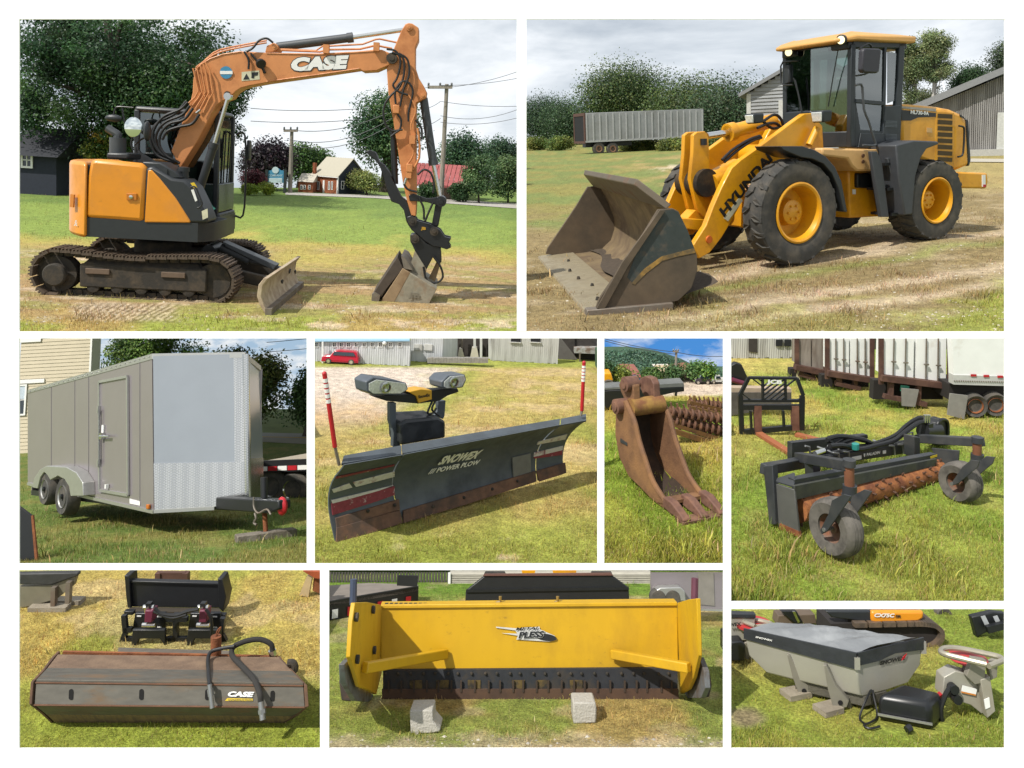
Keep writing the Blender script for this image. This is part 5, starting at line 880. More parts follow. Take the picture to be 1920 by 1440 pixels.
a, c = P3.y(yy-.05, (30, 720), (84, 710)); P('window_head', MB().box((a.x, yy-.1, a.z), (c.x, yy-.03, c.z)), WHITE, t); a, c = P3.y(yy-.05, (30, 643), (78, 627)); P('window_sill', MB().box((a.x, yy-.1, a.z), (c.x, yy-.03, c.z)), WHITE, t)
cu = P3.y(yy-.07, (34, 724), (49, 724), (49, 748), (34, 748)); P('curtain', MB().prism(cu, (0, .01, 0)), mat('curtain', '#c9d6e2', .8), t)
# flatbed trailer at the right
FB = P3.sub(P3.g(500, 935), -12); t = FB.thing('flatbed_trailer', 'flatbed trailer with red and white reflective edge right of the cargo trailer', 'trailer')
zt_, zb_ = FB.y(0, (500, 869), (500, 880)); e0, e1 = FB.y(0, (486, 876), (584, 893)); L0, L1 = e0.x, e1.x+.6; zt = (zt_.z+zb_.z)/2+.1; dk = FB.z(zt, (540, 842))[0].y
for i in range(9): y_ = .05+(dk-.05)*i/9; P('deck_plank', MB().box((L0, y_, zt-.05), (L1, y_+(dk-.05)/9-.02, zt)), mat('deck_wood', '#b5aa98', .85, var=.15, sc=3, stretch=(.4, 4, 4)), t, smooth=0)
P('side_rail', MB().box((L0, -.03, zt-.22), (L1, .06, zt+.02)), BLACK, t); 
for i in range(8): x_ = L0+(L1-L0)*i/8; P('reflector', MB().box((x_, -.04, zt-.19), (x_+(L1-L0)/8-.02, -.03, zt-.1)), RED if i % 2 else WHITE, t)
P('chassis', MB().box((L0, .3, zt-.5), (L1, dk-.2, zt-.06)), BLACK, t)
for px in (508, 548):
    c_ = FB.y(.02, (px, 913 if px < 530 else 918))[0]; w_ = P('wheel', MB().lathe([(.14, .0), (.3, -.02), (.36, .04), (.36, .3), (.14, .3)], (c_.x, .02, c_.z), (0, 1, 0), 22), RUBBER, t); o = P('rim', MB().lathe([(.01, .02), (.06, 0), (.12, .06), (.16, .02), (.2, -.03), (.2, .06), (.01, .08)], (c_.x, .02, c_.z), (0, 1, 0), 20), CHROME, None); o.parent = w_
# dark bucket corner at the lower left
t = P3.thing('bucket_corner', 'black steel bucket corner with rusty edge at the lower left', 'bucket', P3.g(45, 1052)); yy = P3.g(45, 1052).y; P('side_plate', MB().prism(P3.y(yy, (30, 945), (40, 952), (60, 967), (69, 1058), (30, 1060)), (0, .04, 0)), BLACK, t, .01); P('edge', MB().prism(P3.y(yy-.01, (58, 967), (62, 966), (71, 1060), (66, 1060)), (0, .03, 0)), RUST, t)
# ------------------------------------------------------------------ cargo trailer
T = P3.sub((0, 0, 0), -42.5); tr = T.thing('cargo_trailer', 'silver grey enclosed tandem axle cargo trailer with V nose and diamond plate', 'trailer')
GREYM = mat('grey_metallic', '#999194', .3, .3, coat=.5, var=.04, sc=.6, spec=.6, wear=.12, wcol='#6a625a'); NOSE = mat('nose_metallic', '#b4bac0', .2, .5, var=.04, sc=.6, wear=.1, wcol='#8a8a88'); ALU = mat('aluminium', '#c9c9c4', .35, .7, var=.06)
dpm = bpy.data.materials.new('diamond_plate'); dpm.use_nodes = True
def _dp(m):
    t = m.node_tree; N = t.nodes; K = t.links.new; b = N['Principled BSDF']; b.inputs['Base Color'].default_value = (.62, .61, .57, 1); b.inputs['Metallic'].default_value = 1; b.inputs['Roughness'].default_value = .2
    tcn = N.new('ShaderNodeTexCoord'); mpn = N.new('ShaderNodeMapping'); mpn.inputs['Rotation'].default_value = (0, rad(45), 0); ck = N.new('ShaderNodeTexChecker'); ck.inputs['Scale'].default_value = 36; bp = N.new('ShaderNodeBump'); bp.inputs['Strength'].default_value = .5; bp.inputs['Distance'].default_value = .02
    K(tcn.outputs['Object'], mpn.inputs[0]); K(mpn.outputs[0], ck.inputs[0]); K(ck.outputs[1], bp.inputs['Height']); ck.inputs[1].default_value = (.70, .69, .66, 1); ck.inputs[2].default_value = (.55, .55, .54, 1); K(ck.outputs[0], b.inputs['Base Color']); K(bp.outputs[0], b.inputs['Normal'])
_dp(dpm)
YT = -1.05; sp = T.y(YT, (52, 735), (285, 667), (288, 957), (52, 905)); P('side_wall', MB().prism(sp, (0, .06, 0)), GREYM, tr)
A0, A1 = T.y(YT, (288, 959), (285, 664)); A0.z = (A0.z); zlo, zhi = A0.z, A1.z; xa = A0.x
R0 = T.y(YT, (52, 906))[0]; xr_ = R0.x
nrm = V(1.05, -1.07, 0).normalized()    # near nose face normal
Cx = T.pl(A0, nrm, (459, 800))[0]; ap = V(Cx.x, Cx.y, 0); Fx = T.pl(V(ap.x, ap.y, 0), V(1.05, 1.07, 0), (489, 800))[0]
def nz(px_y): return T.pl(A0, nrm, px_y)[0].z
mid = T.pl(A0, nrm, (290, 868), (459, 868))
P('nose_panel', MB().prism(T.pl(A0, nrm, (287, 668), (438, 664), (440, 867), (289, 869)), (-.03, .03, 0)), NOSE, tr)
P('nose_strip', MB().prism(T.pl(A0, nrm, (438, 664), (459, 664), (462, 866), (440, 867)), (-.03, .03, 0)), dpm, tr)
P('stone_guard', MB().prism(T.pl(A0+V(.01, -.01, 0), nrm, (288, 869), (462, 866), (464, 946), (290, 957)), (-.03, .03, 0)), dpm, tr)
n2_ = V(1.05, 1.07, 0); P('far_nose_panel', MB().prism(T.pl(V(ap.x, ap.y, 0), n2_, (459, 664), (489, 689), (493, 866), (462, 866)), (-.03, -.03, 0)), NOSE, tr); P('far_stone_guard', MB().prism(T.pl(V(ap.x, ap.y, 0)+V(.01, .01, 0), n2_, (462, 860), (494, 858), (494, 940), (464, 946)), (-.03, -.03, 0)), dpm, tr)
P('nose_cap', MB().tube([T.pl(A0, nrm, (460, 664))[0]+V(.02, 0, 0), T.pl(A0, nrm, (464, 944))[0]+V(.02, 0, 0)], .05, 10), dpm, tr)
tz = .10
top = MB(); a_, b_ = T.y(YT-.01, (52, 731), (285, 663)); c_ = T.pl(A0+V(.02, -.02, 0), nrm, (459, 660))[0]; d_ = T.pl(V(ap.x, ap.y, 0)+V(.02, .02, 0), n2_, (489.5, 686))[0]
P('roof_trim', top.prism([a_, b_, b_-V(0, 0, .09), a_-V(0, 0, .07)], (0, .05, 0)).prism([b_, c_, c_-V(0, 0, .09), b_-V(0, 0, .09)], (-.03, .03, 0)).prism([c_, d_, d_-V(0, 0, .08), c_-V(0, 0, .09)], (-.03, -.03, 0)), ALU, tr)
P('roof', MB().poly([a_-V(0, 0, .02), b_-V(0, 0, .02), c_-V(0, 0, .02), d_-V(0, 0, .02), V(a_.x, d_.y, a_.z-.02)]), ALU, tr); P('far_wall', MB().prism([V(xr_, Fx.y-.05, zlo), V(Fx.x-.05, Fx.y-.05, zlo), V(d_.x-.05, Fx.y-.05, d_.z-.05), V(xr_, Fx.y-.05, a_.z-.06)], (0, .04, 0)), GREYM, tr); P('rear_wall', MB().box((xr_, YT+.07, zlo+.02), (xr_+.05, Fx.y-.06, a_.z-.1)), GREYM, tr)
P('floor', MB().prism([V(xr_, YT+.07, zlo), V(xa-.03, YT+.07, zlo), V(ap.x-.08, ap.y, zlo), V(Fx.x-.06, Fx.y-.06, zlo), V(xr_, Fx.y-.06, zlo)], (0, 0, .1)), BLACK, tr)
e0, e1 = T.y(YT-.012, (52, 907), (288, 960)); P('bottom_trim', MB().beam(e0, e1, .03, .05).beam(T.pl(A0+V(.02, -.02, 0), nrm, (289, 959))[0], T.pl(A0+V(.02, -.02, 0), nrm, (402, 953))[0], .03, .05), ALU, tr)
dr = T.y(YT-.012, (187, 716), (240, 706), (241.5, 928), (188, 919)); dd = P('door', MB().prism(dr, (0, .02, 0)), GREYM, tr)
df = MB()
for i in range(4): df.beam(dr[i]-V(0, .012, 0), dr[(i+1) % 4]-V(0, .012, 0), .03, .045)
P('door_frame', df, ALU, tr)
for px in (96, 140, 166, 262): q = T.y(YT-.004, (px, 735-(px-52)*.292+4), (px, 905+(px-52)*.22-4)); P('panel_seam', MB().beam(q[0], q[1], .006, .007), mat('seam_grey', '#7d7b7b', .5), tr)
for i in range(26): q = T.y(YT-.02, (56+i*8.9, 733.5-i*2.6))[0]; P('rivet', MB().sph(q, .012, 6), ALU, tr); hb = T.y(YT-.05, (186, 768), (186, 870)); P('door_bar', MB().cyl(hb[0], hb[1], .016, n=8), ALU, tr)
for py in (768, 868): P('hinge', MB().cbox(T.y(YT-.04, (185, py))[0], (.05, .05, .12)), ALU, tr)
P('door_latch', MB().cbox(T.y(YT-.05, (191, 818))[0], (.09, .06, .1)).cyl(*T.y(YT-.08, (187, 818), (204, 818)), .02, n=8), CHROME, tr); P('latch_plate', MB().cbox(T.y(YT-.03, (193, 804))[0], (.08, .02, .13)), WHITE, tr); P('door_stop', MB().cbox(T.y(YT-.05, (200, 912))[0], (.05, .05, .07)), WHITE, tr)
P('reflector', MB().prism(T.y(YT-.012, (243, 935), (262, 940), (262, 948), (243, 944)), (0, .006, 0)), WHITE, tr); P('marker_light', MB().cbox(T.y(YT-.03, (278, 950))[0], (.09, .04, .07)), mat('amber', '#c9701f', .3), tr, .01)
fn = [(62, 913), (66, 896), (75, 880), (87, 873), (124, 875), (143, 886), (155, 905), (156, 930), (149, 930), (146, 908), (136, 893), (121, 884), (106, 889), (98, 899), (93, 898), (89, 888), (82, 884), (74, 894), (68, 913)]
f3 = T.y(YT-.2, (60, 914), (64, 896), (75, 880), (87, 873.5), (124, 875.5), (143, 886), (155, 905), (156, 930), (132, 930), (129, 912), (121, 899), (108, 892), (99, 897), (94, 900), (88, 890), (82, 885), (75, 895), (70, 916)); P('fender', MB().prism(f3, (0, .2, 0)), ALU, tr, .01)
for (px, py, r_) in ((84, 917, .3), (117.5, 931, .34)):
    c_ = T.y(YT-.15, (px, py))[0]; ty = P('wheel', MB().lathe([(r_*.55, .0), (r_*.9, -.02), (r_, .03), (r_, .2), (r_*.55, .2)], (c_.x, YT-.15, c_.z), (0, 1, 0), 26), RUBBER, tr); o = P('rim', MB().lathe([(.01, .01), (.07, .01), (.08, .04), (r_*.4, .06), (r_*.52, .02), (r_*.58, -.02), (r_*.58, .06), (.01, .09)], (c_.x, YT-.15, c_.z), (0, 1, 0), 22), ALU, None); o.parent = ty; o = P('hub_cap', MB().lathe([(.01, -.05), (.045, -.04), (.05, .02), (.01, .03)], (c_.x, YT-.15, c_.z), (0, 1, 0), 12), BLACK, None); o.parent = ty
YJ = T.g(499, 1010).y
tg = T.y(YJ-.1, (396, 932), (480, 936), (522, 938), (523, 955), (500, 963), (396, 955)); P('tongue', MB().prism(tg, (0, .2, 0)), BLACK, tr, .02); cq = T.y(YJ, (529, 949))[0]; P('coupler', MB().sph(cq, (.10, .07, .13)), RED, tr); P('coupler_socket', MB().beam(T.y(YJ, (505, 945))[0], cq, .12, .1), BLACK, tr, .02)
j0, j1, j2 = T.y(YJ, (495, 895), (496, 960), (499, 1009)); P('jack', MB().cyl(j0, j1, .05, n=12), BLACK, tr); P('jack_leg', MB().cyl(j1, j2, .034, n=12).cyl(j2, j2+V(0, 0, .015), .12, n=14), RUST, tr)
P('safety_chain', MB().tube(T.y(YJ-.14, (476, 932), (476, 950), (484, 962), (500, 955), (508, 965)), .014, 6, 4).tube(T.y(YJ-.14, (478, 962), (480, 972), (476, 980), (481, 984)), .018, 6, 3), STEEL, tr)
lx = MB()
P('corrugation', MB().box((0, 0, 0), (.001, .001, .001)), ALU, tr) if 0 else None
wb = T.sub((j2.x, j2.y, 0), 70); t = wb.thing('timber_block', 'weathered timber block under the cargo trailer jack', 'block'); P('block', MB().box((-.42, -.13, -.02), (.42, .13, max(.1, j2.z))), mat('old_timber', '#8d857a', .9, col2='#6f675b', lo=.4, hi=.6, sc=6, bump=.5, bsc=30), t, .015)
# ================================================================== PLOT 4: the snow plow
def car(fr, name, label, x0, x1, yb, yt, col, kind='box', face=-1, group=None, yaw=0, cat='car'):
    """small passenger vehicle; px x0..x1 wheel to wheel ends, standing on row yb; face -1 looks left"""
    b = fr.g((x0+x1)/2, yb); a, c, d = fr.y(b.y, (x0, yb), (x1, yb), ((x0+x1)/2, yt)); Lc = c.x-a.x; Hc = d.z; Q = fr.sub(b, yaw); t = Q.thing(name, label, cat, group=group)
    PR = {'box': [(-.5, .2), (-.49, .46), (-.44, .56), (-.27, .62), (-.17, .94), (-.05, 1.0), (.38, .98), (.46, .9), (.485, .55), (.5, .4), (.49, .18)],
          'suv': [(-.5, .2), (-.49, .45), (-.46, .56), (-.25, .62), (-.13, .95), (.0, 1.0), (.36, .97), (.47, .62), (.5, .45), (.49, .2)],
          'sedan': [(-.5, .2), (-.49, .45), (-.45, .55), (-.22, .62), (-.08, .97), (.1, 1.0), (.25, .95), (.4, .64), (.49, .6), (.5, .25)],
          'pickup': [(-.5, .22), (-.49, .5), (-.47, .6), (-.26, .64), (-.17, .97), (-.08, 1.0), (.1, .98), (.14, .64), (.49, .64), (.5, .25)]}[kind]
    W = Lc*.2; m_ = mat('car_'+col, col, .25, coat=.5, var=.03); f = -face
    low = [(u, v) for u, v in PR if v <= .66]; pts = lambda pr, y_, k=1: [V(f*-u*Lc*-1*k if 0 else u*Lc*(1 if face < 0 else -1), y_, v*Hc) for u, v in pr]
    sh = .63
    lo_ = [q for q in PR if q[1] < sh]; up_ = [q for q in PR if q[1] >= sh]
    bl = MB(); body = PR; ring = lambda y_, cut: [V(u*Lc*(1 if face < 0 else -1), y_, min(v, 1)*Hc) for u, v in body]
    def sect(y_, kz): return [V(u*Lc*(1 if face < 0 else -1)*(1 if v < .6 else .985), y_*(1 if v < .66 else .82), v*Hc) for u, v in body]
    bl.loft([sect(-W, 1), sect(W, 1)]); P('body', bl, m_, t, Lc*.012)
    gl = [q for q in PR if q[1] > .6]; u0, u1 = gl[0][0]+.05, gl[-1][0]-.05
    sx = 1 if face < 0 else -1
    ed = [(u0+.03, .66), (gl[0][0]+(.1 if kind != 'x' else 0), .9), (min(u1, .36 if kind != 'pickup' else .08), .9), (min(u1+.02, .42 if kind != 'pickup' else .11), .66)]
    for y_, s_ in ((-W, -1), (W, 1)):
        P('side_window', MB().prism([V(sx*u*Lc, y_*(1.0 if v < .7 else .86)+s_*.004, v*Hc) for u, v in ed], (0, s_*.006, 0)), BKGLASS, t)
    P('windscreen', MB().hexa([V(sx*(gl[0][0]-.012)*Lc, -W*.85, .645*Hc), V(sx*(gl[0][0]-.012)*Lc, W*.85, .645*Hc), V(sx*gl[0][0]*Lc, W*.85, .645*Hc), V(sx*gl[0][0]*Lc, -W*.85, .645*Hc), V(sx*(gl[1][0]-.012)*Lc, -W*.75, .93*Hc), V(sx*(gl[1][0]-.012)*Lc, W*.75, .93*Hc), V(sx*gl[1][0]*Lc, W*.75, .93*Hc), V(sx*gl[1][0]*Lc, -W*.75, .93*Hc)]), mat('pale_glass', '#b9cfcf', .1, var=.05), t)
    wr = Hc*.21
    for u in (-.31, .31):
        for y_, s_ in ((-W, -1), (W, 1)):
            w_ = P('wheel', MB().lathe([(wr*.5, -.02*Lc), (wr*.95, -.02*Lc), (wr, 0), (wr, .05*Lc), (wr*.5, .05*Lc)], V(sx*u*Lc, y_*.97, wr), (0, -s_, 0), 18), RUBBER, t); o = P('rim', MB().lathe([(.002, -.022*Lc), (wr*.6, -.024*Lc), (wr*.66, -.015*Lc), (.002, 0)], V(sx*u*Lc, y_*.97, wr), (0, -s_, 0), 14), CHROME, None); o.parent = w_
    for y_ in (-W*.75, W*.75): P('headlight', MB().cbox(V(-sx*.485*Lc, y_, .47*Hc), (.04*Lc, W*.35, .09*Hc)), LAMP, t); P('tail_light', MB().cbox(V(sx*.488*Lc, y_*1.1, .52*Hc), (.03*Lc, W*.2, .12*Hc)), RED, t)
    P('bumper', MB().box((-.5*Lc, -W, .17*Hc), (.5*Lc, W, .27*Hc)), BLACK if kind != 'box' else m_, t)
    return t
P4 = frame(754.5, 981.8, 8.256, 1.0, 3, 3)
def col4(X, Y, x, y):
    n = fbm(x*1.0+33, y*.8+7); n2 = fbm(x*4.5, y*4.5+3); c = mixc(C3('#9aa050'), C3('#b0a464'), sm(.38, .58, n)); c = mixc(c, C3('#8c9e42'), sm(960, 1040, Y+(n-.47)*160)*.8)
    c = mixc(c, C3('#c3b28a'), sm(.5, .62, fbm(x*1.4, y*2.4+9))*(1-sm(830, 930, Y))*.6)
    gv = (1-sm(760, 850, X+(n-.47)*260-(Y-700)*-.9*0+(Y-690)*1.1))*sm(684, 690, Y)*(1-sm(775, 830, Y)); c = mixc(c, mixc(C3('#cfc8bb'), C3('#c2ad88'), sm(720, 790, Y+(n2-.5)*60)), gv)
    c = mixc(c, C3('#cabfa2'), sm(.56, .64, n2)*sm(990, 1030, Y)*(1-sm(60, 150, abs(X-860)))*.9); c = mixc(c, C3('#8fa048'), (1-sm(686, 692, Y))*.8)
    return c*(.78+.46*n2)[..., None]
G4 = Ground(P4, 585, 1125, 668, 1063, col4, nx=110, ny=100)
G4.grass(52000, .055, 'grass', 692, 1062, mask=lambda X, Y, x, y: 1-.97*(1-sm(760, 850, X+(Y-690)*1.1))*(1-sm(775, 830, Y)), label='short sunlit grass around the snow plow', wid=.06, power=.8)
# white sheds along the top
WB = mat('white_boards', '#dcdfe1', .8, col2='#b9bcbe', lo=.5, hi=.7, sc=1.5, var=.1, stretch=(3, 3, .4)); WB2 = mat('white_boards_worn', '#d3d3cf', .85, col2='#a6a49e', lo=.5, hi=.68, sc=2, var=.12, stretch=(3, 3, .4))
def shed(fr, name, label, x0, x1, yb, yt, nb, mt, dep=.12, seed=1, base=None):
    b = fr.g(x0, yb); t = fr.thing(name, label, 'shed', b); a, c, d = fr.y(b.y, (x0, yb), (x1, yb), ((x0+x1)/2, yt)); zz = fr.y(b.y, (x0, yt), (x1, yt)); z0, z1 = zz[0].z, zz[1].z
    P('wall', MB().prism([V(a.x, b.y+.02, -.3), V(c.x, b.y+.02, -.3), V(c.x, b.y+.02, z1-.01), V(a.x, b.y+.02, z0-.01)], (0, dep, 0)), mt, t, smooth=0); boards(fr, t, (a.x, b.y, 0), (1, 0, 0), c.x-a.x, lambda f: (0., z0+(z1-z0)*f), nb, mt, .015, .006, seed=seed); return t, b.y, a, c
t, yy, a, c = shed(P4, 'long_white_shed', 'long white board shed with a row of small windows behind the red car', 583, 768, 677, 640, 44, WB)
for px in (593, 627, 640, 653.5, 668, 683, 698, 713.5, 732, 750): window(P4, t, P4.y(yy-.01, (px, 646.5))[0], (1, 0, 0), .075, .085, WHITE, BKGLASS, bars=(1, 1), fw=.012)
r0, r1 = P4.y(yy-.06, (583, 641), (768, 640)); r2 = P4.y(yy+.3, (583, 631), (768, 631)); P('roof', MB().hexa([r0, r1, r2[1], r2[0], r0+V(0, 0, .02), r1+V(0, 0, .02), r2[1]+V(0, 0, .02), r2[0]+V(0, 0, .02)]), mat('blue_tin', '#9cc6de', .5, var=.05), t, smooth=0)
for px in (605,): q = P4.y(yy-.12, (px, 682), (px, 641)); P('porch_post', MB().beam(q[0], q[1], .03, .03), WHITE, t)
q = P4.y(yy-.03, (721, 643))[0]; P('lamp', MB().sph(q, .045), WHITE, t)
t, yy, a, c = shed(P4, 'white_shed', 'white board shed with two shuttered panels next to the long shed', 768, 829, 677, 630, 16, WB, seed=3)
for px in (784, 803): q = P4.y(yy-.02, (px, 651))[0]; P('shutter', MB().cbox(q, (.17, .03, .13)), WB2, t, .004)
e0 = P4.y(yy, (829, 679), (829, 627)); P('side_wall', MB().prism([V(e0[0].x, yy, 0), V(e0[0].x+.28, yy+.5, 0), V(e0[1].x+.28, yy+.5, e0[1].z), V(e0[1].x, yy, e0[1].z)], (0, .02, 0)), WB, t)
b = P4.g(880, 672); t = P4.thing('open_shed', 'dark open shed bay with concrete blocks in front', 'shed', b); q = P4.y(b.y, (846, 673), (922, 671), (922, 631), (846, 631)); DKI = mat('shed_dark', '#3f3a36', .9, var=.3, sc=4)
P('back_wall', MB().prism([v+V(0, .15, 0) for v in q], (0, .05, 0)), DKI, t)
for px in (849, 866, 890, 902, 918): s_ = P4.y(b.y, (px, 672), (px, 627)); P('post', MB().beam(s_[0], s_[1], .05, .05), WB2 if px > 885 else mat('shed_post', '#6b6259', .9), t)
b = P4.g(917, 675); 
t, yy, a, c = shed(P4, 'white_annex', 'white board annex with two dark square windows', 919, 1046, 676, 630, 34, WB2, seed=6)
for px in (967, 1004): q = P4.y(yy-.02, (px, 636))[0]; P('window', MB().cbox(q, (.2, .03, .11)), mat('dark_inside', '#1b1c20'), t, .003); P('window_sill', MB().cbox(q-V(0, .01, .065), (.23, .04, .02)), WB2, t)
b = P4.g(1060, 674); t = P4.thing('dark_barn_end', 'dark weathered barn end with diagonal boards at the right', 'barn', b)
q = P4.y(b.y, (1046, 674), (1078, 675), (1078, 632), (1046, 632)); P('wall', MB().prism([v+V(0, .05, 0) for v in q], (0, .2, 0)), DKI, t)
for i in range(9):
    s_ = P4.y(b.y-.005, (1047+i*4.2, 674), (1047+max(0, i-7)*4.2, 674-min(i, 7)*5.4)); P('diagonal_board', MB().beam(s_[0], s_[1], .01, .045), mat('old_board', '#6f6b67', .9), t)
q = P4.y(b.y+.1, (1078, 676), (1126, 680), (1126, 633), (1078, 633)); P('dark_wall', MB().prism(q, (0, .2, 0)), DKI, t)
b = P4.g(1102, 679); t = P4.thing('utility_trailer', 'rusty pale flat trailer parked before the dark barn', 'trailer', b); q = P4.y(b.y, (1077, 653), (1126, 653), (1126, 664), (1077, 662)); P('bed', MB().prism(q, (0, .5, 0)), mat('trailer_pale', '#a9aaa6', .7, col2='#7d6a5b', lo=.45, hi=.6, sc=8), t)
for px in (1087, 1122): s_ = P4.y(b.y+.02, (px, 679), (px, 660)); P('leg', MB().beam(s_[0], s_[1], .03, .03), STEEL, t)
for (x0, x1, y0, y1, lab) in ((857, 870, 671, 654, 'small pale concrete barrier block beside the shed post'), (881, 898, 671, 652, 'larger pale concrete barrier block in the open shed bay')):
    b = P4.g((x0+x1)/2, y0+2); q = P4.y(b.y, (x0, y0+2), (x1, y0+2), (x1-4, y1), (x0+4, y1)); P4.solo('concrete_barrier', MB().prism([v-b for v in q], (0, .15, 0)).mesh('concrete_barrier', 0), mat('barrier_concrete', '#cfc8b8', .9, var=.1), lab, 'barrier', loc=b)
b = P4.g(800, 683); t = P4.thing('stone_wall', 'low grey stone retaining wall in front of the sheds', 'wall', b); rg = random.Random(2)
for i in range(22):
    px = 801+i*5.2; q = P4.y(b.y, (px, 681-.02*i), (px+4.9, 681), (px+4.9, 671+rg.random()), (px, 671+rg.random())); P('stone', MB().prism(q, (0, .12, 0)), mat('grey_stone', '#96928a', .9, var=.2, sc=6), t)
car(P4, 'parked_car', 'red boxy hatchback parked before the long white shed', 605.5, 674, 680.5, 655, '#c8243c', 'box', -1)
# ------------------------------------------------------------------ the plow
W = P4.sub((0, 0, 0), 40.2); pw = W.thing('snow_plow', 'dark grey snow plow blade with lights, markers and rusty cutting edge on grass', 'plow')
PLG = mat('plow_grey', '#596168', .5, .1, col2='#474d52', lo=.45, hi=.7, sc=2.5, var=.12); PRUST = mat('plow_rust', '#7b5a45', .8, .1, col2='#5a4a40', lo=.42, hi=.62, sc=5, var=.25); PRED = mat('worn_red', '#8d3443', .6, col2='#c9b9b4', lo=.58, hi=.66, sc=12, var=.2); PWH = mat('worn_white', '#dcd8d3', .6, col2='#8d4650', lo=.55, hi=.68, sc=9, var=.1)
def yv(z): v = min(max(z/.78, 0), 1.1); return .13*math.sin(math.pi*min(v, 1)*.9)-.24*v**3
def surf(px, py, off=.008):
    y_ = 0
    for _ in range(8): p = W.y(y_, (px, py))[0]; y_ = yv(p.z)-off
    return W.y(y_, (px, py))[0]
def mold(nm, bl, br, tl, tr_, nu=8, nv=10, th=.02):
    """moldboard section between pixel corners"""
    f = MB(); rows = []
    for j in range(nv+1):
        v = j/nv; row = []
        for i in range(nu+1):
            u = i/nu; b_ = W.y(0, (bl[0]+(br[0]-bl[0])*u, bl[1]+(br[1]-bl[1])*u))[0]; t_ = W.y(yv(.78), (tl[0]+(tr_[0]-tl[0])*u, tl[1]+(tr_[1]-tl[1])*u))[0]
            z = b_.z+(t_.z-b_.z)*v; row.append(V(b_.x+(t_.x-b_.x)*v, yv(z), z))
        rows.append(row)
    fr_ = [q for r in rows for q in r]; n = nu+1; bk = [q+V(0, th, 0) for q in fr_]; N_ = len(fr_); fs = []
    for j in range(nv):
        for i in range(nu): a = j*n+i; fs += [(a, a+1, a+n+1, a+n), (a+N_, a+N_+n, a+N_+n+1, a+N_+1)]
    bd = [i for i in range(n)]+[j*n+nu for j in range(1, nv+1)]+[nv*n+i for i in range(nu-1, -1, -1)]+[j*n for j in range(nv-1, 0, -1)]
    for k in range(len(bd)): a, b_ = bd[k], bd[(k+1) % len(bd)]; fs.append((a, b_, b_+N_, a+N_))
    f.add(fr_+bk, fs); return P(nm, f, PLG, pw)
mold('wing', (629, 1016), (755, 980), (640, 868), (752, 851)); mold('moldboard', (758, 979), (1010, 903), (754.5, 850), (1048, 796)); mold('wing', (1013, 903), (1062, 887), (1051, 796), (1099, 788))
def lip(*q): a = W.y(yv(.78), q[0], q[1]); c = W.y(yv(.78)+.10, q[2], q[3]); return MB().prism([a[0], a[1], c[0], c[1]], (0, .0, -.02))
P('top_lip', lip((640, 869), (753, 851), (752, 835), (645, 854)), PLG, pw); P('top_lip', lip((754.5, 850), (1049, 796), (1050, 785), (753, 834)), PLG, pw); P('top_lip', lip((1051, 796), (1099, 788), (1099, 776), (1052, 785)), PLG, pw)
def strip(nm, m_, *q, off=.03): P(nm, MB().prism([surf(x_, y_, off) for x_, y_ in q], (0, .02, 0)), m_, pw)
strip('cutting_edge', PRUST, (757, 958), (880, 921), (1003, 884), (1006, 903), (880, 944), (757, 981)); strip('cutting_edge', PRUST, (632, 990), (750, 957), (755, 981), (631, 1019)); strip('cutting_edge', PRUST, (1006, 884), (1060, 868), (1062, 887), (1012, 903))
strip('wear_plate', PRUST, (630, 972), (748, 937), (750, 955), (632, 990), off=.022); strip('patch_plate', mat('patch_grey', '#7c7d79', .6, .2, var=.15), (961, 858), (995, 850), (996, 885), (963, 895), off=.015)
for q, m_ in ((((631, 894), (740, 871), (739, 874), (630, 898)), PRED), (((662, 904), (740, 884), (740, 894), (668, 913)), PWH), (((623, 918), (655, 906), (661, 914), (626, 924)), PWH), (((622, 944), (740, 912), (740, 928), (707, 940), (624, 966)), PRED), (((622, 938), (738, 910), (700, 924), (624, 945)), PWH), (((1010, 828), (1064, 814), (1060, 824), (1007, 834)), PWH), (((1002, 849), (1056, 836), (1055, 844), (1001, 857)), PWH), (((1001, 856), (1055, 844), (1054, 853), (1002, 860)), PRED)): strip('stripe_decal', m_, *q, off=.012)
for px, py in ((690, 958), (740, 947), (812, 950), (870, 933), (923, 917), (970, 902)): P('bolt', MB().sph(surf(px, py, .035), .018, 8), MUD, pw)
def stext(st, m_, b0, b1, t0, **k): a, b_, c = surf(*b0, .02), surf(*b1, .02), surf(*t0, .02); text('lettering', st, m_, pw, a, b_-a, c-a, (b_-a).length, (c-a).length*.97, **k)
stext('SNOWEX', WHITE, (819, 872), (894, 859), (822, 857), bold=.05, shear=.2); stext('/// POWER PLOW', WHITE, (802, 889), (898, 870), (803, 880), bold=.03, shear=.25)
P('logo_slash', MB().prism([surf(*q, .02) for q in ((888, 861), (896, 850), (907, 842), (899, 851))], (0, .003, 0)), mat('decal_grey', '#9a9c9d', .5), pw)
P('frame_back', MB().box((.35, .15, .15), (1.5, .35, .3)).box((.3, .3, .1), (.55, .9, .25)), BLACK, pw)
YP = .55
P('light_post', MB().prism(W.y(YP, (731, 755), (743, 755), (743, 790), (751, 812), (751, 838), (737, 838), (738, 812), (731, 790)), (0, .06, 0)), PLG, pw, .006); P('light_post', MB().prism(W.y(YP+.1, (821, 752), (836, 751), (834, 780), (831, 786), (816, 780), (822, 770)), (0, .06, 0)), PLG, pw, .006)
P('power_pack', MB().loft([W.y(YP-.1, (752, 836), (836, 822), (836, 790), (822, 782), (762, 788), (750, 795)), [v+V(.02, .32, 0) for v in W.y(YP-.1, (754, 834), (836, 820), (836, 790), (818, 781), (764, 784), (752, 792))]]), mat('pack_black', '#23262a', .4, col2='#32363a', lo=.45, hi=.65, sc=6), pw, .03)
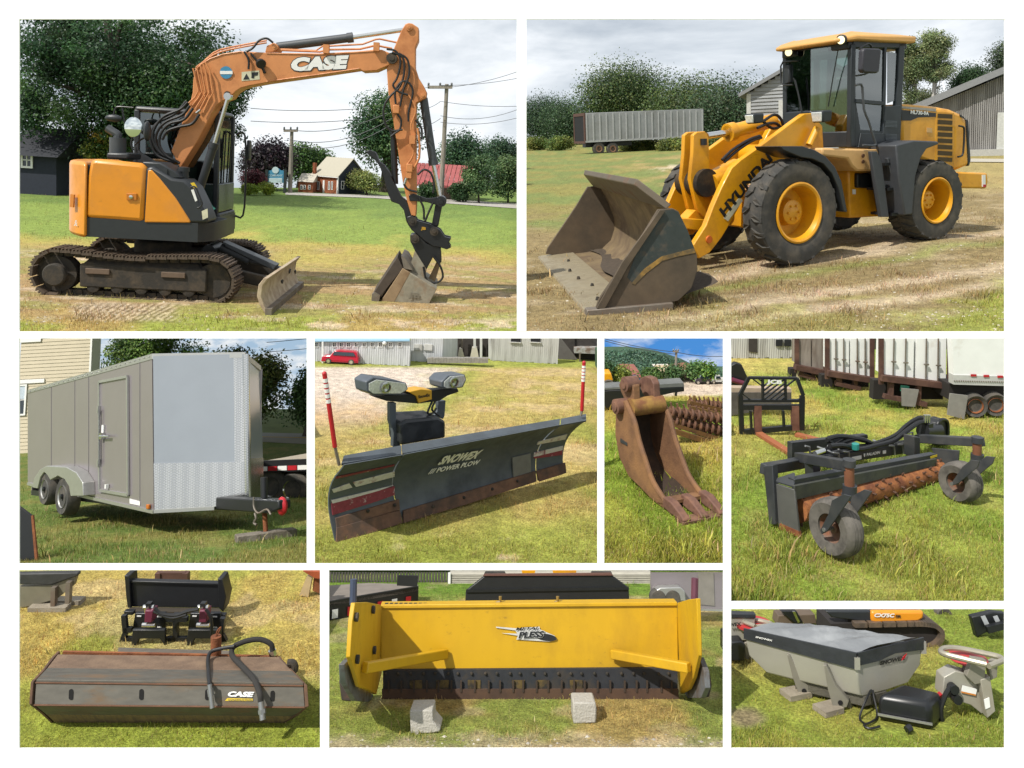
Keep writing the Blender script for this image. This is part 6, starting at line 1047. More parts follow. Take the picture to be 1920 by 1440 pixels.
P('light_bar', MB().prism(W.y(YP-.02, (700, 744), (766, 738), (810, 732), (858, 728), (861, 735), (840, 742), (824, 752), (784, 757), (725, 752)), (0, .12, 0)), BLACK, pw, .008)
P('bar_cover', MB().prism(W.y(YP-.04, (766, 735), (790, 729.5), (810, 732), (810, 749), (785, 756), (781, 743)), (0, .16, 0)), mat('cover_yellow', '#e0ab2e', .45, var=.05), pw, .006); label_on(W, 'lettering', 'SnowEx', BLACK, pw, (1, YP-.045), ((784, 747), (806, 743), (784, 741)), bold=.04)
def lampbox(q, lens):
    r = W.y(YP-.12, *q); P('lamp_housing', MB().loft([r, [v+V(-.03, .2, 0) for v in W.y(YP-.12, *[(x_, y_) for x_, y_ in q])], [(v-sum(r, V(0, 0, 0))/len(r))*.7+sum(r, V(0, 0, 0))/len(r)+V(-.03, .28, .0) for v in r]]), mat('lamp_grey', '#596069', .4), pw, .012); P('headlight', MB().prism(W.y(YP-.125, *lens), (0, .01, 0)), LAMP, pw, .003)
    cc = W.y(YP-.14, (sum(x_ for x_, y_ in lens)/len(lens), sum(y_ for x_, y_ in lens)/len(lens)))[0]; P('reflector_bowl', MB().lathe([(.045, .014), (.058, .012), (.062, 0), (.05, .0), (.02, -.01), (.002, -.01)], cc, (0, -1, 0), 20, False), mat('bowl', '#c9cccc', .1, .9, var=.2, sc=20), pw)
lampbox([(686, 716), (700, 707), (740, 712), (762, 718), (766, 730), (752, 741), (700, 741), (689, 735)], [(692, 719), (706, 712), (760, 719), (764, 730), (751, 738), (700, 738), (692, 732)]); lampbox([(828, 716), (840, 704), (872, 702), (875, 712), (868, 727), (836, 730), (829, 727)], [(833, 716), (844, 706), (870, 704), (873, 712), (866, 725), (838, 728), (833, 725)])
P('wiring', MB().tube(W.y(YP, (812, 750), (806, 762), (802, 775), (812, 774), (818, 765)), .012, 6, 4).tube(W.y(YP, (816, 752), (810, 768), (824, 780)), .012, 6, 4), HOSE, pw)
for (p0, p1, p2) in (((608.5, 701), (628, 838), (636, 872)), ((1095, 680), (1091, 770), (1089, 780))):
    a, b_, c = W.y(-.16, p0, p1, p2); P('marker_stick', MB().cyl(a, b_, .022, n=10).sph(a, .024, 8), RED, pw); P('marker_base', MB().cyl(b_, c, .016, n=8), STEEL, pw)
    for k in range(5): f = .06+.07*k; P('marker_band', MB().cyl(a.lerp(b_, f), a.lerp(b_, f+.05), .0235, n=10), WHITE, pw)
# ================================================================== PLOT 5: the digging bucket
P5 = frame(1250, 930, 6.0, 1.5, 5, 0); CL5 = (1127, 1362, 627, 1062)
def col5(X, Y, x, y):
    n = fbm(x*1.4+33, y*1.1+7); n2 = fbm(x*6, y*6+3); c = mixc(C3('#7f9a38'), C3('#95a145'), sm(.4, .6, n)); c = mixc(c, C3('#b0a055'), sm(.48, .6, n)*(1-sm(820, 920, Y))*.7)
    c = mixc(c, C3('#c9bfae'), sm(1228, 1244, X)*(1-sm(738, 745, Y+(n2-.5)*8)))
    return c*(.75+.5*n2)[..., None]
G5 = Ground(P5, 1127, 1362, 712, 1063, col5, nx=70, ny=100)
G5.grass(34000, .06, 'grass', 745, 1062, label='bright green grass around the rusty digging bucket', wid=.06, power=.8)
fy = P5.g(1250, 713).y
skysheet(P5, fy+2.2, ((1120, 626), (1368, 626), (1368, 730), (1120, 730)), 'sky_blue', '#4f93dc', '#f2f6fa', .55, .48, .64)
hp = P5.y(fy+1.6, (1120, 660), (1150, 659), (1180, 659), (1213, 662), (1240, 667), (1262, 674), (1285, 682), (1303, 691), (1330, 696), (1366, 697), (1366, 730), (1120, 730)); hm = MB(); hpn = []
C_, R_, K_ = [], [], []
rg = np.random.default_rng(9)
for px in np.arange(1126, 1362, 5.5):
    yt = np.interp(px, [1120, 1180, 1213, 1240, 1262, 1285, 1303, 1330, 1366], [660, 659, 662, 667, 674, 682, 691, 696, 697])
    for py in np.arange(yt+1.5, 716, 4.):
        q = P5.y(fy+1.5-.02*(py-yt), (px+rg.uniform(-2, 2), py))[0]; C_.append(q); R_.append([.055, .04, .045]); K_.append(C3('#648670')*rg.uniform(.8, 1.2))  # distance haze put into the forest's grey green
P5.solo('hills', MB().prism(hp, (0, .3, 0)).mesh('hills', 0), mat('hill_green', '#3c5a40', .9, var=.25, sc=6), kind='structure')
o = P5.solo('hill_forest', leaves(16000, C_, R_, .035, K_, CL5, P5), attr_mat('leaf'), 'wooded hillside behind the yard', 'forest', kind='stuff')
for i, (bx, by, a, b, yt, yl, n, lab, cs) in enumerate([(1134, 716, 1118, 1150, 682, 704, 900, 'dark tree at the left edge under the hill', ['#4a6a40', '#3f5c38']), (1164, 716, 1150, 1180, 690, 714, 1200, 'yellow green round bush left of the red roofed cottage', ['#8d9a4a', '#7b8c40']), (1222, 716, 1200, 1246, 696, 715, 1600, 'dark green bushes behind the bucket ear', ['#5c7a42', '#6a884a']), (1258, 715, 1250, 1278, 688, 704, 800, 'small tree left of the brown roofed house', ['#57784a', '#658654']), (1322, 716, 1305, 1338, 680, 712, 1700, 'bright green tree behind the parked cars', ['#6a9040', '#7aa048', '#58803c']), (1298, 715, 1290, 1312, 685, 702, 700, 'round tree above the brown roofed house', ['#5a7d4b', '#6a8d54'])]):
    ptree(P5, 'village_tree', lab, bx, by, a, b, yt, yl, n, .045, cs, trunk=.03, k=24, cr=.12, clip=CL5, seed=121+i, branch=4, dep=.4)
b = pole(P5, 'utility_pole', 'utility pole in front of the wooded hill', 1267, 716, 657, [(1262, 1272, 659)], r=.018); 
for i, (p, q) in enumerate((((1130, 634), (1267, 660)), ((1267, 660), (1362, 668)), ((1130, 638), (1267, 664)))): wire(P5, b.y, p, q, ['upper wire left of the hill pole', 'wire right of the hill pole', 'lower wire left of the hill pole'][i], .02, .004)
def cottage(fr, name, label, x0, x1, yb, ye, yr, wm, rm, gable=False):
    b = fr.g((x0+x1)/2, yb); t = fr.thing(name, label, 'house', b); a, c, e_ = fr.y(b.y, (x0, yb), (x1, yb), ((x0+x1)/2, ye)); r_ = fr.y(b.y+.2, ((x0+x1)/2, yr))[0]
    P('wall', MB().box((a.x, b.y, -.05), (c.x, b.y+.5, e_.z)), wm, t, smooth=0); mx_ = (a.x+c.x)/2
    if gable: P('roof', MB().prism([V(a.x-.02, b.y-.03, e_.z), V(mx_, b.y-.03, r_.z), V(c.x+.02, b.y-.03, e_.z)], (0, .56, 0)), rm, t, smooth=0)
    else: P('roof', MB().prism([V(a.x-.02, b.y-.05, e_.z-.01), V(a.x-.02, b.y+.2, r_.z), V(a.x-.02, b.y+.55, e_.z)], (c.x-a.x+.04, 0, 0)), rm, t, smooth=0)
    for f in (.25, .7): P('window', MB().cbox((a.x+(c.x-a.x)*f, b.y-.002, e_.z*.5), (.04, .006, .05)), BKGLASS, t)
    return t
cottage(P5, 'red_roof_cottage', 'small cottage with red roof beside the yellow bush', 1176, 1198, 714, 704, 693, mat('cottage_wall', '#7d6455', .8), mat('red_tile', '#9a5d50', .8)); cottage(P5, 'tan_garage', 'tan garage left of the utility pole', 1241, 1272, 715, 704, 698, mat('garage_tan', '#cbb592', .8), mat('garage_roof', '#dcd6cb', .7)); cottage(P5, 'brown_house', 'tan house with brown gable roof right of the utility pole', 1274, 1294, 713, 703, 694, mat('house_tan', '#b09a80', .8), mat('brown_roof', '#8a5f47', .8)); cottage(P5, 'grey_gable_house', 'grey house with brown gable behind the dark SUV', 1290, 1308, 712, 702, 692, mat('house_grey', '#7c7a78', .8), mat('brown_roof', '#8a5f47'), True)
car(P5, 'parked_car', 'blue sedan in front of the red roofed cottage', 1176, 1200, 717, 704, '#3f74a8', 'sedan', -1); car(P5, 'parked_car', 'dark SUV parked at the roadside', 1302.5, 1331, 719.5, 702, '#3c3440', 'suv', -1); car(P5, 'parked_car', 'white pickup truck at the right edge of the road', 1331.5, 1360, 719, 702.5, '#dcdcd8', 'pickup', -1, cat='truck')
b = P5.g(1146, 730); t = P5.thing('yellow_machine', 'yellow machine with black tyre at the left edge', 'machine', b); q = P5.y(b.y, (1128, 700), (1146, 700), (1150, 714), (1128, 716)); P('body', MB().prism(q, (0, .2, 0)), YEL, t, .01)
c_ = P5.y(b.y-.02, (1141, 724))[0]; w_ = P('tyre', MB().lathe([(.03, 0), (.062, -.01), (.07, .02), (.07, .1), (.03, .1)], c_, (0, 1, 0), 20), RUBBER, t); P('rim', MB().lathe([(.002, 0), (.028, -.004), (.032, .01), (.002, .02)], c_, (0, 1, 0), 16), mat('orange_rim', '#d07a1e', .5), t)
b = P5.g(1190, 770); t = P5.thing('flat_deck', 'dark flat deck trailer behind the digging bucket', 'trailer', b); yb = b.y
q = P5.y(yb, (1127, 733), (1283, 726), (1283, 734), (1260, 737), (1127, 768)); P('bed', MB().prism(q, (0, .12, 0)), BLACK, t, .005); q = P5.y(yb, (1127, 731), (1240, 727), (1283, 725), (1282, 718), (1127, 728)); P('deck', MB().prism(q, (0, .2, 0)), mat('deck_grey', '#6f716f', .7, var=.15), t); s_ = P5.y(yb, (1267, 742), (1268, 734)); P('stand', MB().beam(s_[0], s_[1], .02, .02), BLACK, t)
# spiked rollers
def roller(name, label, a0, a1, b0, b1, nd):
    yb = P5.g(*b1).y; yb = P5.g((b0[0]+b1[0])/2, (b0[1]+b1[1])/2).y; mid = P5.g((b0[0]+b1[0])/2, (b0[1]+b1[1])/2); t = P5.thing(name, label, 'implement', mid)
    U_ = [P5.pl(mid, (-.28, 1, 0), q)[0] for q in (a0, a1, b0, b1)]; RS = mat('roller_rust', '#6b4a38', .75, col2='#8d6348', lo=.45, hi=.7, sc=20, var=.25)
    d = (U_[1]-U_[0]).normalized()
    for row, (p, q) in enumerate(((U_[0], U_[1]), (U_[0].lerp(U_[2], .5)+V(.02, 0, 0), U_[1].lerp(U_[3], .42)))):
        P('shaft', MB().cyl(p, q, .022, n=10), RS, t)
        for i in range(nd):
            c_ = p.lerp(q, (i+.5)/nd); P('roller_disc', MB().lathe([(.02, -.006), (.05, -.012), (.055, 0), (.05, .012), (.02, .006)], c_, d, 14).beam(c_+V(0, 0, .04), c_+V(-.01, 0, .085), .02, .014), RS, t)
    YO = mat('ochre_beam', '#7d5a2e', .7, col2='#5d4026', lo=.5, hi=.68, sc=9)
    p, q = U_[2], U_[3]; P('beam', MB().beam(p+V(0, -.03, .065), q+V(0, -.03, .065), .05, .035), YO, t); P('beam', MB().beam(p+V(0, -.08, .02), q+V(0, -.08, .02), .05, .045), YO, t)
    for f in (.15, .5, .85): c_ = p.lerp(q, f); P('bracket', MB().beam(c_+V(0, -.02, 0), c_+V(0, -.02, .14), .03, .02), YO, t)
roller('spiked_roller', 'rusty spiked roller on ochre beams in front, right of the bucket', (1253, 771), (1360, 786), (1258, 806), (1360, 838), 9); roller('spiked_roller', 'second spiked roller farther back, right of the bucket', (1290, 757), (1360, 762), (1290, 764), (1360, 780), 8)
# ------------------------------------------------------------------ bucket
U = P5.sub(P5.g(1246, 957), 22); bu = U.thing('digging_bucket', 'tall rusty digging bucket with three teeth standing on the grass', 'bucket')
BR_ = mat('bucket_rust', '#7d5a40', .75, .1, col2='#9a7048', lo=.42, hi=.66, sc=4, var=.22, bump=.25); BR2 = mat('bucket_pin_rust', '#745244', .7, .15, col2='#8a6450', lo=.45, hi=.65, sc=12, var=.2)
LP = [(1160, 752), (1170, 752), (1186, 790), (1194, 824), (1208, 868), (1222, 906), (1248, 946), (1246, 956), (1219, 934), (1199, 913), (1178, 893), (1161, 858), (1153, 815), (1154, 780)]
lp = U.x(0, *LP); Wd = U.g(1299, 929).x; Wt = Wd
P('side_plate', MB().prism(lp, (.03, 0, 0)), BR_, bu, .006); P('side_plate', MB().prism([q+V(Wd-.03, 0, 0) for q in lp], (.03, 0, 0)), BR_, bu, .006)
bk_ = [lp[i] for i in (0, 13, 12, 11, 10, 9, 8, 7)]; bk_ = catmull(bk_, 4); P('back_shell', MB().loft([[q+V(x_, 0, 0) for q in bk_]+[q+V(x_, -.025, .012) for q in bk_[::-1]] for x_ in (.015, Wd-.015)]), mat('bucket_inside_shade', '#3b2d22', .9, col2='#5a4432', lo=.5, hi=.7, sc=5), bu)  # shade inside the bucket is put into the shell's dark brown
P('front_rim', MB().tube([q+V(.015, -.005, 0) for q in lp[1:7]], .02, 8, 3).tube([q+V(Wd-.015, -.005, 0) for q in lp[1:7]], .02, 8, 3), BR_, bu)
def boss(nm, px, py, r, x0, x1): c_ = U.x(x0, (px, py))[0]; P(nm, MB().lathe([(.002, 0), (r*.6, 0), (r*.62, .008), (r, .012), (r, x1-x0), (.002, x1-x0)], c_, (1, 0, 0), 22), BR2, bu)
e1 = U.x(.05, (1160, 722), (1163, 713), (1172, 709), (1182, 713), (1187, 724), (1190, 775), (1184, 772), (1172, 752), (1164, 735)); P('hinge_ear', MB().prism(e1, (.06, 0, 0)), BR_, bu, .008); dx = Wd-.16; P('hinge_ear', MB().prism([q+V(dx, 0, 0) for q in e1], (.06, 0, 0)), BR2, bu, .008)
boss('pin_boss', 1168, 721, .06, .0, .12); boss('pin_boss', 1151, 763, .06, -.06, .05); c_ = U.x(.1, (1172, 722))[0]; P('pin', MB().cyl(c_, c_+V(Wd-.2, 0, 0), .026, n=14), BR2, bu); c_ = U.x(.03, (1182, 764))[0]; P('cross_tube', MB().cyl(c_, c_+V(Wd-.06, 0, 0), .07, n=20), mat('ochre_rust', '#a27c3c', .7, col2='#84583a', lo=.42, hi=.6, sc=8, var=.2), bu)
P('top_plate', MB().prism([lp[0]+V(.0, 0, -.02), lp[1]+V(0, 0, -.02), lp[1]+V(Wd, 0, -.02), lp[0]+V(Wd, 0, -.02)], (0, 0, -.03)), BR_, bu)
tp_ = lp[6]; lipq = [V(-.01, tp_.y+.1, .03), V(Wd+.01, tp_.y+.1, .03), V(Wd+.01, tp_.y-.22, .0), V(-.01, tp_.y-.22, .0)]
P('lip', MB().prism([lipq[0], lipq[1], V(Wd, tp_.y-.02, .05), V(0, tp_.y-.02, .05)], (0, 0, .025)), BR_, bu); P('edge_plate', MB().box((-.02, tp_.y-.25, .0), (Wd+.02, tp_.y-.15, .02)), BR2, bu)
for f in (.06, .5, .94):
    x_ = Wd*f; P('tooth', MB().loft([[V(x_-.036, tp_.y+.02, .03), V(x_+.036, tp_.y+.02, .03), V(x_+.03, tp_.y+.02, .1), V(x_-.03, tp_.y+.02, .1)], [V(x_-.04, tp_.y-.08, .02), V(x_+.04, tp_.y-.08, .02), V(x_+.032, tp_.y-.08, .1), V(x_-.032, tp_.y-.08, .1)], [V(x_-.036, tp_.y-.2, .015), V(x_+.036, tp_.y-.2, .015), V(x_+.028, tp_.y-.19, .06), V(x_-.028, tp_.y-.19, .06)], [V(x_-.035, tp_.y-.24, .018), V(x_+.035, tp_.y-.24, .018), V(x_+.03, tp_.y-.24, .035), V(x_-.03, tp_.y-.24, .035)]]), BR2, bu, .008)
P('sticker', MB().prism(U.x(-.006, (1163, 822), (1175, 830), (1176, 836), (1163, 829)), (.003, 0, 0)), mat('decal_dark', '#3a3f44'), bu)
# ================================================================== PLOT 6: the landscape rake
P6 = frame(1600, 940, 6.5, 1.38, 6, 0); CL6 = (1366, 1890, 628, 1134)
def col6(X, Y, x, y):
    n = fbm(x*1.2+53, y*1.0+17); n2 = fbm(x*5.5, y*5.5+3); c = mixc(C3('#7f9a3e'), C3('#92a34a'), sm(.4, .6, n)); c = mixc(c, C3('#b3a95c'), sm(.46, .6, fbm(x*.9, y*1.1+40))*(1-sm(780, 900, Y))*.8)
    c = mixc(c, C3('#8f8a55'), sm(.55, .66, n2)*.4); c = mixc(c, C3('#bcae68'), (1-sm(1480, 1530, X))*(1-sm(690, 715, Y))*.6)
    return c*(.72+.54*n2)[..., None]
G6 = Ground(P6, 1366, 1890, 655, 1134, col6, nx=110, ny=120)
G6.grass(70000, .065, 'grass', 690, 1132, label='lush green grass around the landscape rake', wid=.05, power=.75)
# white shed at the top left
t, yy, a, c = shed(P6, 'white_outbuilding', 'white board outbuilding at the top left behind the fork frame', 1366, 1493, 672, 632, 30, WB2, seed=9)
for px in (1461, 1477): q = P6.y(yy-.02, (px, 643))[0]; P('window', MB().cbox(q, (.09, .02, .09)), mat('dark_inside', '#1b1c20'), t)
q = P6.y(yy-.015, (1404, 634), (1420, 634), (1420, 662), (1404, 659)); P('dark_doorway', MB().prism(q, (0, .01, 0)), DKI, t)
b = P6.g(1412, 668); q = P6.y(b.y-.05, (1406, 662), (1421, 663), (1418, 646), (1413, 646)); P6.solo('concrete_barrier', MB().prism([v-b for v in q], (0, .1, 0)).mesh('concrete_barrier', 0), mat('barrier_concrete', '#cfc8b8'), 'pale concrete barrier before the white outbuilding doorway', 'barrier', loc=b)
# semi trailers
TW = mat('trailer_white', '#eeefec', .6, dim=.85, col2='#cfc8bc', lo=.6, hi=.76, sc=2.5, var=.05); TB = mat('trailer_brown', '#553930', .8, col2='#735344', lo=.5, hi=.7, sc=5, var=.2); TWD = mat('trailer_wood', '#9a9085', .85, col2='#7a6c60', lo=.45, hi=.65, sc=4, var=.2, stretch=(3, 3, .5))
def semi(name, label, face, yb, door, posts, bumper, dep=.12, rod=True):
    b = P6.g((face[0][0]+face[1][0])/2, yb); t = P6.thing(name, label, 'trailer', b); y_ = b.y; q = P6.y(y_, *face)
    P('box', MB().prism([v+V(0, .02, 0) for v in q], (0, dep, 0)), door, t, smooth=0)
    for f in range(2):
        a0, a1 = q[3].lerp(q[2], f/2+.02), q[3].lerp(q[2], f/2+.48); b0, b1 = q[0].lerp(q[1], f/2+.02), q[0].lerp(q[1], f/2+.48); P('door', MB().prism([b0, b1, a1, a0], (0, -.02, 0)), door, t)
        if rod:
            for g_ in (.3, .7): P('lock_rod', MB().cyl(a0.lerp(a1, g_)-V(0, .04, 0), b0.lerp(b1, g_)-V(0, .04, 0), .008, n=6), STEEL, t); P('latch', MB().cbox(a0.lerp(b0, .38).lerp(a1.lerp(b1, .38), g_)-V(0, .05, 0), (.05, .02, .014)), STEEL, t)
    for px in posts: u0, u1 = P6.y(y_-.03, (px, face[0][1]), (px, face[2][1]+4)); P('corner_post', MB().beam(u0, u1, .03, .05), TB, t)
    a0, a1 = q[3]-V(.03, .05, .03), q[2]-V(-.03, .05, .03); P('rear_sill', MB().beam(a0, a1, .1, .065), TB, t)
    if bumper:
        m0, m1 = P6.y(y_-.04, bumper[0], bumper[1]); P('bumper', MB().beam(m0, m1, .06, .05), TB, t)
        for f in (.15, .8): m = m0.lerp(m1, f); z_ = a0.lerp(a1, f); P('bumper_arm', MB().beam(m, V(m.x, m.y, z_.z), .05, .05), TB, t)
    P('underframe', MB().box((min(a0.x, a1.x), y_+.1, min(a0.z, a1.z)-.2), (max(a0.x, a1.x), y_+.2, min(a0.z, a1.z)+.02)), mat('under_black', '#2a2523', .9), t)
    return t, y_
t, y_ = semi('semi_trailer', 'semi trailer end patched with weathered wood and brown rails', [(1492, 633), (1549, 633), (1549, 694), (1492, 681)], 712, TWD, (1494, 1548), ((1497, 700), (1532, 711)), rod=False)
P('mudflap', MB().prism(P6.y(y_-.05, (1536, 692), (1548, 694), (1543, 726), (1533, 724)), (0, .02, 0)), mat('pale_flap', '#c9bb95', .8), t); P('mudflap', MB().prism(P6.y(y_-.05, (1496, 685), (1502, 686), (1500, 712), (1494, 710)), (0, .02, 0)), mat('pale_flap', '#c9bb95'), t)
t, y_ = semi('semi_trailer', 'semi trailer with two worn white rear doors and brown frame', [(1552, 633), (1632, 633), (1632, 706), (1552, 692)], 730, TW, (1551, 1635), ((1566, 718), (1612, 728)))
t, y_ = semi('semi_trailer', 'nearest semi trailer with white rear doors and green licence plate', [(1654, 633), (1775, 633), (1774, 716), (1652, 700)], 764, TW, (1652, 1781), ((1657, 742), (1736, 758)), dep=.12)
P('licence_plate', MB().prism(P6.y(y_-.06, (1689, 722), (1705, 724), (1704, 735), (1688, 733)), (0, .01, 0)), mat('plate_green', '#3fa083', .5), t)
q = P6.y(y_-.1, (1691, 728), (1723, 731), (1716, 763), (1692, 761)); P('mudflap', MB().prism(q, (0, .02, 0)), mat('grey_flap', '#8e8b85', .8, var=.15), t)
b = P6.g(1840, 783); t = P6.thing('box_trailer', 'long white box trailer side with tandem wheels at the right', 'trailer', b); y_ = b.y
q = P6.y(y_, (1785, 634), (1890, 634), (1890, 711), (1788, 708)); P('side_wall', MB().prism(q, (0, .1, 0)), TW, t, smooth=0); q = P6.y(y_-.01, (1788, 703), (1890, 706), (1890, 724), (1788, 721)); P('side_rail', MB().prism(q, (0, .1, 0)), mat('rail_pale', '#c9c9c4', .6), t)
for i in range(24): c_ = P6.y(y_-.015, (1790+i*4.2, 714+i*.1))[0]; P('rivet', MB().sph(c_, .008, 6), STEEL, t)
for px in (1826, 1850, 1876): P('reflector', MB().prism(P6.y(y_-.02, (px-5, 702+.05*(px-1826)), (px+5, 702+.05*(px-1826)), (px+5, 706+.05*(px-1826)), (px-5, 706+.05*(px-1826))), (0, .01, 0)), RED, t)
P('underframe', MB().prism(P6.y(y_+.1, (1780, 720), (1890, 722), (1890, 750), (1780, 750)), (0, .4, 0)), mat('under_black', '#2a2523'), t)
for px, py in ((1830, 762), (1868, 760)):
    c_ = P6.y(y_-.02, (px, py))[0]; w_ = P('wheel', MB().lathe([(.06, .03), (.115, -.01), (.125, .02), (.125, .16), (.06, .16)], c_, (.15, 1, 0), 26), RUBBER, t); o = P('rim', MB().lathe([(.004, .04), (.03, .035), (.035, .05), (.06, .05), (.07, .02), (.078, .0), (.078, .05), (.004, .07)], c_, (.15, 1, 0), 22), RUST, None); o.parent = w_
P('mudflap', MB().prism(P6.y(y_-.08, (1782, 738), (1815, 742), (1808, 786), (1777, 778)), (0, .02, 0)), mat('grey_flap', '#8e8b85'), t)
# pallet fork frame
b = P6.g(1448, 815); t = P6.thing('pallet_fork_frame', 'black pallet fork frame with slatted guard and brand lettering', 'fork frame', b); Q = P6.sub(b, -4); 
def qy(*p, y_=0.): return [(P6.I@Q.M)@v for v in Q.y(y_, *p)]
fm = MB()
def bar(a_, b_, wd, dp=.04): u = qy(a_, b_); return MB().beam(u[0], u[1], dp, wd, up=(0, 0, 1) if abs(a_[1]-b_[1]) < abs(a_[0]-b_[0]) else (1, 0, 0))
for nm, a_, b_, wd in (('side_post', (1388, 741), (1391, 817), .045), ('side_post', (1504, 742), (1503, 806), .045), ('guard_rail', (1404, 708), (1494, 709), .022), ('guard_rail', (1404, 708), (1387, 741), .03), ('guard_rail', (1494, 709), (1506, 741), .03), ('guard_rail', (1387, 751), (1506, 751), .025), ('guard_upright', (1430, 709), (1430, 751), .02), ('guard_upright', (1472, 709), (1473, 751), .02), ('carriage_bar', (1388, 763), (1505, 763), .05), ('carriage_bar', (1391, 810), (1505, 800), .05), ('brace', (1407, 770), (1409, 805), .02), ('brace', (1468, 770), (1470, 800), .02)): P(nm, bar(a_, b_, wd), BLACK, t)
for (x0, x1, dr_) in ((1389, 1430, 1), (1430, 1473, -1), (1473, 1505, -1)):
    for k in range(-3, 6):
        xa_, xb_ = x0+k*11, x0+k*11+44*1.2
        if dr_ < 0: xa_, xb_ = xb_, xa_
        def yx(x_): return 710+(x_-xa_)/(xb_-xa_)*41
        lo_, hi_ = max(min(xa_, xb_), x0), min(max(xa_, xb_), x1)
        if hi_-lo_ < 4: continue
        ya_, yb_ = yx(lo_), yx(hi_)
        if x0 < 1400 and lo_ < 1402 and ya_ < 735: continue
        if x1 > 1500 and hi_ > 1498 and yb_ < 735: continue
        P('guard_slat', bar((lo_, ya_), (hi_, yb_), .012, .02), BLACK, t)
for k, (x_, y0_, y1_) in enumerate(((1420, 752, 815), (1490, 752, 806))):
    P('fork_shank', bar((x_, y0_+8), (x_+1, y1_), .07, .05), mat('fork_rust', '#6b4638', .7, .1, col2='#8a5f4c', lo=.45, hi=.65, sc=6), t)
    e = qy((x_+3, y1_), y_=-.03)[0]; f_ = P6.g(*((1490, 858) if k == 0 else (1535, 828))); P('fork_tine', MB().beam(V(e.x, e.y, .02), V(f_.x, f_.y, .015), .07, .03), mat('tine_rust', '#a8643f', .8), t)
uu = qy((1437, 721), (1466, 722), (1437, 711.5), y_=-.06); text('lettering', 'JCB', WHITE, t, uu[0], uu[1]-uu[0], uu[2]-uu[0], (uu[1]-uu[0]).length, (uu[2]-uu[0]).length, bold=.05)
b = P6.g(1400, 800); t = P6.thing('steel_beam', 'pale topped steel beam lying behind the fork frame', 'beam', P6.g(1420, 790)); y_ = P6.g(1420, 780).y; P('top', MB().prism(P6.y(y_, (1367, 727), (1484, 729), (1484, 736), (1367, 736)), (0, .1, 0)), mat('beam_tan', '#b8a48e', .7), t); P('web', MB().prism(P6.y(y_-.01, (1367, 736), (1484, 736), (1484, 760), (1367, 780)), (0, .05, 0)), mat('beam_grey', '#6a655e', .7, col2='#57504a', lo=.4, hi=.6), t)
t = P6.thing('grapple_bucket', 'black grapple bucket corner at the far left edge', 'bucket', P6.g(1385, 735)); y_ = P6.g(1385, 732).y; P('side_plate', MB().prism(P6.y(y_, (1367, 688), (1380, 681), (1391, 684), (1404, 712), (1398, 728), (1367, 728)), (0, .1, 0)), BLACK, t, .006); P('cylinder', MB().cyl(*P6.y(y_-.05, (1372, 712), (1398, 720)), .03, n=10), mat('maroon', '#6e2740', .5), t)
# ------------------------------------------------------------------ the rake
o0, o1 = P6.g(1482, 1004), P6.g(1778, 888); dv = o1-o0; K = P6.sub(o0, math.degrees(math.atan2(dv.y, dv.x))); LK = dv.length
rk = K.thing('landscape_rake', 'black power landscape rake with rusty spiked roller and two caster wheels on grass', 'rake')
KB = mat('rake_black', '#3c3f43', .5, .1, col2='#4d4c49', lo=.48, hi=.7, sc=4, var=.15); KR = mat('roller_orange_rust', '#b0703f', .85, col2='#7d4a30', lo=.42, hi=.62, sc=9, var=.22, bump=.3)
d0, d1 = K.y(.04, (1493, 955), (1757, 882)); P('roller', MB().cyl(d0, d1, .1, n=28), KR, rk)
tm = MB(); ax = (d1-d0).normalized(); s_, u_ = axes(ax); n_ = 34
for i in range(n_):
    for k in range(5): a = k*2*math.pi/5+(i % 2)*.45+i*.1; c_ = d0.lerp(d1, (i+.5)/n_); r_ = s_*math.cos(a)+u_*math.sin(a); tm.cyl(c_+r_*.095, c_+r_*.128, .012, .008, 6)
o = P('roller_teeth', tm, mat('tooth_dark', '#5a3d2c', .8), rk); o['kind'] = 'stuff'
P('hood_top', MB().prism(K.y(.0, (1490, 899), (1756, 851), (1757, 859), (1490, 910)), (0, .06, 0)), KB, rk, .004); P('hood_front', MB().prism(K.y(-.02, (1490, 911), (1757, 860), (1757, 873), (1491, 938)), (0, .03, 0)), mat('hood_worn', '#565852', .55, .2, col2='#3f413f', lo=.45, hi=.65, sc=5), rk, .003)
P('end_plate', MB().prism(K.x(0, (1448, 905), (1489, 918), (1499, 1007), (1460, 990)), (.02, 0, 0)), mat('end_grey', '#686865', .55, .25, col2='#7a5a42', lo=.58, hi=.7, sc=4), rk, .004); P('end_flap', MB().prism([K.x(0, (1449, 903))[0], K.x(0, (1489, 915))[0], K.x(.06, (1491, 889))[0]], (.0, .01, .01)), KB, rk)
P('rust_edge', MB().prism(K.x(-.004, (1462, 981), (1497, 996), (1499, 1008), (1460, 992)), (.026, 0, 0)), RUST, rk)
P('end_plate', MB().prism(K.x(LK+.02, (1746, 840), (1798, 845), (1796, 868), (1760, 888), (1756, 864)), (.02, 0, 0)), KB, rk, .004)
P('frame_post', MB().prism(K.x(-.03, (1430.5, 874), (1448, 872), (1455, 984), (1442, 984)), (.06, 0, 0)), KB, rk, .006); P('frame_beam', MB().prism(K.x(-.035, (1430, 874), (1447, 873), (1500, 860), (1500, 874), (1448, 888)), (.07, 0, 0)) if 0 else MB().beam(K.x(-.0, (1432, 880))[0], K.y(.35, (1500, 868))[0], .07, .08), KB, rk, .006)
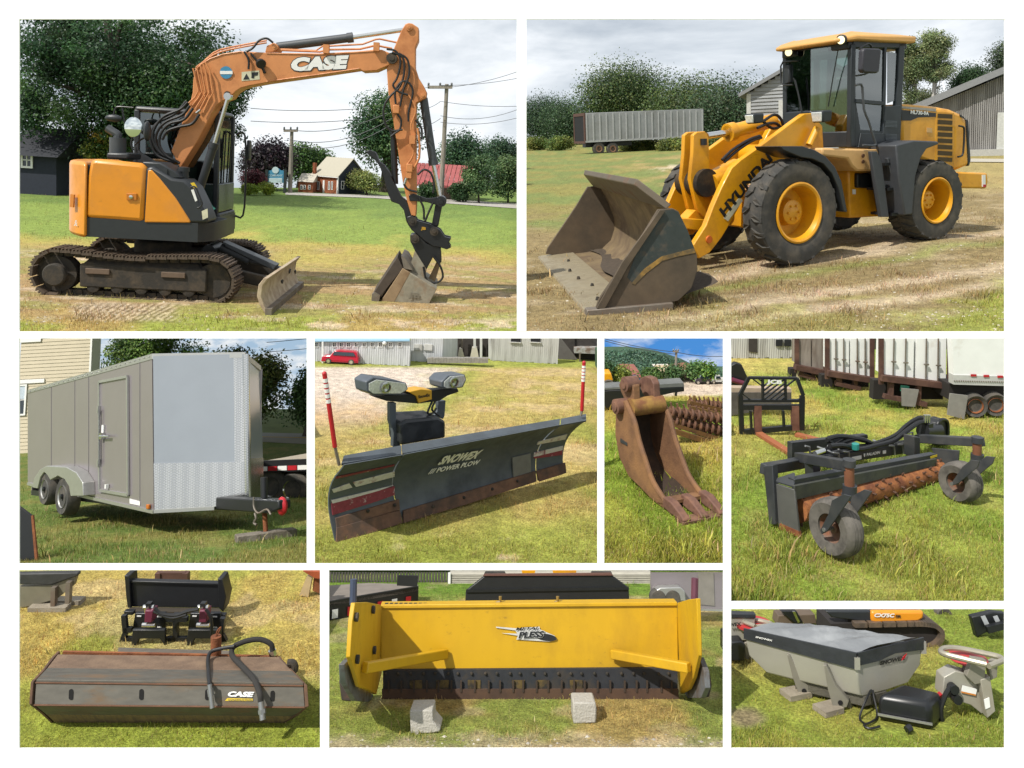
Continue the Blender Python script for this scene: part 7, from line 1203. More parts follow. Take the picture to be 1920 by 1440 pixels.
P('main_beam', MB().prism(K.y(.34, (1500, 866), (1545, 856), (1716, 830), (1716, 848), (1545, 874), (1500, 880)), (0, .1, 0)), KB, rk, .006); label_on(K, 'lettering', 'PALADIN', WHITE, rk, (1, .338), ((1624, 855), (1649, 850.5), (1624, 849.5)), bold=.04); P('sticker', MB().prism(K.y(.338, (1597, 857), (1615, 853.5), (1615, 860.5), (1597, 864)), (0, -.002, 0)), WHITE, rk); P('sticker', MB().prism(K.y(.338, (1655, 845), (1661, 844), (1661, 850), (1655, 851)), (0, -.002, 0)), WHITE, rk); P('emblem', MB().prism(K.y(.338, (1619, 851), (1622, 850), (1622, 855), (1620, 857)), (0, -.002, 0)), WHITE, rk)
for px in (1566, 1585, 1670, 1686): a_ = K.y(.32, (px-2, 849-(px-1566)*.13), (px+6, 850-(px-1566)*.13), (px+8, 866-(px-1566)*.13)); P('u_bolt', MB().tube([a_[0]+V(0, .16, 0), a_[0], a_[1], a_[2]], .009, 6), mat('galv', '#9a9c9c', .4, .6), rk)
P('frame_upright', MB().prism(K.y(.2, (1714, 819), (1725, 820), (1726, 857), (1715, 858)), (0, .1, 0)), KB, rk, .004); P('frame_upright', MB().prism(K.y(.15, (1524, 873), (1538, 872), (1540, 896), (1526, 897)), (0, .08, 0)), KB, rk, .004)
P('mount_plate', MB().prism(K.y(.6, (1485, 830), (1627, 815), (1628, 822), (1560, 838), (1500, 850), (1500, 862), (1485, 864)), (0, .05, 0)), KB, rk, .003); P('pivot_plate', MB().lathe([(.01, 0), (.12, 0), (.12, .03), (.01, .03)], K.y(.58, (1590, 840))[0], (0, 0, 1), 22), KB, rk)
P('yellow_sticker', MB().prism(K.y(-.025, (1744, 856), (1757, 852), (1757, 856), (1745, 860)), (0, -.002, 0)), WARN, rk)
# casters
def caster(gpx, start, armend, post, hubpx, R_, axis, fork):
    gp = K.g(*gpx); yc = gp.y
    a_, b_ = K.y(.36, start)[0], K.y(yc+.1, armend)[0]; P('caster_arm', MB().beam(a_, b_, .07, .075), KB, rk, .006)
    p0, p1, p2 = K.y(yc+.1, *post); P('caster_post', MB().cyl(p0, p1, .035, n=14), mat('post_rust', '#86553a', .8, var=.2), rk); P('post_cap', MB().cyl(p0, p0+V(0, 0, .05), .045, n=14), KB, rk); P('post_collar', MB().cyl(p1-V(0, 0, .02), p1+V(0, 0, .05), .05, n=14), KB, rk)
    h = K.y(yc+.02, hubpx)[0]; axn = (K.I.to_3x3()@P6.M.to_3x3()@Vector(axis)).normalized(); wv = .15
    w_ = P('caster_wheel', MB().lathe([(R_*.5, -wv*.42), (R_*.86, -wv*.5), (R_*.97, -wv*.36), (R_, -wv*.2), (R_*.975, -wv*.18), (R_, -wv*.14), (R_, -.004), (R_*.975, 0), (R_, .004), (R_, wv*.14), (R_*.975, wv*.18), (R_, wv*.2), (R_*.97, wv*.36), (R_*.86, wv*.5), (R_*.5, wv*.42), (R_*.5, -wv*.42)], h, axn, 34, False), mat('caster_rubber', '#6f6a63', .9, col2='#524e49', lo=.42, hi=.62, sc=9, var=.15), rk)
    o = P('caster_rim', MB().lathe([(R_*.56, wv*.42), (R_*.5, wv*.3), (R_*.44, -.0), (R_*.2, .0), (R_*.18, wv*.2), (.003, wv*.22)], h, axn, 26, False), mat('rim_rust', '#7a6152', .75, col2='#8f5a3c', lo=.5, hi=.65, sc=8), None); o.parent = w_
    for sgn in (1, -1):
        pl = h+axn*(wv*.62*sgn); q = [v+axn*0 for v in K.pl(pl, axn, *fork)] if sgn > 0 else [v-axn*(wv*1.24) for v in K.pl(h+axn*wv*.62, axn, *fork)]
        P('fork_plate', MB().prism(q, axn*.012), KB, rk, .002)
    P('axle_bolt', MB().cyl(h-axn*wv*.75, h+axn*wv*.75, .014, n=10), mat('galv', '#9a9c9c'), rk)
    P('fork_bridge', MB().cyl(p1-V(0, 0, .02), p1-V(0, 0, .05), .055, n=16), KB, rk)
caster((1572, 1043), (1497, 857), (1592, 873), ((1592, 874), (1593, 922), (1593, 922)), (1567, 988), .205, (-.916, -.40, 0), [(1562, 938), (1584, 926), (1598, 930), (1588, 945), (1553, 996), (1543, 1001), (1540, 994), (1556, 962)])
caster((1804, 938), (1720, 822), (1842, 829), ((1832, 830), (1832, 862), (1832, 862)), (1801, 903), .165, (-.90, -.43, 0), [(1806, 875), (1822, 862), (1838, 864), (1834, 876), (1800, 905), (1790, 909), (1787, 903), (1796, 890)])
# motor and hoses
ym = .35; c_ = K.y(ym, (1768, 812))[0]; P('gear_case', MB().prism(K.y(ym, (1757, 795), (1762, 788), (1772, 786), (1778, 792), (1779, 836), (1757, 836)), (0, .12, 0)), mat('case_black', '#232528', .45), rk, .012); P('motor', MB().cyl(K.y(ym, (1730, 808))[0], K.y(ym, (1758, 806))[0], .065, n=20).cbox(K.y(ym, (1736, 800))[0], (.07, .1, .08)), BLACK, rk); P('case_rim', MB().tube(K.y(ym-.01, (1756, 800), (1760, 790), (1769, 786), (1777, 792), (1778, 815)), .014, 8, 3), BLACK, rk)
for i in range(3): q = K.y(ym-.02, (1733+i*4, 792), (1734+i*4, 778)); P('fitting', MB().cyl(q[0], q[1], .014, n=8), CHROME, rk)
for k, pts in enumerate((((1737, 784), (1722, 784), (1700, 798), (1680, 816), (1652, 828), (1622, 836), (1590, 838), (1560, 840), (1545, 850)), ((1738, 790), (1722, 793), (1700, 808), (1676, 826), (1640, 836), (1610, 842), (1580, 835), (1556, 836)), ((1620, 826), (1596, 820), (1570, 818), (1552, 824), (1560, 832)), ((1640, 834), (1610, 822), (1585, 826), (1562, 838), (1530, 850), (1522, 853)))): P('hose', MB().tube(K.y(ym+.05-.06*(k == 1), *pts), .021, 8, 5), HOSE, rk)
P('hose_end', MB().cyl(*K.y(ym, (1528, 850), (1545, 844)), .02, n=8), CHROME, rk); P('cap', MB().cyl(*K.y(ym-.05, (1604, 832), (1604, 842)), .03, n=10), mat('teal_cap', '#2f8f86', .5), rk)
P('crank_handle', MB().tube(K.y(ym, (1700, 812), (1711, 811), (1712, 818)), .008, 6).tube(K.y(.3, (1510, 836), (1518, 838), (1519, 850)), .008, 6), mat('galv', '#9a9c9c'), rk)
# ================================================================== PLOT 7: the rusty box rake attachment
P7 = frame(318, 1350, 5.8, .75, 2, 0)
def col7(X, Y, x, y):
    n = fbm(x*1.3+23, y*1.2+57); n2 = fbm(x*5.5, y*5.5+13); c = mixc(C3('#9aa24a'), C3('#b3a65c'), sm(.4, .58, n)); c = mixc(c, C3('#8fa342'), sm(1300, 1370, Y)*.8); c = mixc(c, C3('#c0b184'), sm(.5, .62, fbm(x*2, y*2+5))*(1-sm(1240, 1300, Y))*.6)
    return c*(.74+.5*n2)[..., None]
G7 = Ground(P7, 30, 608, 1064, 1410, col7, nx=110, ny=80)
G7.grass(46000, .038, 'grass', 1071, 1408, label='short dry grass around the rusty box attachment', wid=.06, power=.85)
bx = P7.thing('box_sweeper', 'rusty steel box sweeper attachment with hoses lying on its hood', 'attachment')
BXG = mat('box_grey', '#666259', .6, .2, wear=.6, col2='#75604a', lo=.5, hi=.68, sc=3, var=.2, stretch=(1, 3, 3)); BXR = mat('box_rust', '#77604d', .8, col2='#8f765f', lo=.42, hi=.66, sc=5, var=.15, bump=.2)
rows = [(.46, (117, 1222), (519, 1231)), (.38, (108, 1232), (522, 1237)), (.10, (88.5, 1257.5), (547.5, 1263.5)), (-.14, (67.5, 1280), (568.5, 1286)), (-.20, (64.5, 1322), (571.5, 1326.5)), (-.10, (87, 1340), (552, 1343)), (-.02, (105, 1357), (525, 1358))]
RW = [(P7.y(y_, l_)[0], P7.y(y_, r_)[0]) for y_, l_, r_ in rows]
def panel(i, m_, nm): a, b_, c, d = RW[i][0], RW[i][1], RW[i+1][1], RW[i+1][0]; n = (b_-a).cross(d-a).normalized(); n = n if n.y < 0 else -n; P(nm, MB().prism([a, b_, c, d], -n*.02), m_, bx, .003)
panel(1, BXR, 'top_panel'); panel(2, BXG, 'slope_panel'); panel(3, BXG, 'front_panel'); panel(4, BXG, 'lower_panel'); panel(5, mat('skirt_brown', '#6d5c45', .8, col2='#8a744f', lo=.4, hi=.6, sc=9, stretch=(8, 1, 1)), 'skirt')
P('rear_wall', MB().prism([RW[0][0], RW[0][1], V(RW[0][1].x, RW[0][1].y, 0), V(RW[0][0].x, RW[0][0].y, 0)], (0, .02, 0)), RUST, bx)
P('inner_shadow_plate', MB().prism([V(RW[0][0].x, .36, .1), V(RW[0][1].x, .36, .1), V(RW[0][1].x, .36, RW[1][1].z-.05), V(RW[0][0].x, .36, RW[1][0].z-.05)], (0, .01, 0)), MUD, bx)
for k in (0, 1):
    pts = [r[k] for r in RW]+[V(RW[0][k].x, .48, .0)]; s_ = -1 if k == 0 else 1; xs = [p.x for p in pts]; P('end_plate', MB().prism([p+V(s_*.012, -.01, .012) for p in pts], (s_*.02, 0, 0)), mat('end_rust', '#5f4636', .85, col2='#7a5a42', lo=.45, hi=.65, sc=6), bx, .004)
for i, (a_, b_) in enumerate(((3, 0), (4, 0), (2, 0))): P('edge_bead', MB().tube([RW[a_][0]+V(0, -.004, .002), RW[a_][1]+V(0, -.004, .002)], .006, 6), mat('bead_rust', '#6d4a34', .8, var=.2), bx)
def onf(i, px, py, off=.012):
    a, b_, d = RW[i][0], RW[i][1], RW[i+1][0]; n = (b_-a).cross(d-a).normalized(); n = n if n.y < 0 else -n; return P7.pl(a+n*off, n, (px, py))[0], n
for px, py in ((133, 1302.5), (265, 1302.5), (388.5, 1303), (511, 1305.5)):
    q = [onf(3, px+4.4*math.cos(a)*1, py+(5.5 if math.sin(a) > 0 else -5.5)+4.6*math.sin(a), .004)[0] for a in [k*math.pi/6 for k in range(12)]]; P('slot', MB().prism(q, (0, .008, 0)), mat('hole_black', '#121110', .95), bx)
for px, py in ((140, 1271), (266, 1271), (388, 1273), (505, 1274)): c_, n = onf(2, px, py, .0); P('bolt', MB().cyl(c_, c_+n*.03, .018, n=6), RUST, bx)
def ftext(i, st, m_, b0, b1, t0, **k): a, b_, c = onf(i, *b0, .006)[0], onf(i, *b1, .006)[0], onf(i, *t0, .006)[0]; text('lettering', st, m_, bx, a, b_-a, c-a, (b_-a).length, (c-a).length, **k)
ftext(3, 'CASE', WHITE, (427, 1306), (476, 1307), (427.5, 1296), bold=.06, shear=.2); P('decal_band', MB().prism([onf(3, *q, .005)[0] for q in ((426, 1309.5), (474, 1310.5), (474, 1314.5), (422, 1314))], (0, .003, 0)), WARN, bx); ftext(3, 'CONSTRUCTION', mat('decal_dark', '#3a3f44'), (428, 1313.6), (473, 1314), (428, 1310.5), bold=.02, ext=.006)
def hz(px, py, y_): return P7.y(y_, (px, py))[0]
h1 = [hz(440, 1212, .35), hz(415, 1216, .35), hz(396, 1222, .34), hz(390, 1236, .26), hz(391, 1262, .0), hz(393, 1285, -.19)]; P('hose', MB().tube(h1, .014, 10, 5), HOSE, bx); P('hose_fitting', MB().cyl(hz(393, 1283, -.2), hz(398, 1328, -.26), .016, n=12).cyl(hz(394, 1292, -.2), hz(396, 1305, -.22), .021, n=6), mat('galv', '#9a9c9c'), bx)
h2 = [hz(511, 1222, .42), hz(508, 1208, .42), hz(488, 1199, .42), hz(462, 1202, .4), hz(438, 1213, .37), hz(436, 1230, .3), hz(456, 1252, .1), hz(476, 1274, -.1), hz(487, 1300, -.22), hz(489, 1316, -.25)]; P('hose', MB().tube(h2, .020, 10, 6), mat('fabric_hose', '#2b2926', .85), bx); P('hose_fitting', MB().cyl(h2[-1], hz(493, 1350, -.3), .021, n=12).cyl(hz(491, 1330, -.27), hz(492, 1338, -.28), .027, n=6), mat('galv', '#9a9c9c'), bx); P('hose_fitting', MB().cyl(hz(510, 1219, .42), hz(512, 1229, .42), .03, n=10), CHROME, bx)
P('post', MB().cyl(hz(405, 1227, .44), hz(405, 1193, .44), .04, n=14), RUST, bx); P('wire_loop', MB().tube([hz(405, 1193, .44), hz(408, 1182, .44), hz(414, 1176, .44), hz(411, 1184, .44), hz(406, 1192, .44)], .006, 6, 3), RUST, bx); P('side_hook', MB().tube([hz(540, 1243, .2), hz(549, 1243, .2), hz(553, 1250, .2), hz(550, 1258, .2), hz(541, 1256, .2)], .028, 8, 3), MUD, bx)
P('rear_plate', MB().prism([hz(222, 1214, .7), hz(432, 1220, .7), hz(430, 1228, .55), hz(221, 1223, .55)], (0, 0, -.02)), STEEL, bx)
# black bucket with grapple behind
g0 = P7.g(325, 1225); GB = P7.sub(g0, 0); gt = GB.thing('grapple_bucket', 'black grapple bucket with two maroon cylinders behind the rusty box', 'bucket'); yb = GB.g(330, 1160).y
def gy(y_, *p): return GB.y(y_, *p)
P('bucket_back', MB().prism(gy(yb, (239, 1091), (413, 1096), (411, 1140), (243, 1138)), (0, .04, 0)), mat('bucket_black', '#1c1e21', .5, var=.2), gt, .006); P('bucket_floor', MB().prism(gy(yb, (243, 1138), (411, 1140))+gy(yb-.22, (415, 1148), (240, 1146)), (0, 0, -.02)), mat('floor_brown', '#4b4236', .8), gt)
for q in (((233, 1079), (242, 1080), (246, 1140), (239, 1140), (236, 1118)), ((408, 1085), (416, 1086), (424, 1119), (418, 1148), (410, 1140))): P('bucket_side', MB().prism(gy(yb-.04, *q), (0, .16, 0)), BLACK, gt, .006)
P('top_edge', MB().prism(gy(yb-.02, (240, 1089), (413, 1094), (413, 1098), (240, 1093)), (0, .06, 0)), BLACK, gt, .004)
for k, (x0, x1) in enumerate(((249, 309), (353, 413))):
    P('grapple_plate', MB().prism(gy(.25, (x0+4, 1150), (x1, 1150), (x1, 1180), (x0-1, 1180)), (0, .04, 0)), BLACK, gt, .006); P('grapple_plate', MB().prism(gy(.12, (x0-1, 1181), (x1, 1181), (x1, 1212), (x1-10, 1198), (x0+12, 1198), (x0+6, 1212), (x0-3, 1212)), (0, .04, 0)), BLACK, gt, .006)
    cx = 279 if k == 0 else 381; P('cylinder_guard', MB().prism(gy(.10, (cx-7.5, 1145), (cx+8, 1145), (cx+6, 1168), (cx-9, 1168)), (0, .1, 0)), mat('maroon', '#6e2740'), gt, .008); P('cylinder_rod', MB().cyl(*gy(.15, (cx-3, 1136), (cx-2, 1146)), .03, n=10).cyl(*gy(.12, (cx-12, 1172), (cx+12, 1172)), .018, n=10).cyl(*gy(.15, (cx-10, 1138), (cx+10, 1138)), .018, n=10), CHROME, gt); P('cylinder_lug', MB().prism(gy(.13, (cx-6, 1132), (cx+3, 1132), (cx+5, 1148), (cx-7, 1148)), (0, .05, 0)), BLACK, gt)
    for px, py in ((x0+12, 1155), (x1-10, 1156), (x1-10, 1176)): P('label_plate', MB().prism(gy(.245, (px-4, py-1.2), (px+4, py-1), (px+4, py+1.2), (px-4, py+1)), (0, -.004, 0)), WHITE, gt)
for q in (((232, 1146), (250, 1147), (249, 1154), (232, 1153)), ((404, 1152), (422, 1153), (422, 1160), (404, 1159))): P('frame_end', MB().prism(gy(.28, *q), (0, .05, 0)), BLACK, gt, .005)
for a_, b_ in (((233, 1153), (236, 1185)), ((236, 1185), (226, 1212)), ((418, 1158), (414, 1190)), ((416, 1190), (428, 1214)), ((226, 1211), (430, 1214)), ((330, 1150), (330, 1212)), ((312, 1198), (352, 1198)), ((236, 1198), (250, 1198)), ((311, 1160), (352, 1160)), ((232, 1180), (248, 1180))): u = gy(.2, a_, b_); P('frame_bar', MB().beam(u[0], u[1], .04, .04), BLACK, gt)
for pts in (((290, 1140), (302, 1150), (330, 1153), (352, 1146), (372, 1142)), ((386, 1142), (394, 1155), (397, 1172), (396, 1190)), ((288, 1146), (320, 1158), (350, 1152))): P('hose', MB().tube(gy(.06, *pts), .014, 7, 5), HOSE, gt)
# neighbours
t = P7.thing('salt_spreader', 'tarp covered salt spreader hopper at the upper left', 'spreader', P7.g(80, 1150)); ys = P7.g(80, 1140).y
P('hopper', MB().prism(P7.y(ys, (30, 1100), (98, 1097), (144, 1078), (138, 1098), (105, 1124), (62, 1136), (30, 1142)), (0, .05, 0)), mat('dull_hopper', '#857f6c', .6, .2, var=.12), t, .006); P('tarp', MB().prism(P7.y(ys-.02, (30, 1096), (96, 1097), (146, 1080), (146, 1074), (30, 1076)), (0, .06, 0)), mat('tarp_dark', '#3a3a3a', .6, var=.2, bump=.3, bsc=12), t, .01)
for a_, b_ in (((102, 1100), (101, 1142)), ((130, 1090), (128, 1130))): u = P7.y(ys-.03, a_, b_); P('leg', MB().beam(u[0], u[1], .05, .04), STEEL, t)
for a_ in ((98, 1143), (126, 1130)): p = P7.g(*a_); P('foot_board', MB().box((p.x-.2, p.y-.05, 0), (p.x+.15, p.y+.05, .04)), WOODG, t)
t = P7.thing('orange_implement', 'orange and wooden implement cut off at the upper right corner', 'implement', P7.g(585, 1122)); ys = P7.g(585, 1120).y
P('board', MB().prism(P7.y(ys, (576, 1079), (585, 1082), (578, 1120), (561, 1116)), (0, .05, 0)), mat('pale_ply', '#cdb68c', .8, var=.1), t); P('frame', MB().prism(P7.y(ys-.03, (568, 1071), (604, 1073), (604, 1086), (590, 1084)), (0, .04, 0)), mat('orange_rust', '#a8512b', .7, var=.2), t); P('leg', MB().prism(P7.y(ys+.02, (588, 1084), (604, 1086), (604, 1114), (586, 1108)), (0, .1, 0)), RUST, t)
t = P7.thing('fork_backrest', 'brown wire mesh fork backrest standing behind the grapple bucket', 'backrest', P7.g(324, 1110)); ys = P7.g(324, 1106).y
for px in (298, 349): u = P7.y(ys, (px, 1106), (px, 1073)); P('upright', MB().beam(u[0], u[1], .07, .05), mat('brown_steel', '#5c3f35'), t)
for py, k in ((1081, .05), (1100, .05), (1074, .02)): u = P7.y(ys, (300, py), (348, py)); P('crossbar', MB().beam(u[0], u[1], .04, k), mat('brown_steel', '#5c3f35'), t)
for i in range(7): u = P7.y(ys, (306+i*6, 1074), (306+i*6, 1080)); P('mesh_wire', MB().cyl(u[0], u[1], .007, n=5), RUST, t)
# ================================================================== PLOT 8: the yellow snow pusher
P8 = frame(985, 1300, 6.5, .65, -12, 0)
def col8(X, Y, x, y):
    n = fbm(x*1.3+3, y*1.2+97); n2 = fbm(x*6, y*6+13); c = mixc(C3('#87994a'), C3('#a79a5e'), sm(.38, .56, n)); c = mixc(c, C3('#8a9a44'), (1-sm(700, 760, X))*.6); c = mixc(c, C3('#6f9236'), (1-sm(1110, 1130, Y)))
    c = mixc(c, C3('#b9ae98'), sm(1374, 1402, Y+(n2-.45)*60)*.6); c = mixc(c, C3('#bcb08e'), sm(.52, .62, fbm(x*2.6, y*2.6+5))*.45)
    return c*(.72+.5*n2)[..., None]
G8 = Ground(P8, 611, 1362, 1066, 1410, col8, nx=130, ny=80)
G8.grass(48000, .038, 'grass', 1075, 1408, mask=lambda X, Y, x, y: 1-.85*sm(1370, 1400, Y), label='dry straw coloured grass around the yellow snow pusher', wid=.06, power=.9)
stones(G8, 3000, .02, lambda X, Y, x, y: sm(1370, 1396, Y), 'gravel', 'pale gravel along the front of the pusher plot', np.array([C3('#cfc8ba'), C3('#b3aa98'), C3('#948a76')]))
pu = P8.thing('snow_pusher', 'large yellow snow pusher blade with side plates and black rubber edge', 'snow pusher')
PY = mat('pusher_yellow', '#dbac12', .5, var=.05, col2='#b98f16', lo=.48, hi=.75, sc=2, wear=.45, stretch=(1, 1, .6)); PK = mat('edge_black', '#2a2d33', .75, col2='#4a4238', lo=.5, hi=.68, sc=6, var=.2)
YB8 = P8.g(985, 1306).y
bw = P8.y(YB8, (714, 1134), (1270, 1129), (1272, 1254), (714, 1258)); P('back_wall', MB().prism(bw, (0, .04, 0)), PY, pu, .006)
tl = P8.y(YB8-.02, (714, 1134), (1270, 1129))+P8.y(YB8+.12, (1264, 1122), (716, 1127.5)); P('top_lip', MB().prism(tl, (0, 0, -.03)), PY, pu, .006)
xl, xr = P8.y(YB8, (714, 1200))[0].x, P8.y(YB8, (1272, 1200))[0].x
lpq = P8.x(xl, (715, 1134), (716, 1262), (706, 1302), (692, 1294), (674, 1287), (657, 1232), (661, 1165), (666, 1130), (690, 1129)); P('side_plate', MB().prism(lpq, (-.03, 0, 0)), PY, pu, .005)
rpq = P8.x(xr, (1270, 1130), (1270, 1262), (1275, 1301), (1290, 1292), (1300, 1270), (1309, 1229), (1306, 1122), (1290, 1124)); P('side_plate', MB().prism(rpq, (.03, 0, 0)), PY, pu, .005)
for (b0, b1) in (((836, 1226), (684, 1252)), ((1148, 1226), (1292, 1252))):
    a_ = P8.y(YB8-.02, b0)[0]; e_ = P8.x(xl+.03 if b0[0] < 900 else xr-.03, b1)[0]; P('brace', MB().beam(a_, e_, .055, .07), PY, pu, .008)
ed = P8.y(YB8-.04, (718, 1257), (1270, 1253), (1271, 1300), (718, 1302)); P('rubber_edge', MB().prism(ed, (0, .04, 0)), PK, pu)
rs = P8.y(YB8-.06, (716, 1293), (1272, 1292), (1273, 1312), (716, 1314)); P('steel_edge', MB().prism(rs, (0, .06, 0)), mat('dark_rust', '#4b372c', .85, col2='#5d4636', lo=.4, hi=.6, sc=6), pu)
rg = random.Random(5)
for i in range(24):
    px = 728+i*23.2+rg.uniform(-3, 3); u = P8.y(YB8-.06, (px, 1276), (px, 1298)); P('edge_spring', MB().beam(u[0], u[1], .014, .014), mat('edge_brown', '#3f3228', .8), pu)
    c_ = P8.y(YB8-.05, (px-6, 1263))[0]; P('edge_bolt', MB().sph(c_, .013, 6), MUD, pu)
for i in range(6): px = 765+i*62+rg.uniform(-12, 12); P('paint_patch', MB().prism(P8.y(YB8-.045, (px, 1275), (px+24, 1275), (px+24, 1291), (px, 1291)), (0, -.003, 0)), mat('worn_ochre', '#65532a', .8, col2='#33302c', lo=.45, hi=.6, sc=9), pu)
# skids
for sgn, q1, q2, xx in ((-1, [(646, 1246), (657, 1234), (674, 1288), (692, 1296), (704, 1306), (690, 1316), (668, 1314), (648, 1280)], [(635, 1276), (640, 1274), (652, 1274), (662, 1312), (656, 1316), (640, 1314)], xl-.05), (1, [(1310, 1232), (1320, 1258), (1322, 1290), (1314, 1309), (1280, 1309), (1276, 1302), (1298, 1272)], [(1317, 1268), (1332, 1265), (1335, 1286), (1330, 1308), (1312, 1309), (1314, 1290)], xr+.05)):
    P('skid_plate', MB().prism(P8.x(xx, *q1), (sgn*.04, 0, 0)), mat('skid_grey', '#7a7f84', .55, .3, col2='#5b5046', lo=.45, hi=.62, sc=5), pu, .004); P('skid_shoe', MB().prism(P8.y(YB8-.45, *q2), (0, .25, 0)), mat('shoe_brown', '#3f352f', .8, col2='#6a4a36', lo=.5, hi=.65, sc=6), pu, .01)
for px, yy0, yy1, m_ in ((663, 1086, 1134, mat('marker_dark', '#3f4a63', .5)), (1303, 1084, 1128, mat('marker_maroon', '#6b3a4c', .5))): u = P8.y(YB8-.3, (px, yy0), (px-1, yy1)); P('marker_stick', MB().cyl(u[0], u[1], .028, n=8), m_, pu)
for px in (937, 1044.5): u = P8.y(YB8+.05, (px-9, 1132), (px+1, 1128), (px+1, 1118)); P('hook', MB().tube([u[0], u[1], u[2]], .014, 6), mat('hook_brass', '#8d7338', .5), pu)
for px, py in ((698, 1143), (666, 1157), (700, 1219), (668, 1236)): c_ = P8.x(xl+.004, (px, py))[0]; P('bolt', MB().cyl(c_, c_+V(.02, 0, 0), .03, n=8), MUD, pu)
# logo
yl = YB8-.012
LG = mat('logo_black', '#1f2226', .5); LW = mat('logo_white', '#d9dad6', .5)
def lquad(m_, *q, o_=0.): P('logo_shape', MB().prism(P8.y(yl-o_, *q), (0, .002, 0)), m_, pu)
lquad(LW, (930, 1175), (968, 1178), (1012, 1175), (1012, 1180), (1040, 1192), (1044, 1199), (1030, 1203), (968, 1199), (971, 1192), (940, 1187), (970, 1188), (966, 1182), (930, 1177))
ell = [(1024+20*math.cos(a), 1195+6.5*math.sin(a)+.12*20*math.cos(a)) for a in [k*math.pi/12 for k in range(24)]]; lquad(LG, *ell, o_=.004)
label_on(P8, 'lettering', 'METAL', LG, pu, (1, yl-.008), ((967, 1182), (1011, 1180), (969, 1176)), bold=.02, shear=.3); label_on(P8, 'lettering', 'PLESS', LW, pu, (1, yl-.006), ((970, 1197.5), (1022, 1195.5), (974, 1183.5)), bold=.09, shear=.25); label_on(P8, 'lettering', 'PLESS', LG, pu, (1, yl-.010), ((972, 1196.5), (1021, 1194.5), (975, 1184.5)), bold=.04, shear=.25)
for x0 in (722, 1175):
    for i in range(9): q = P8.z(bw[0].z+.004, (x0+i*9, 1131.5-.005*(x0-722)), (x0+i*9+6, 1131.5-.005*(x0-722))); P('small_lettering', MB().beam(q[0], q[1], .04, .004), LG, pu) if x0 < 800 or i < 9 else None
# loose concrete blocks
CB = mat('concrete_block', '#b9b5ab', .92, var=.12, sc=14, bump=.4, bsc=60)
for q, yg, lab in ((((768, 1332), (811, 1331), (812, 1352), (826, 1368), (824, 1373), (806, 1376), (770, 1376)), 1376, 'broken grey concrete block lying left in front of the pusher'), (((1074, 1317), (1117, 1317), (1119, 1333), (1118, 1357), (1075, 1358)), 1357, 'square grey concrete block right in front of the pusher')):
    b = P8.g(q[0][0]+20, yg); pts = P8.y(b.y, *q); P8.solo('concrete_block', MB().prism([p-b for p in pts], (0, .22, 0)).mesh('concrete_block', 20), CB, lab, 'block', loc=b, bevel=.012)
# behind
b = P8.g(1028, 1150); t = P8.thing('loader_bucket', 'black loader bucket behind the snow pusher', 'bucket', b); y_ = b.y
P('bucket', MB().prism(P8.y(y_, (872, 1140), (873, 1108), (908, 1080), (1146, 1078), (1179, 1102), (1181, 1140)), (0, .06, 0)), mat('bucket_black', '#1c1e21'), t, .01); P('edge', MB().prism(P8.y(y_-.02, (906, 1080), (908, 1077), (1146, 1075), (1150, 1079)), (0, .05, 0)), mat('edge_rust', '#6d4a40', .7), t)
P('seam', MB().beam(*P8.y(y_-.01, (874, 1108), (1179, 1103)), .02, .03), BLACK, t)
for x0, x1 in ((978, 1004), (1036, 1081)): P('arm', MB().prism(P8.y(y_+.3, (x0, 1070), (x1, 1069.5), (x1-2, 1079), (x0+2, 1079)), (0, .05, 0)), YEL, t)
for px in (928, 1128): P('tyre', MB().prism(P8.y(y_+.3, (px-18, 1072), (px+18, 1072), (px+22, 1080), (px-22, 1080)), (0, .05, 0)), RUBBER, t)
b = P8.g(700, 1180); t = P8.thing('equipment_trailer', 'black equipment trailer with reflective tape left behind the pusher', 'trailer', P8.g(690, 1175)); y_ = P8.g(690, 1150).y
zd = P8.y(y_, (690, 1118))[0].z
dq = P8.z(zd, (613, 1132), (700, 1117), (784, 1103), (784, 1096), (690, 1093), (613, 1098)); P('deck', MB().prism(dq, (0, 0, -.03)), mat('deck_brown', '#8a8178', .85, var=.15, sc=3), t)
for k in range(2): P('side_rail', MB().prism([dq[k]+V(0, 0, .02), dq[k+1]+V(0, 0, .02), dq[k+1]-V(0, 0, .2), dq[k]-V(0, 0, .2)], (0, .05, 0)), BLACK, t)
P('underframe', MB().prism([dq[0]-V(0, -.2, .2), dq[2]-V(0, -.2, .2), dq[2]-V(0, -.2, .5), dq[0]-V(0, -.2, .5)], (0, .1, 0)), mat('under_black', '#2a2523'), t)
for i in range(6):
    p, q = dq[0].lerp(dq[2], .06+i*.16), dq[0].lerp(dq[2], .12+i*.16); P('reflector', MB().prism([p+V(0, -.012, -.16), q+V(0, -.012, -.16), q+V(0, -.012, -.07), p+V(0, -.012, -.07)], (0, -.005, 0)), RED if i % 2 else WHITE, t)
P('ramp', MB().prism(P8.y(y_+.2, (744, 1098), (782, 1100), (784, 1080), (746, 1079)), (0, .03, 0)), BLACK, t)
b = P8.g(1290, 1170); t = P8.thing('cargo_trailer', 'grey enclosed trailer side with twin fender at the upper right', 'trailer', b); y_ = b.y
P('side_wall', MB().prism(P8.y(y_, (1220, 1074), (1360, 1074), (1360, 1146), (1220, 1140)), (0, .04, 0)), GREYM, t); P('trim', MB().prism(P8.y(y_-.01, (1220, 1138), (1362, 1143), (1362, 1147), (1220, 1141)), (0, .03, 0)), ALU, t)
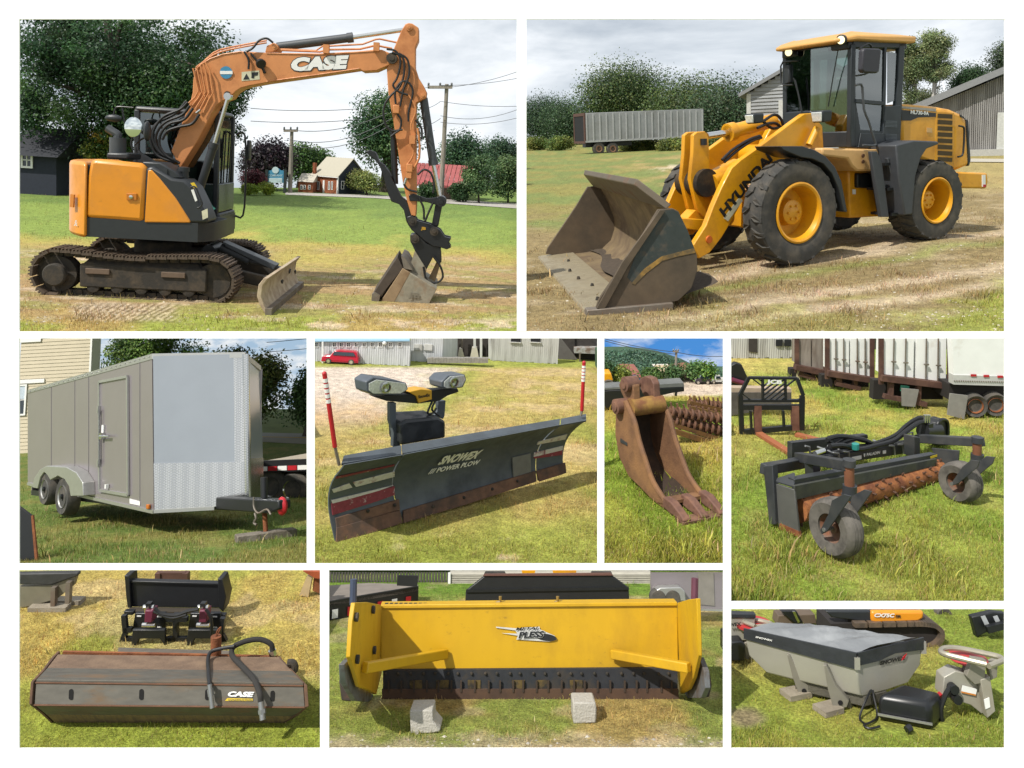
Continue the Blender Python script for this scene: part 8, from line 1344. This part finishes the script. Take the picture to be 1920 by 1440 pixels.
P('door', MB().prism(P8.y(y_-.012, (1309, 1074), (1338, 1074), (1340, 1136), (1309, 1133)), (0, .01, 0)), mat('door_grey', '#a39d95', .3, .4), t); P('fender', MB().prism(P8.y(y_-.15, (1225, 1124), (1228, 1108), (1238, 1102), (1276, 1101), (1284, 1108), (1287, 1128)), (0, .15, 0)), ALU, t, .01)
for px in (1235, 1262): P('wheel', MB().lathe([(.02, 0), (.075, 0), (.085, .02), (.085, .12), (.02, .12)], P8.y(y_-.16, (px, 1122))[0], (0, 1, 0), 20), RUBBER, t)
b = P8.g(730, 1098); t = P8.thing('board_fence', 'dark weathered board fence at the upper left', 'fence', b); y_ = P8.g(730, 1092).y; u = P8.y(y_, (611, 1092), (842, 1092)); z1 = P8.y(y_, (700, 1073))[0].z; boards(P8, t, (u[0].x, y_, 0), (1, 0, 0), u[1].x-u[0].x, lambda f: (-.05, z1), 42, mat('fence_dark', '#56524d', .9, var=.25, sc=3), .02, .012, seed=12)
b = P8.g(1030, 1096); t = P8.thing('sided_building', 'pale clapboard building wall behind the black bucket', 'building', b); y_ = P8.g(1030, 1093).y; u = P8.y(y_, (843, 1095), (1222, 1093)); z1 = P8.y(y_, (1000, 1073.5))[0].z; P('wall', MB().box((u[0].x, y_+.03, -.1), (u[1].x, y_+.15, z1)), mat('pale_siding', '#b9b4a6', .8), t, smooth=0); clapboards(P8, t, (u[0].x, y_, 0), (1, 0, 0), u[1].x-u[0].x, 0, z1, 6, mat('pale_siding', '#b9b4a6'), .03)
q = P8.y(y_-.04, (840, 1095), (845, 1073)); P('corner_board', MB().box((q[0].x, y_-.05, -.05), (q[1].x, y_+.02, z1)), WHITE, t)
# ================================================================== PLOT 9: the salt spreader
P9 = frame(1600, 1300, 5.5, .75, -3, 0)
def col9(X, Y, x, y):
    n = fbm(x*1.3+83, y*1.2+7); n2 = fbm(x*6, y*6+33); c = mixc(C3('#849a40'), C3('#9aa24c'), sm(.4, .58, n)); c = mixc(c, C3('#a59a5e'), sm(.5, .62, n)*(1-sm(1230, 1290, Y))*.6); c = mixc(c, C3('#8d8268'), (1-sm(0, 1, ((X-1395)/52)**2+((Y-1345)/24)**2+(n2-.5)*.9))*.9)
    return c*(.74+.5*n2)[..., None]
G9 = Ground(P9, 1366, 1890, 1138, 1410, col9, nx=110, ny=80)
G9.grass(44000, .038, 'grass', 1146, 1408, mask=lambda X, Y, x, y: sm(.6, 1.2, ((X-1395)/52)**2+((Y-1345)/24)**2)*(1-((X > 1640) & (X < 1785) & (Y > 1300) & (Y < 1378))), label='short grass around the salt spreader', wid=.06, power=.85)
sp = P9.thing('salt_spreader', 'steel V hopper salt spreader under a black tarp with black engine box', 'spreader', P9.g(1600, 1310))
HOP = mat('hopper_steel', '#bcb9ae', .4, .35, var=.06, col2='#9a927f', lo=.5, hi=.72, sc=2); TARP = mat('tarp_sheen', '#85888b', .4, var=.15, col2='#b4b7b9', lo=.45, hi=.7, sc=2, bump=.5, bsc=8); TARPS = mat('tarp_side', '#33363b', .45, var=.2, bump=.35, bsc=10); LEGM = mat('leg_tan', '#9a9588', .5, .3, var=.1)  # tarp top: sheen on the black sheet painted as pale grey
ZT = P9.y(P9.g(1613, 1338).y, (1606, 1226))[0].z
c0, c1, c2, c3 = P9.z(ZT, (1606, 1226), (1730, 1197), (1519, 1170), (1395, 1180))
rg = random.Random(3)
tp = MB(); tp.grid(lambda u, v_: tuple(c0.lerp(c1, u).lerp(c3.lerp(c2, u), v_)+V(0, 0, .035*math.sin(math.pi*u)*(.8+.2*math.sin(v_*12))+.006*math.sin(v_*23+u*9))), 10, 16); P('tarp', tp, TARP, sp)
sk0, sk1, sk3 = P9.pl(c0, (c3-c0).cross(V(0, 0, 1)), (1604, 1254), (1604, 1254), (1396, 1197)); dz = V(0, 0, ZT-sk0.z)
P('tarp_skirt', MB().prism([c0+V(0, 0, .01), c3+V(0, 0, .01), c3-dz*.62, c0-dz], (c3-c0).cross(V(0, 0, 1)).normalized()*-.012), TARPS, sp); P('tarp_skirt', MB().prism([c0+V(0, 0, .01), c1+V(0, 0, .01), c1-dz*.72, c0.lerp(c1, .55)-dz*.5, c0.lerp(c1, .3)-dz*.75, c0.lerp(c1, .04)-dz*.75], (c1-c0).cross(V(0, 0, 1)).normalized()*.012), TARPS, sp)
bz = .26; e0, e1 = P9.z(bz, (1639, 1304), (1496, 1300)); nl = (c3-c0).normalized(); nw = (c1-c0).normalized(); en = nw.cross(V(0, 0, 1)).normalized(); en = en if en.y < 0 else -en; e0 = P9.pl(c0, en, (1642, 1300))[0]-en*.0; e1 = e0+(c3-c0)*.6; hw = .1
i0, i1, i2, i3 = c0-nw*-.01, c1-nw*.01, c2, c3
hp = MB(); b_ = [e0-nw*hw, e0+nw*hw, e1+nw*hw, e1-nw*hw]; zz = V(0, 0, -.03); mid_ = lambda t_, q, k: (t_.lerp(q, k))
t4 = [c0+zz, c1+zz, c2+zz, c3+zz]; ml = [t4[i].lerp(b_[i], .08)-V(0, 0, .12) for i in range(4)]; m2 = [t4[i].lerp(b_[i], .44)-V(0, 0, .13) for i in range(4)]
hp.loft([t4, ml, m2, b_]); P('hopper', hp, HOP, sp, .008)
for q in (c0, c1): P('hopper_rim', MB().beam(q+V(0, 0, -.02), q-V(0, 0, dz.z), .025, .035), HOP, sp); P('conveyor_trough', MB().hexa([b_[0]-V(0, 0, .07), b_[1]-V(0, 0, .07), b_[2]-V(0, 0, .07), b_[3]-V(0, 0, .07)]+b_), LEGM, sp, .006)
bp = lambda q: P9.pl(c0+en*.008, en, q)[0]
a_, bb_, cc_ = bp((1650, 1248)), bp((1698, 1236.5)), bp((1650.5, 1240)); text('lettering', 'SNOWEX', mat('letter_black', '#23221f'), sp, a_, bb_-a_, cc_-a_, (bb_-a_).length, (cc_-a_).length, bold=.06, shear=.15, ext=.0); P('logo_slash', MB().prism([bp(q) for q in ((1690, 1238), (1694, 1230), (1700, 1225), (1696, 1234))], en*.003), RED, sp)
a_, bb_, cc_ = [P9.pl(c0, (c3-c0).cross(V(0, 0, 1)), q)[0]-(c3-c0).cross(V(0, 0, 1)).normalized()*-.0 for q in ((1418, 1193.5), (1450, 1201), (1418, 1190))]; off = (c3-c0).cross(V(0, 0, 1)).normalized(); off = off if off.y < 0 else -off; text('lettering', 'SNOWEX', WHITE, sp, a_+off*.02, bb_-a_, cc_-a_, (bb_-a_).length, (cc_-a_).length, bold=.03, shear=.2, ext=.002)
for k, (q, foot) in enumerate(((((1475, 1227), (1481, 1228), (1498, 1262), (1524, 1296), (1520, 1304), (1500, 1308), (1486, 1270)), ((1472, 1309), (1512, 1301))), (((1544, 1247), (1550, 1248), (1566, 1284), (1592, 1314), (1588, 1326), (1564, 1334), (1552, 1292)), ((1536, 1339), (1570, 1330))))):
    p = P9.g(*((1500, 1308) if k == 0 else (1564, 1334))); P('support_leg', MB().prism(P9.y(p.y, *q), (.02, .04, 0)), LEGM, sp, .004); u = [P9.g(*f) for f in foot]; P('foot_board', MB().beam(u[0]+V(0, 0, .02), u[1]+V(0, 0, .02), .12, .035), WOODG, sp)
    for cpx, cpy, r_ in ((q[4][0]-12, q[4][1]-8, .05),): c_ = P9.y(p.y-.006, (cpx, cpy))[0]; P('leg_hole', MB().lathe([(.002, 0), (r_*.32, 0), (r_*.32, .004), (.002, .004)], c_, (0, 1, 0), 14), mat('hole_black', '#121110'), sp)
    P('cross_frame', MB().beam(P9.y(p.y+.05, q[4])[0], e0.lerp(e1, .75 if k == 0 else .35)-V(0, 0, .1), .05, .08), LEGM, sp)
P('spread_pipe', MB().tube([P9.y(P9.g(1590, 1320).y, (1618, 1254))[0], P9.y(P9.g(1590, 1320).y, (1590, 1280))[0], P9.y(P9.g(1590, 1320).y, (1568, 1297))[0]], .014, 6), HOSE, sp)
# engine box
n0 = P9.g(1743, 1371); zt = P9.y(n0.y, (1745, 1319))[0].z; f0 = P9.g(1644, 1336); tcn = P9.z(zt, (1745, 1319), (1643, 1301), (1691, 1279), (1768, 1297))
EB = mat('engine_box', '#1e2023', .35, var=.15); bt = [V(q.x, q.y, .0) for q in tcn]; P('engine_box', MB().loft([bt, [q-V(0, 0, .06) for q in tcn], [q.lerp(sum(tcn, V(0, 0, 0))/4, .06) for q in tcn]]), EB, sp, .03)
P('box_rail', MB().beam(bt[1]+V(0, -.015, .05), bt[0]+V(0, -.015, .05), .012, .012), ALU, sp); P('red_light', MB().beam(P9.z(zt-.05, (1752, 1315))[0], P9.z(zt-.05, (1766, 1305))[0], .03, .05), RED, sp)
P('coupling', MB().cyl(P9.g(1700, 1378)+V(0, 0, .03), P9.g(1708, 1376)+V(0, 0, .04), .022, n=8), BLACK, sp)
for pts in (((1642, 1310), (1637, 1330), (1645, 1345), (1637, 1358), (1620, 1366), (1632, 1372), (1650, 1368)), ((1640, 1318), (1628, 1340), (1612, 1350), (1620, 1362))): P('cable', MB().tube([P9.g(*q)+V(0, 0, .02+.1*(i < 2)) for i, q in enumerate(pts)], .007, 6, 4), HOSE, sp)
# spinner tower
ys = P9.g(1800, 1345).y
P('spinner_frame', MB().prism(P9.y(ys, (1770, 1270), (1792, 1258), (1814, 1264), (1842, 1270), (1857, 1329), (1841, 1339), (1820, 1322), (1767, 1305)), (0, .1, 0)), HOP, sp, .005); P('spinner_side', MB().prism(P9.y(ys-.004, (1830, 1268), (1848, 1262), (1858, 1326), (1843, 1339)), (0, -.05, 0)), HOP, sp, .004)
P('tower_plate', MB().prism(P9.y(ys-.05, (1812, 1268), (1824, 1234), (1850, 1238), (1846, 1280), (1828, 1284)), (0, .04, 0)), LEGM, sp, .004); P('tower_plate', MB().prism(P9.y(ys+.05, (1852, 1246), (1872, 1234), (1870, 1270), (1858, 1276)), (0, .04, 0)), LEGM, sp, .004)
zg = P9.y(ys, (1820, 1226))[0].z; P('guard_rail', MB().tube([P9.z(zg, q)[0] for q in ((1850, 1246), (1800, 1234), (1770, 1226), (1764, 1220), (1774, 1215), (1800, 1216), (1850, 1226), (1874, 1232), (1879, 1238), (1872, 1242), (1854, 1249))], .018, 9, 3), mat('rail_steel', '#b9b2a0', .35, .5), sp)
cd_ = P9.z(zg-.06, (1815, 1232))[0]; P('spinner_disc', MB().lathe([(.01, .03), (.04, .02), (.115, .0), (.12, -.01), (.115, -.015), (.01, -.012)], cd_, (0, 0, 1), 30), mat('disc_red', '#c23a3c', .5, var=.1), sp); P('spinner_shaft', MB().cyl(cd_, P9.y(ys+.05, (1809, 1272))[0], .025, n=10), STEEL, sp)
for q, m_ in ((((1805, 1285), (1832, 1292), (1830, 1302), (1803, 1296)), WHITE), (((1845, 1312), (1855, 1308), (1857, 1326), (1848, 1330)), WHITE), (((1803, 1296), (1830, 1302), (1830, 1305), (1803, 1299)), mat('sticker_orange', '#d98a3c', .5))): P('sticker', MB().prism(P9.y(ys-.012 if q[0][0] < 1840 else ys-.06, *q), (0, .004, 0)), m_, sp)
P('hose', MB().tube(P9.y(ys-.04, (1783, 1286), (1772, 1305), (1764, 1330), (1766, 1352), (1770, 1366)), .016, 8, 4), HOSE, sp)
for px, py in ((1783, 1287), (1789, 1306)): c_ = P9.y(ys-.01, (px, py))[0]; P('knob', MB().cyl(c_, c_-V(0, .05, 0), .03, n=10), BLACK, sp)
# neighbours
t = P9.thing('salt_spreader', 'second salt spreader cut off at the left edge with red spinner', 'spreader', P9.g(1400, 1235)); y_ = P9.g(1405, 1236).y
P('hopper', MB().prism(P9.y(y_, (1366, 1156), (1417, 1158), (1412, 1190), (1398, 1201), (1366, 1202)), (0, .1, 0)), HOP, t, .006); P('tarp', MB().prism(P9.y(y_-.01, (1366, 1150), (1418, 1152), (1417, 1160), (1366, 1159)), (0, .06, 0)), TARPS, t, .006); P('engine_box', MB().prism(P9.y(y_-.1, (1366, 1204), (1392, 1202), (1398, 1210), (1397, 1240), (1366, 1240)), (0, .25, 0)), EB, t, .012); P('frame', MB().prism(P9.y(y_, (1396, 1205), (1416, 1200), (1422, 1236), (1398, 1240)), (0, .1, 0)), LEGM, t, .004)
q = P9.y(y_-.03, (1367, 1175), (1390, 1173), (1367, 1168)); text('lettering', 'WEX', mat('letter_black', '#23221f'), t, q[0], q[1]-q[0], q[2]-q[0], (q[1]-q[0]).length, (q[2]-q[0]).length, bold=.05)
zg = P9.y(y_, (1420, 1166))[0].z; P('guard_rail', MB().tube([P9.z(zg, q)[0] for q in ((1416, 1174), (1388, 1163), (1390, 1160), (1412, 1161), (1443, 1168), (1444, 1172), (1418, 1175))], .016, 8, 2), mat('rail_steel', '#b9b2a0'), t); P('spinner_disc', MB().lathe([(.01, .0), (.14, 0), (.14, -.02), (.01, -.02)], P9.z(zg-.02, (1412, 1167))[0], (0, 0, 1), 20), mat('disc_red', '#c23a3c'), t)
t = P9.thing('crawler_excavator', 'orange crawler excavator parked behind the salt spreader', 'excavator', P9.g(1650, 1215)); y_ = P9.g(1650, 1210).y
P('counterweight', MB().prism(P9.y(y_, (1634, 1146), (1733, 1146), (1733, 1160), (1722, 1167), (1640, 1170), (1634, 1166)), (0, .05, 0)), ORANGE, t, .02); P('body', MB().prism(P9.y(y_+.02, (1548, 1146), (1634, 1146), (1634, 1168), (1560, 1158)), (0, .05, 0)), DARK, t, .01); label_on(P9, 'lettering', 'CX75C', WHITE, t, (1, y_-.004), ((1639, 1157), (1677, 1157.5), (1640, 1149.5)), bold=.05, shear=.2); label_on(P9, 'lettering', 'SR', BLACK, t, (1, y_-.004), ((1678, 1157.5), (1689, 1158), (1678, 1152.5)), bold=.05, shear=.2)
tk = P9.y(y_, (1560, 1172), (1700, 1168), (1752, 1171), (1764, 1184), (1762, 1198), (1745, 1212), (1722, 1212), (1560, 1205)); P('track_frame', MB().prism([q+V(0, .02, 0) for q in tk], (0, .3, 0)), mat('under_black', '#2a2523'), t); lp_ = P9.y(y_, (1600, 1170), (1700, 1168), (1730, 1168), (1750, 1171), (1760, 1178), (1764, 1186), (1762, 1198), (1752, 1208), (1738, 1213), (1722, 1213)); lp_ = catmull(lp_, 4)
for i in range(len(lp_)-1): d = lp_[i+1]-lp_[i]; P('track_shoe', MB().beam(lp_[i]+V(0, .12, 0), lp_[i+1]-d*.12+V(0, .12, 0), .3, .035, up=V(0, 1, 0).cross(d)), TRACK, t)
P('turret', MB().prism(P9.y(y_+.05, (1590, 1160), (1690, 1165), (1700, 1176), (1590, 1176)), (0, .2, 0)), MUD, t)
t = P9.thing('small_bucket', 'brown excavator bucket and dark arm behind the tarp', 'bucket', P9.g(1500, 1178)); y_ = P9.g(1500, 1174).y; P('bucket', MB().prism(P9.y(y_, (1459, 1154), (1528, 1152), (1532, 1170), (1456, 1171)), (0, .12, 0)), mat('brown_bucket', '#6a5b4c', .7, var=.15), t, .006); P('arm', MB().prism(P9.y(y_-.03, (1464, 1146), (1494, 1146), (1506, 1168), (1490, 1169)), (0, .06, 0)), BLACK, t, .005); P('shiny_link', MB().prism(P9.y(y_-.04, (1486, 1147), (1491, 1147), (1500, 1166), (1496, 1168)), (0, .03, 0)), CHROME, t)
t = P9.thing('spare_plow', 'black snow plow parked at the upper right edge', 'plow', P9.g(1850, 1198)); y_ = P9.g(1850, 1196).y
P('moldboard', MB().prism(P9.y(y_, (1822, 1157), (1862, 1148), (1887, 1150), (1887, 1176), (1850, 1186), (1832, 1196), (1828, 1180)), (0, .06, 0)), BLACK, t, .008)
for x0 in (1839, 1862): P('stripe_decal', MB().prism(P9.y(y_-.008, (x0, 1156), (x0+8, 1154), (x0+16, 1170), (x0+8, 1173)), (0, .003, 0)), mat('decal_silver', '#b9bdc0', .5), t)
P('frame', MB().beam(*P9.y(y_-.05, (1850, 1180), (1890, 1170)), .04, .05), BLACK, t)
t = P9.thing('parked_truck', 'wheel of a dark truck under the upper frame edge', 'truck', P9.g(1770, 1154)); y_ = P9.g(1770, 1152).y; P('wheel', MB().lathe([(.03, 0), (.06, -.01), (.065, .02), (.065, .06), (.03, .06)], P9.y(y_, (1771, 1147.5))[0]-V(0, 0, .03), (0, 1, 0), 18), RUBBER, t); P('rim', MB().lathe([(.002, -.015), (.035, -.012), (.002, .0)], P9.y(y_, (1771, 1147.5))[0]-V(0, 0, .03), (0, 1, 0), 14), CHROME, t)
# ================================================================== added white border lattice with nine openings, no part of the yard
WZ = 1.8
def build_lattice():
    t = Fr(Matrix.Translation(EYE)); mb = []
    def bar(x0, y0, x1, y1):
        k = WZ/F; a = V((x0-960)*k, WZ, (Y0-y1)*k); b = V((x1-960)*k, WZ+.003, (Y0-y0)*k); mb.append((a, b))
    for r in ((-40, -40, 1884, 36), (-40, 1403.5, 1884, 1480), (-40, 36, 36, 1403.5), (1884, -40, 2500, 1480), (969, 36, 987, 622), (36, 621.5, 1884, 634.5), (575, 634.5, 590, 1057), (1120, 634.5, 1133, 1057), (1356, 634.5, 1371, 1403.5), (36, 1057, 1356, 1069), (1371, 1128, 1884, 1142), (600, 1069, 617, 1403.5)): bar(*r)
    o = bpy.data.objects.new('border_lattice', None); COL.objects.link(o); o.location = EYE+V(0, WZ, -1.15); o['kind'] = 'structure'
    m = mat('white_board', (.93, .93, .93, 1), .7, var=.004)
    for a, b in mb:
        off = o.location-EYE; q = MB().box(a-off, b-off); obj('bar', q.mesh('bar', 0), m, o)
build_lattice()
gb = MB().poly([(-900, -60, -6), (900, -60, -6), (900, 900, -6), (-900, 900, -6)]); go = obj('ground', gb.mesh('ground', 0), mat('field', '#7f8a50', .95, var=.2, sc=.3)); go['kind'] = 'structure'
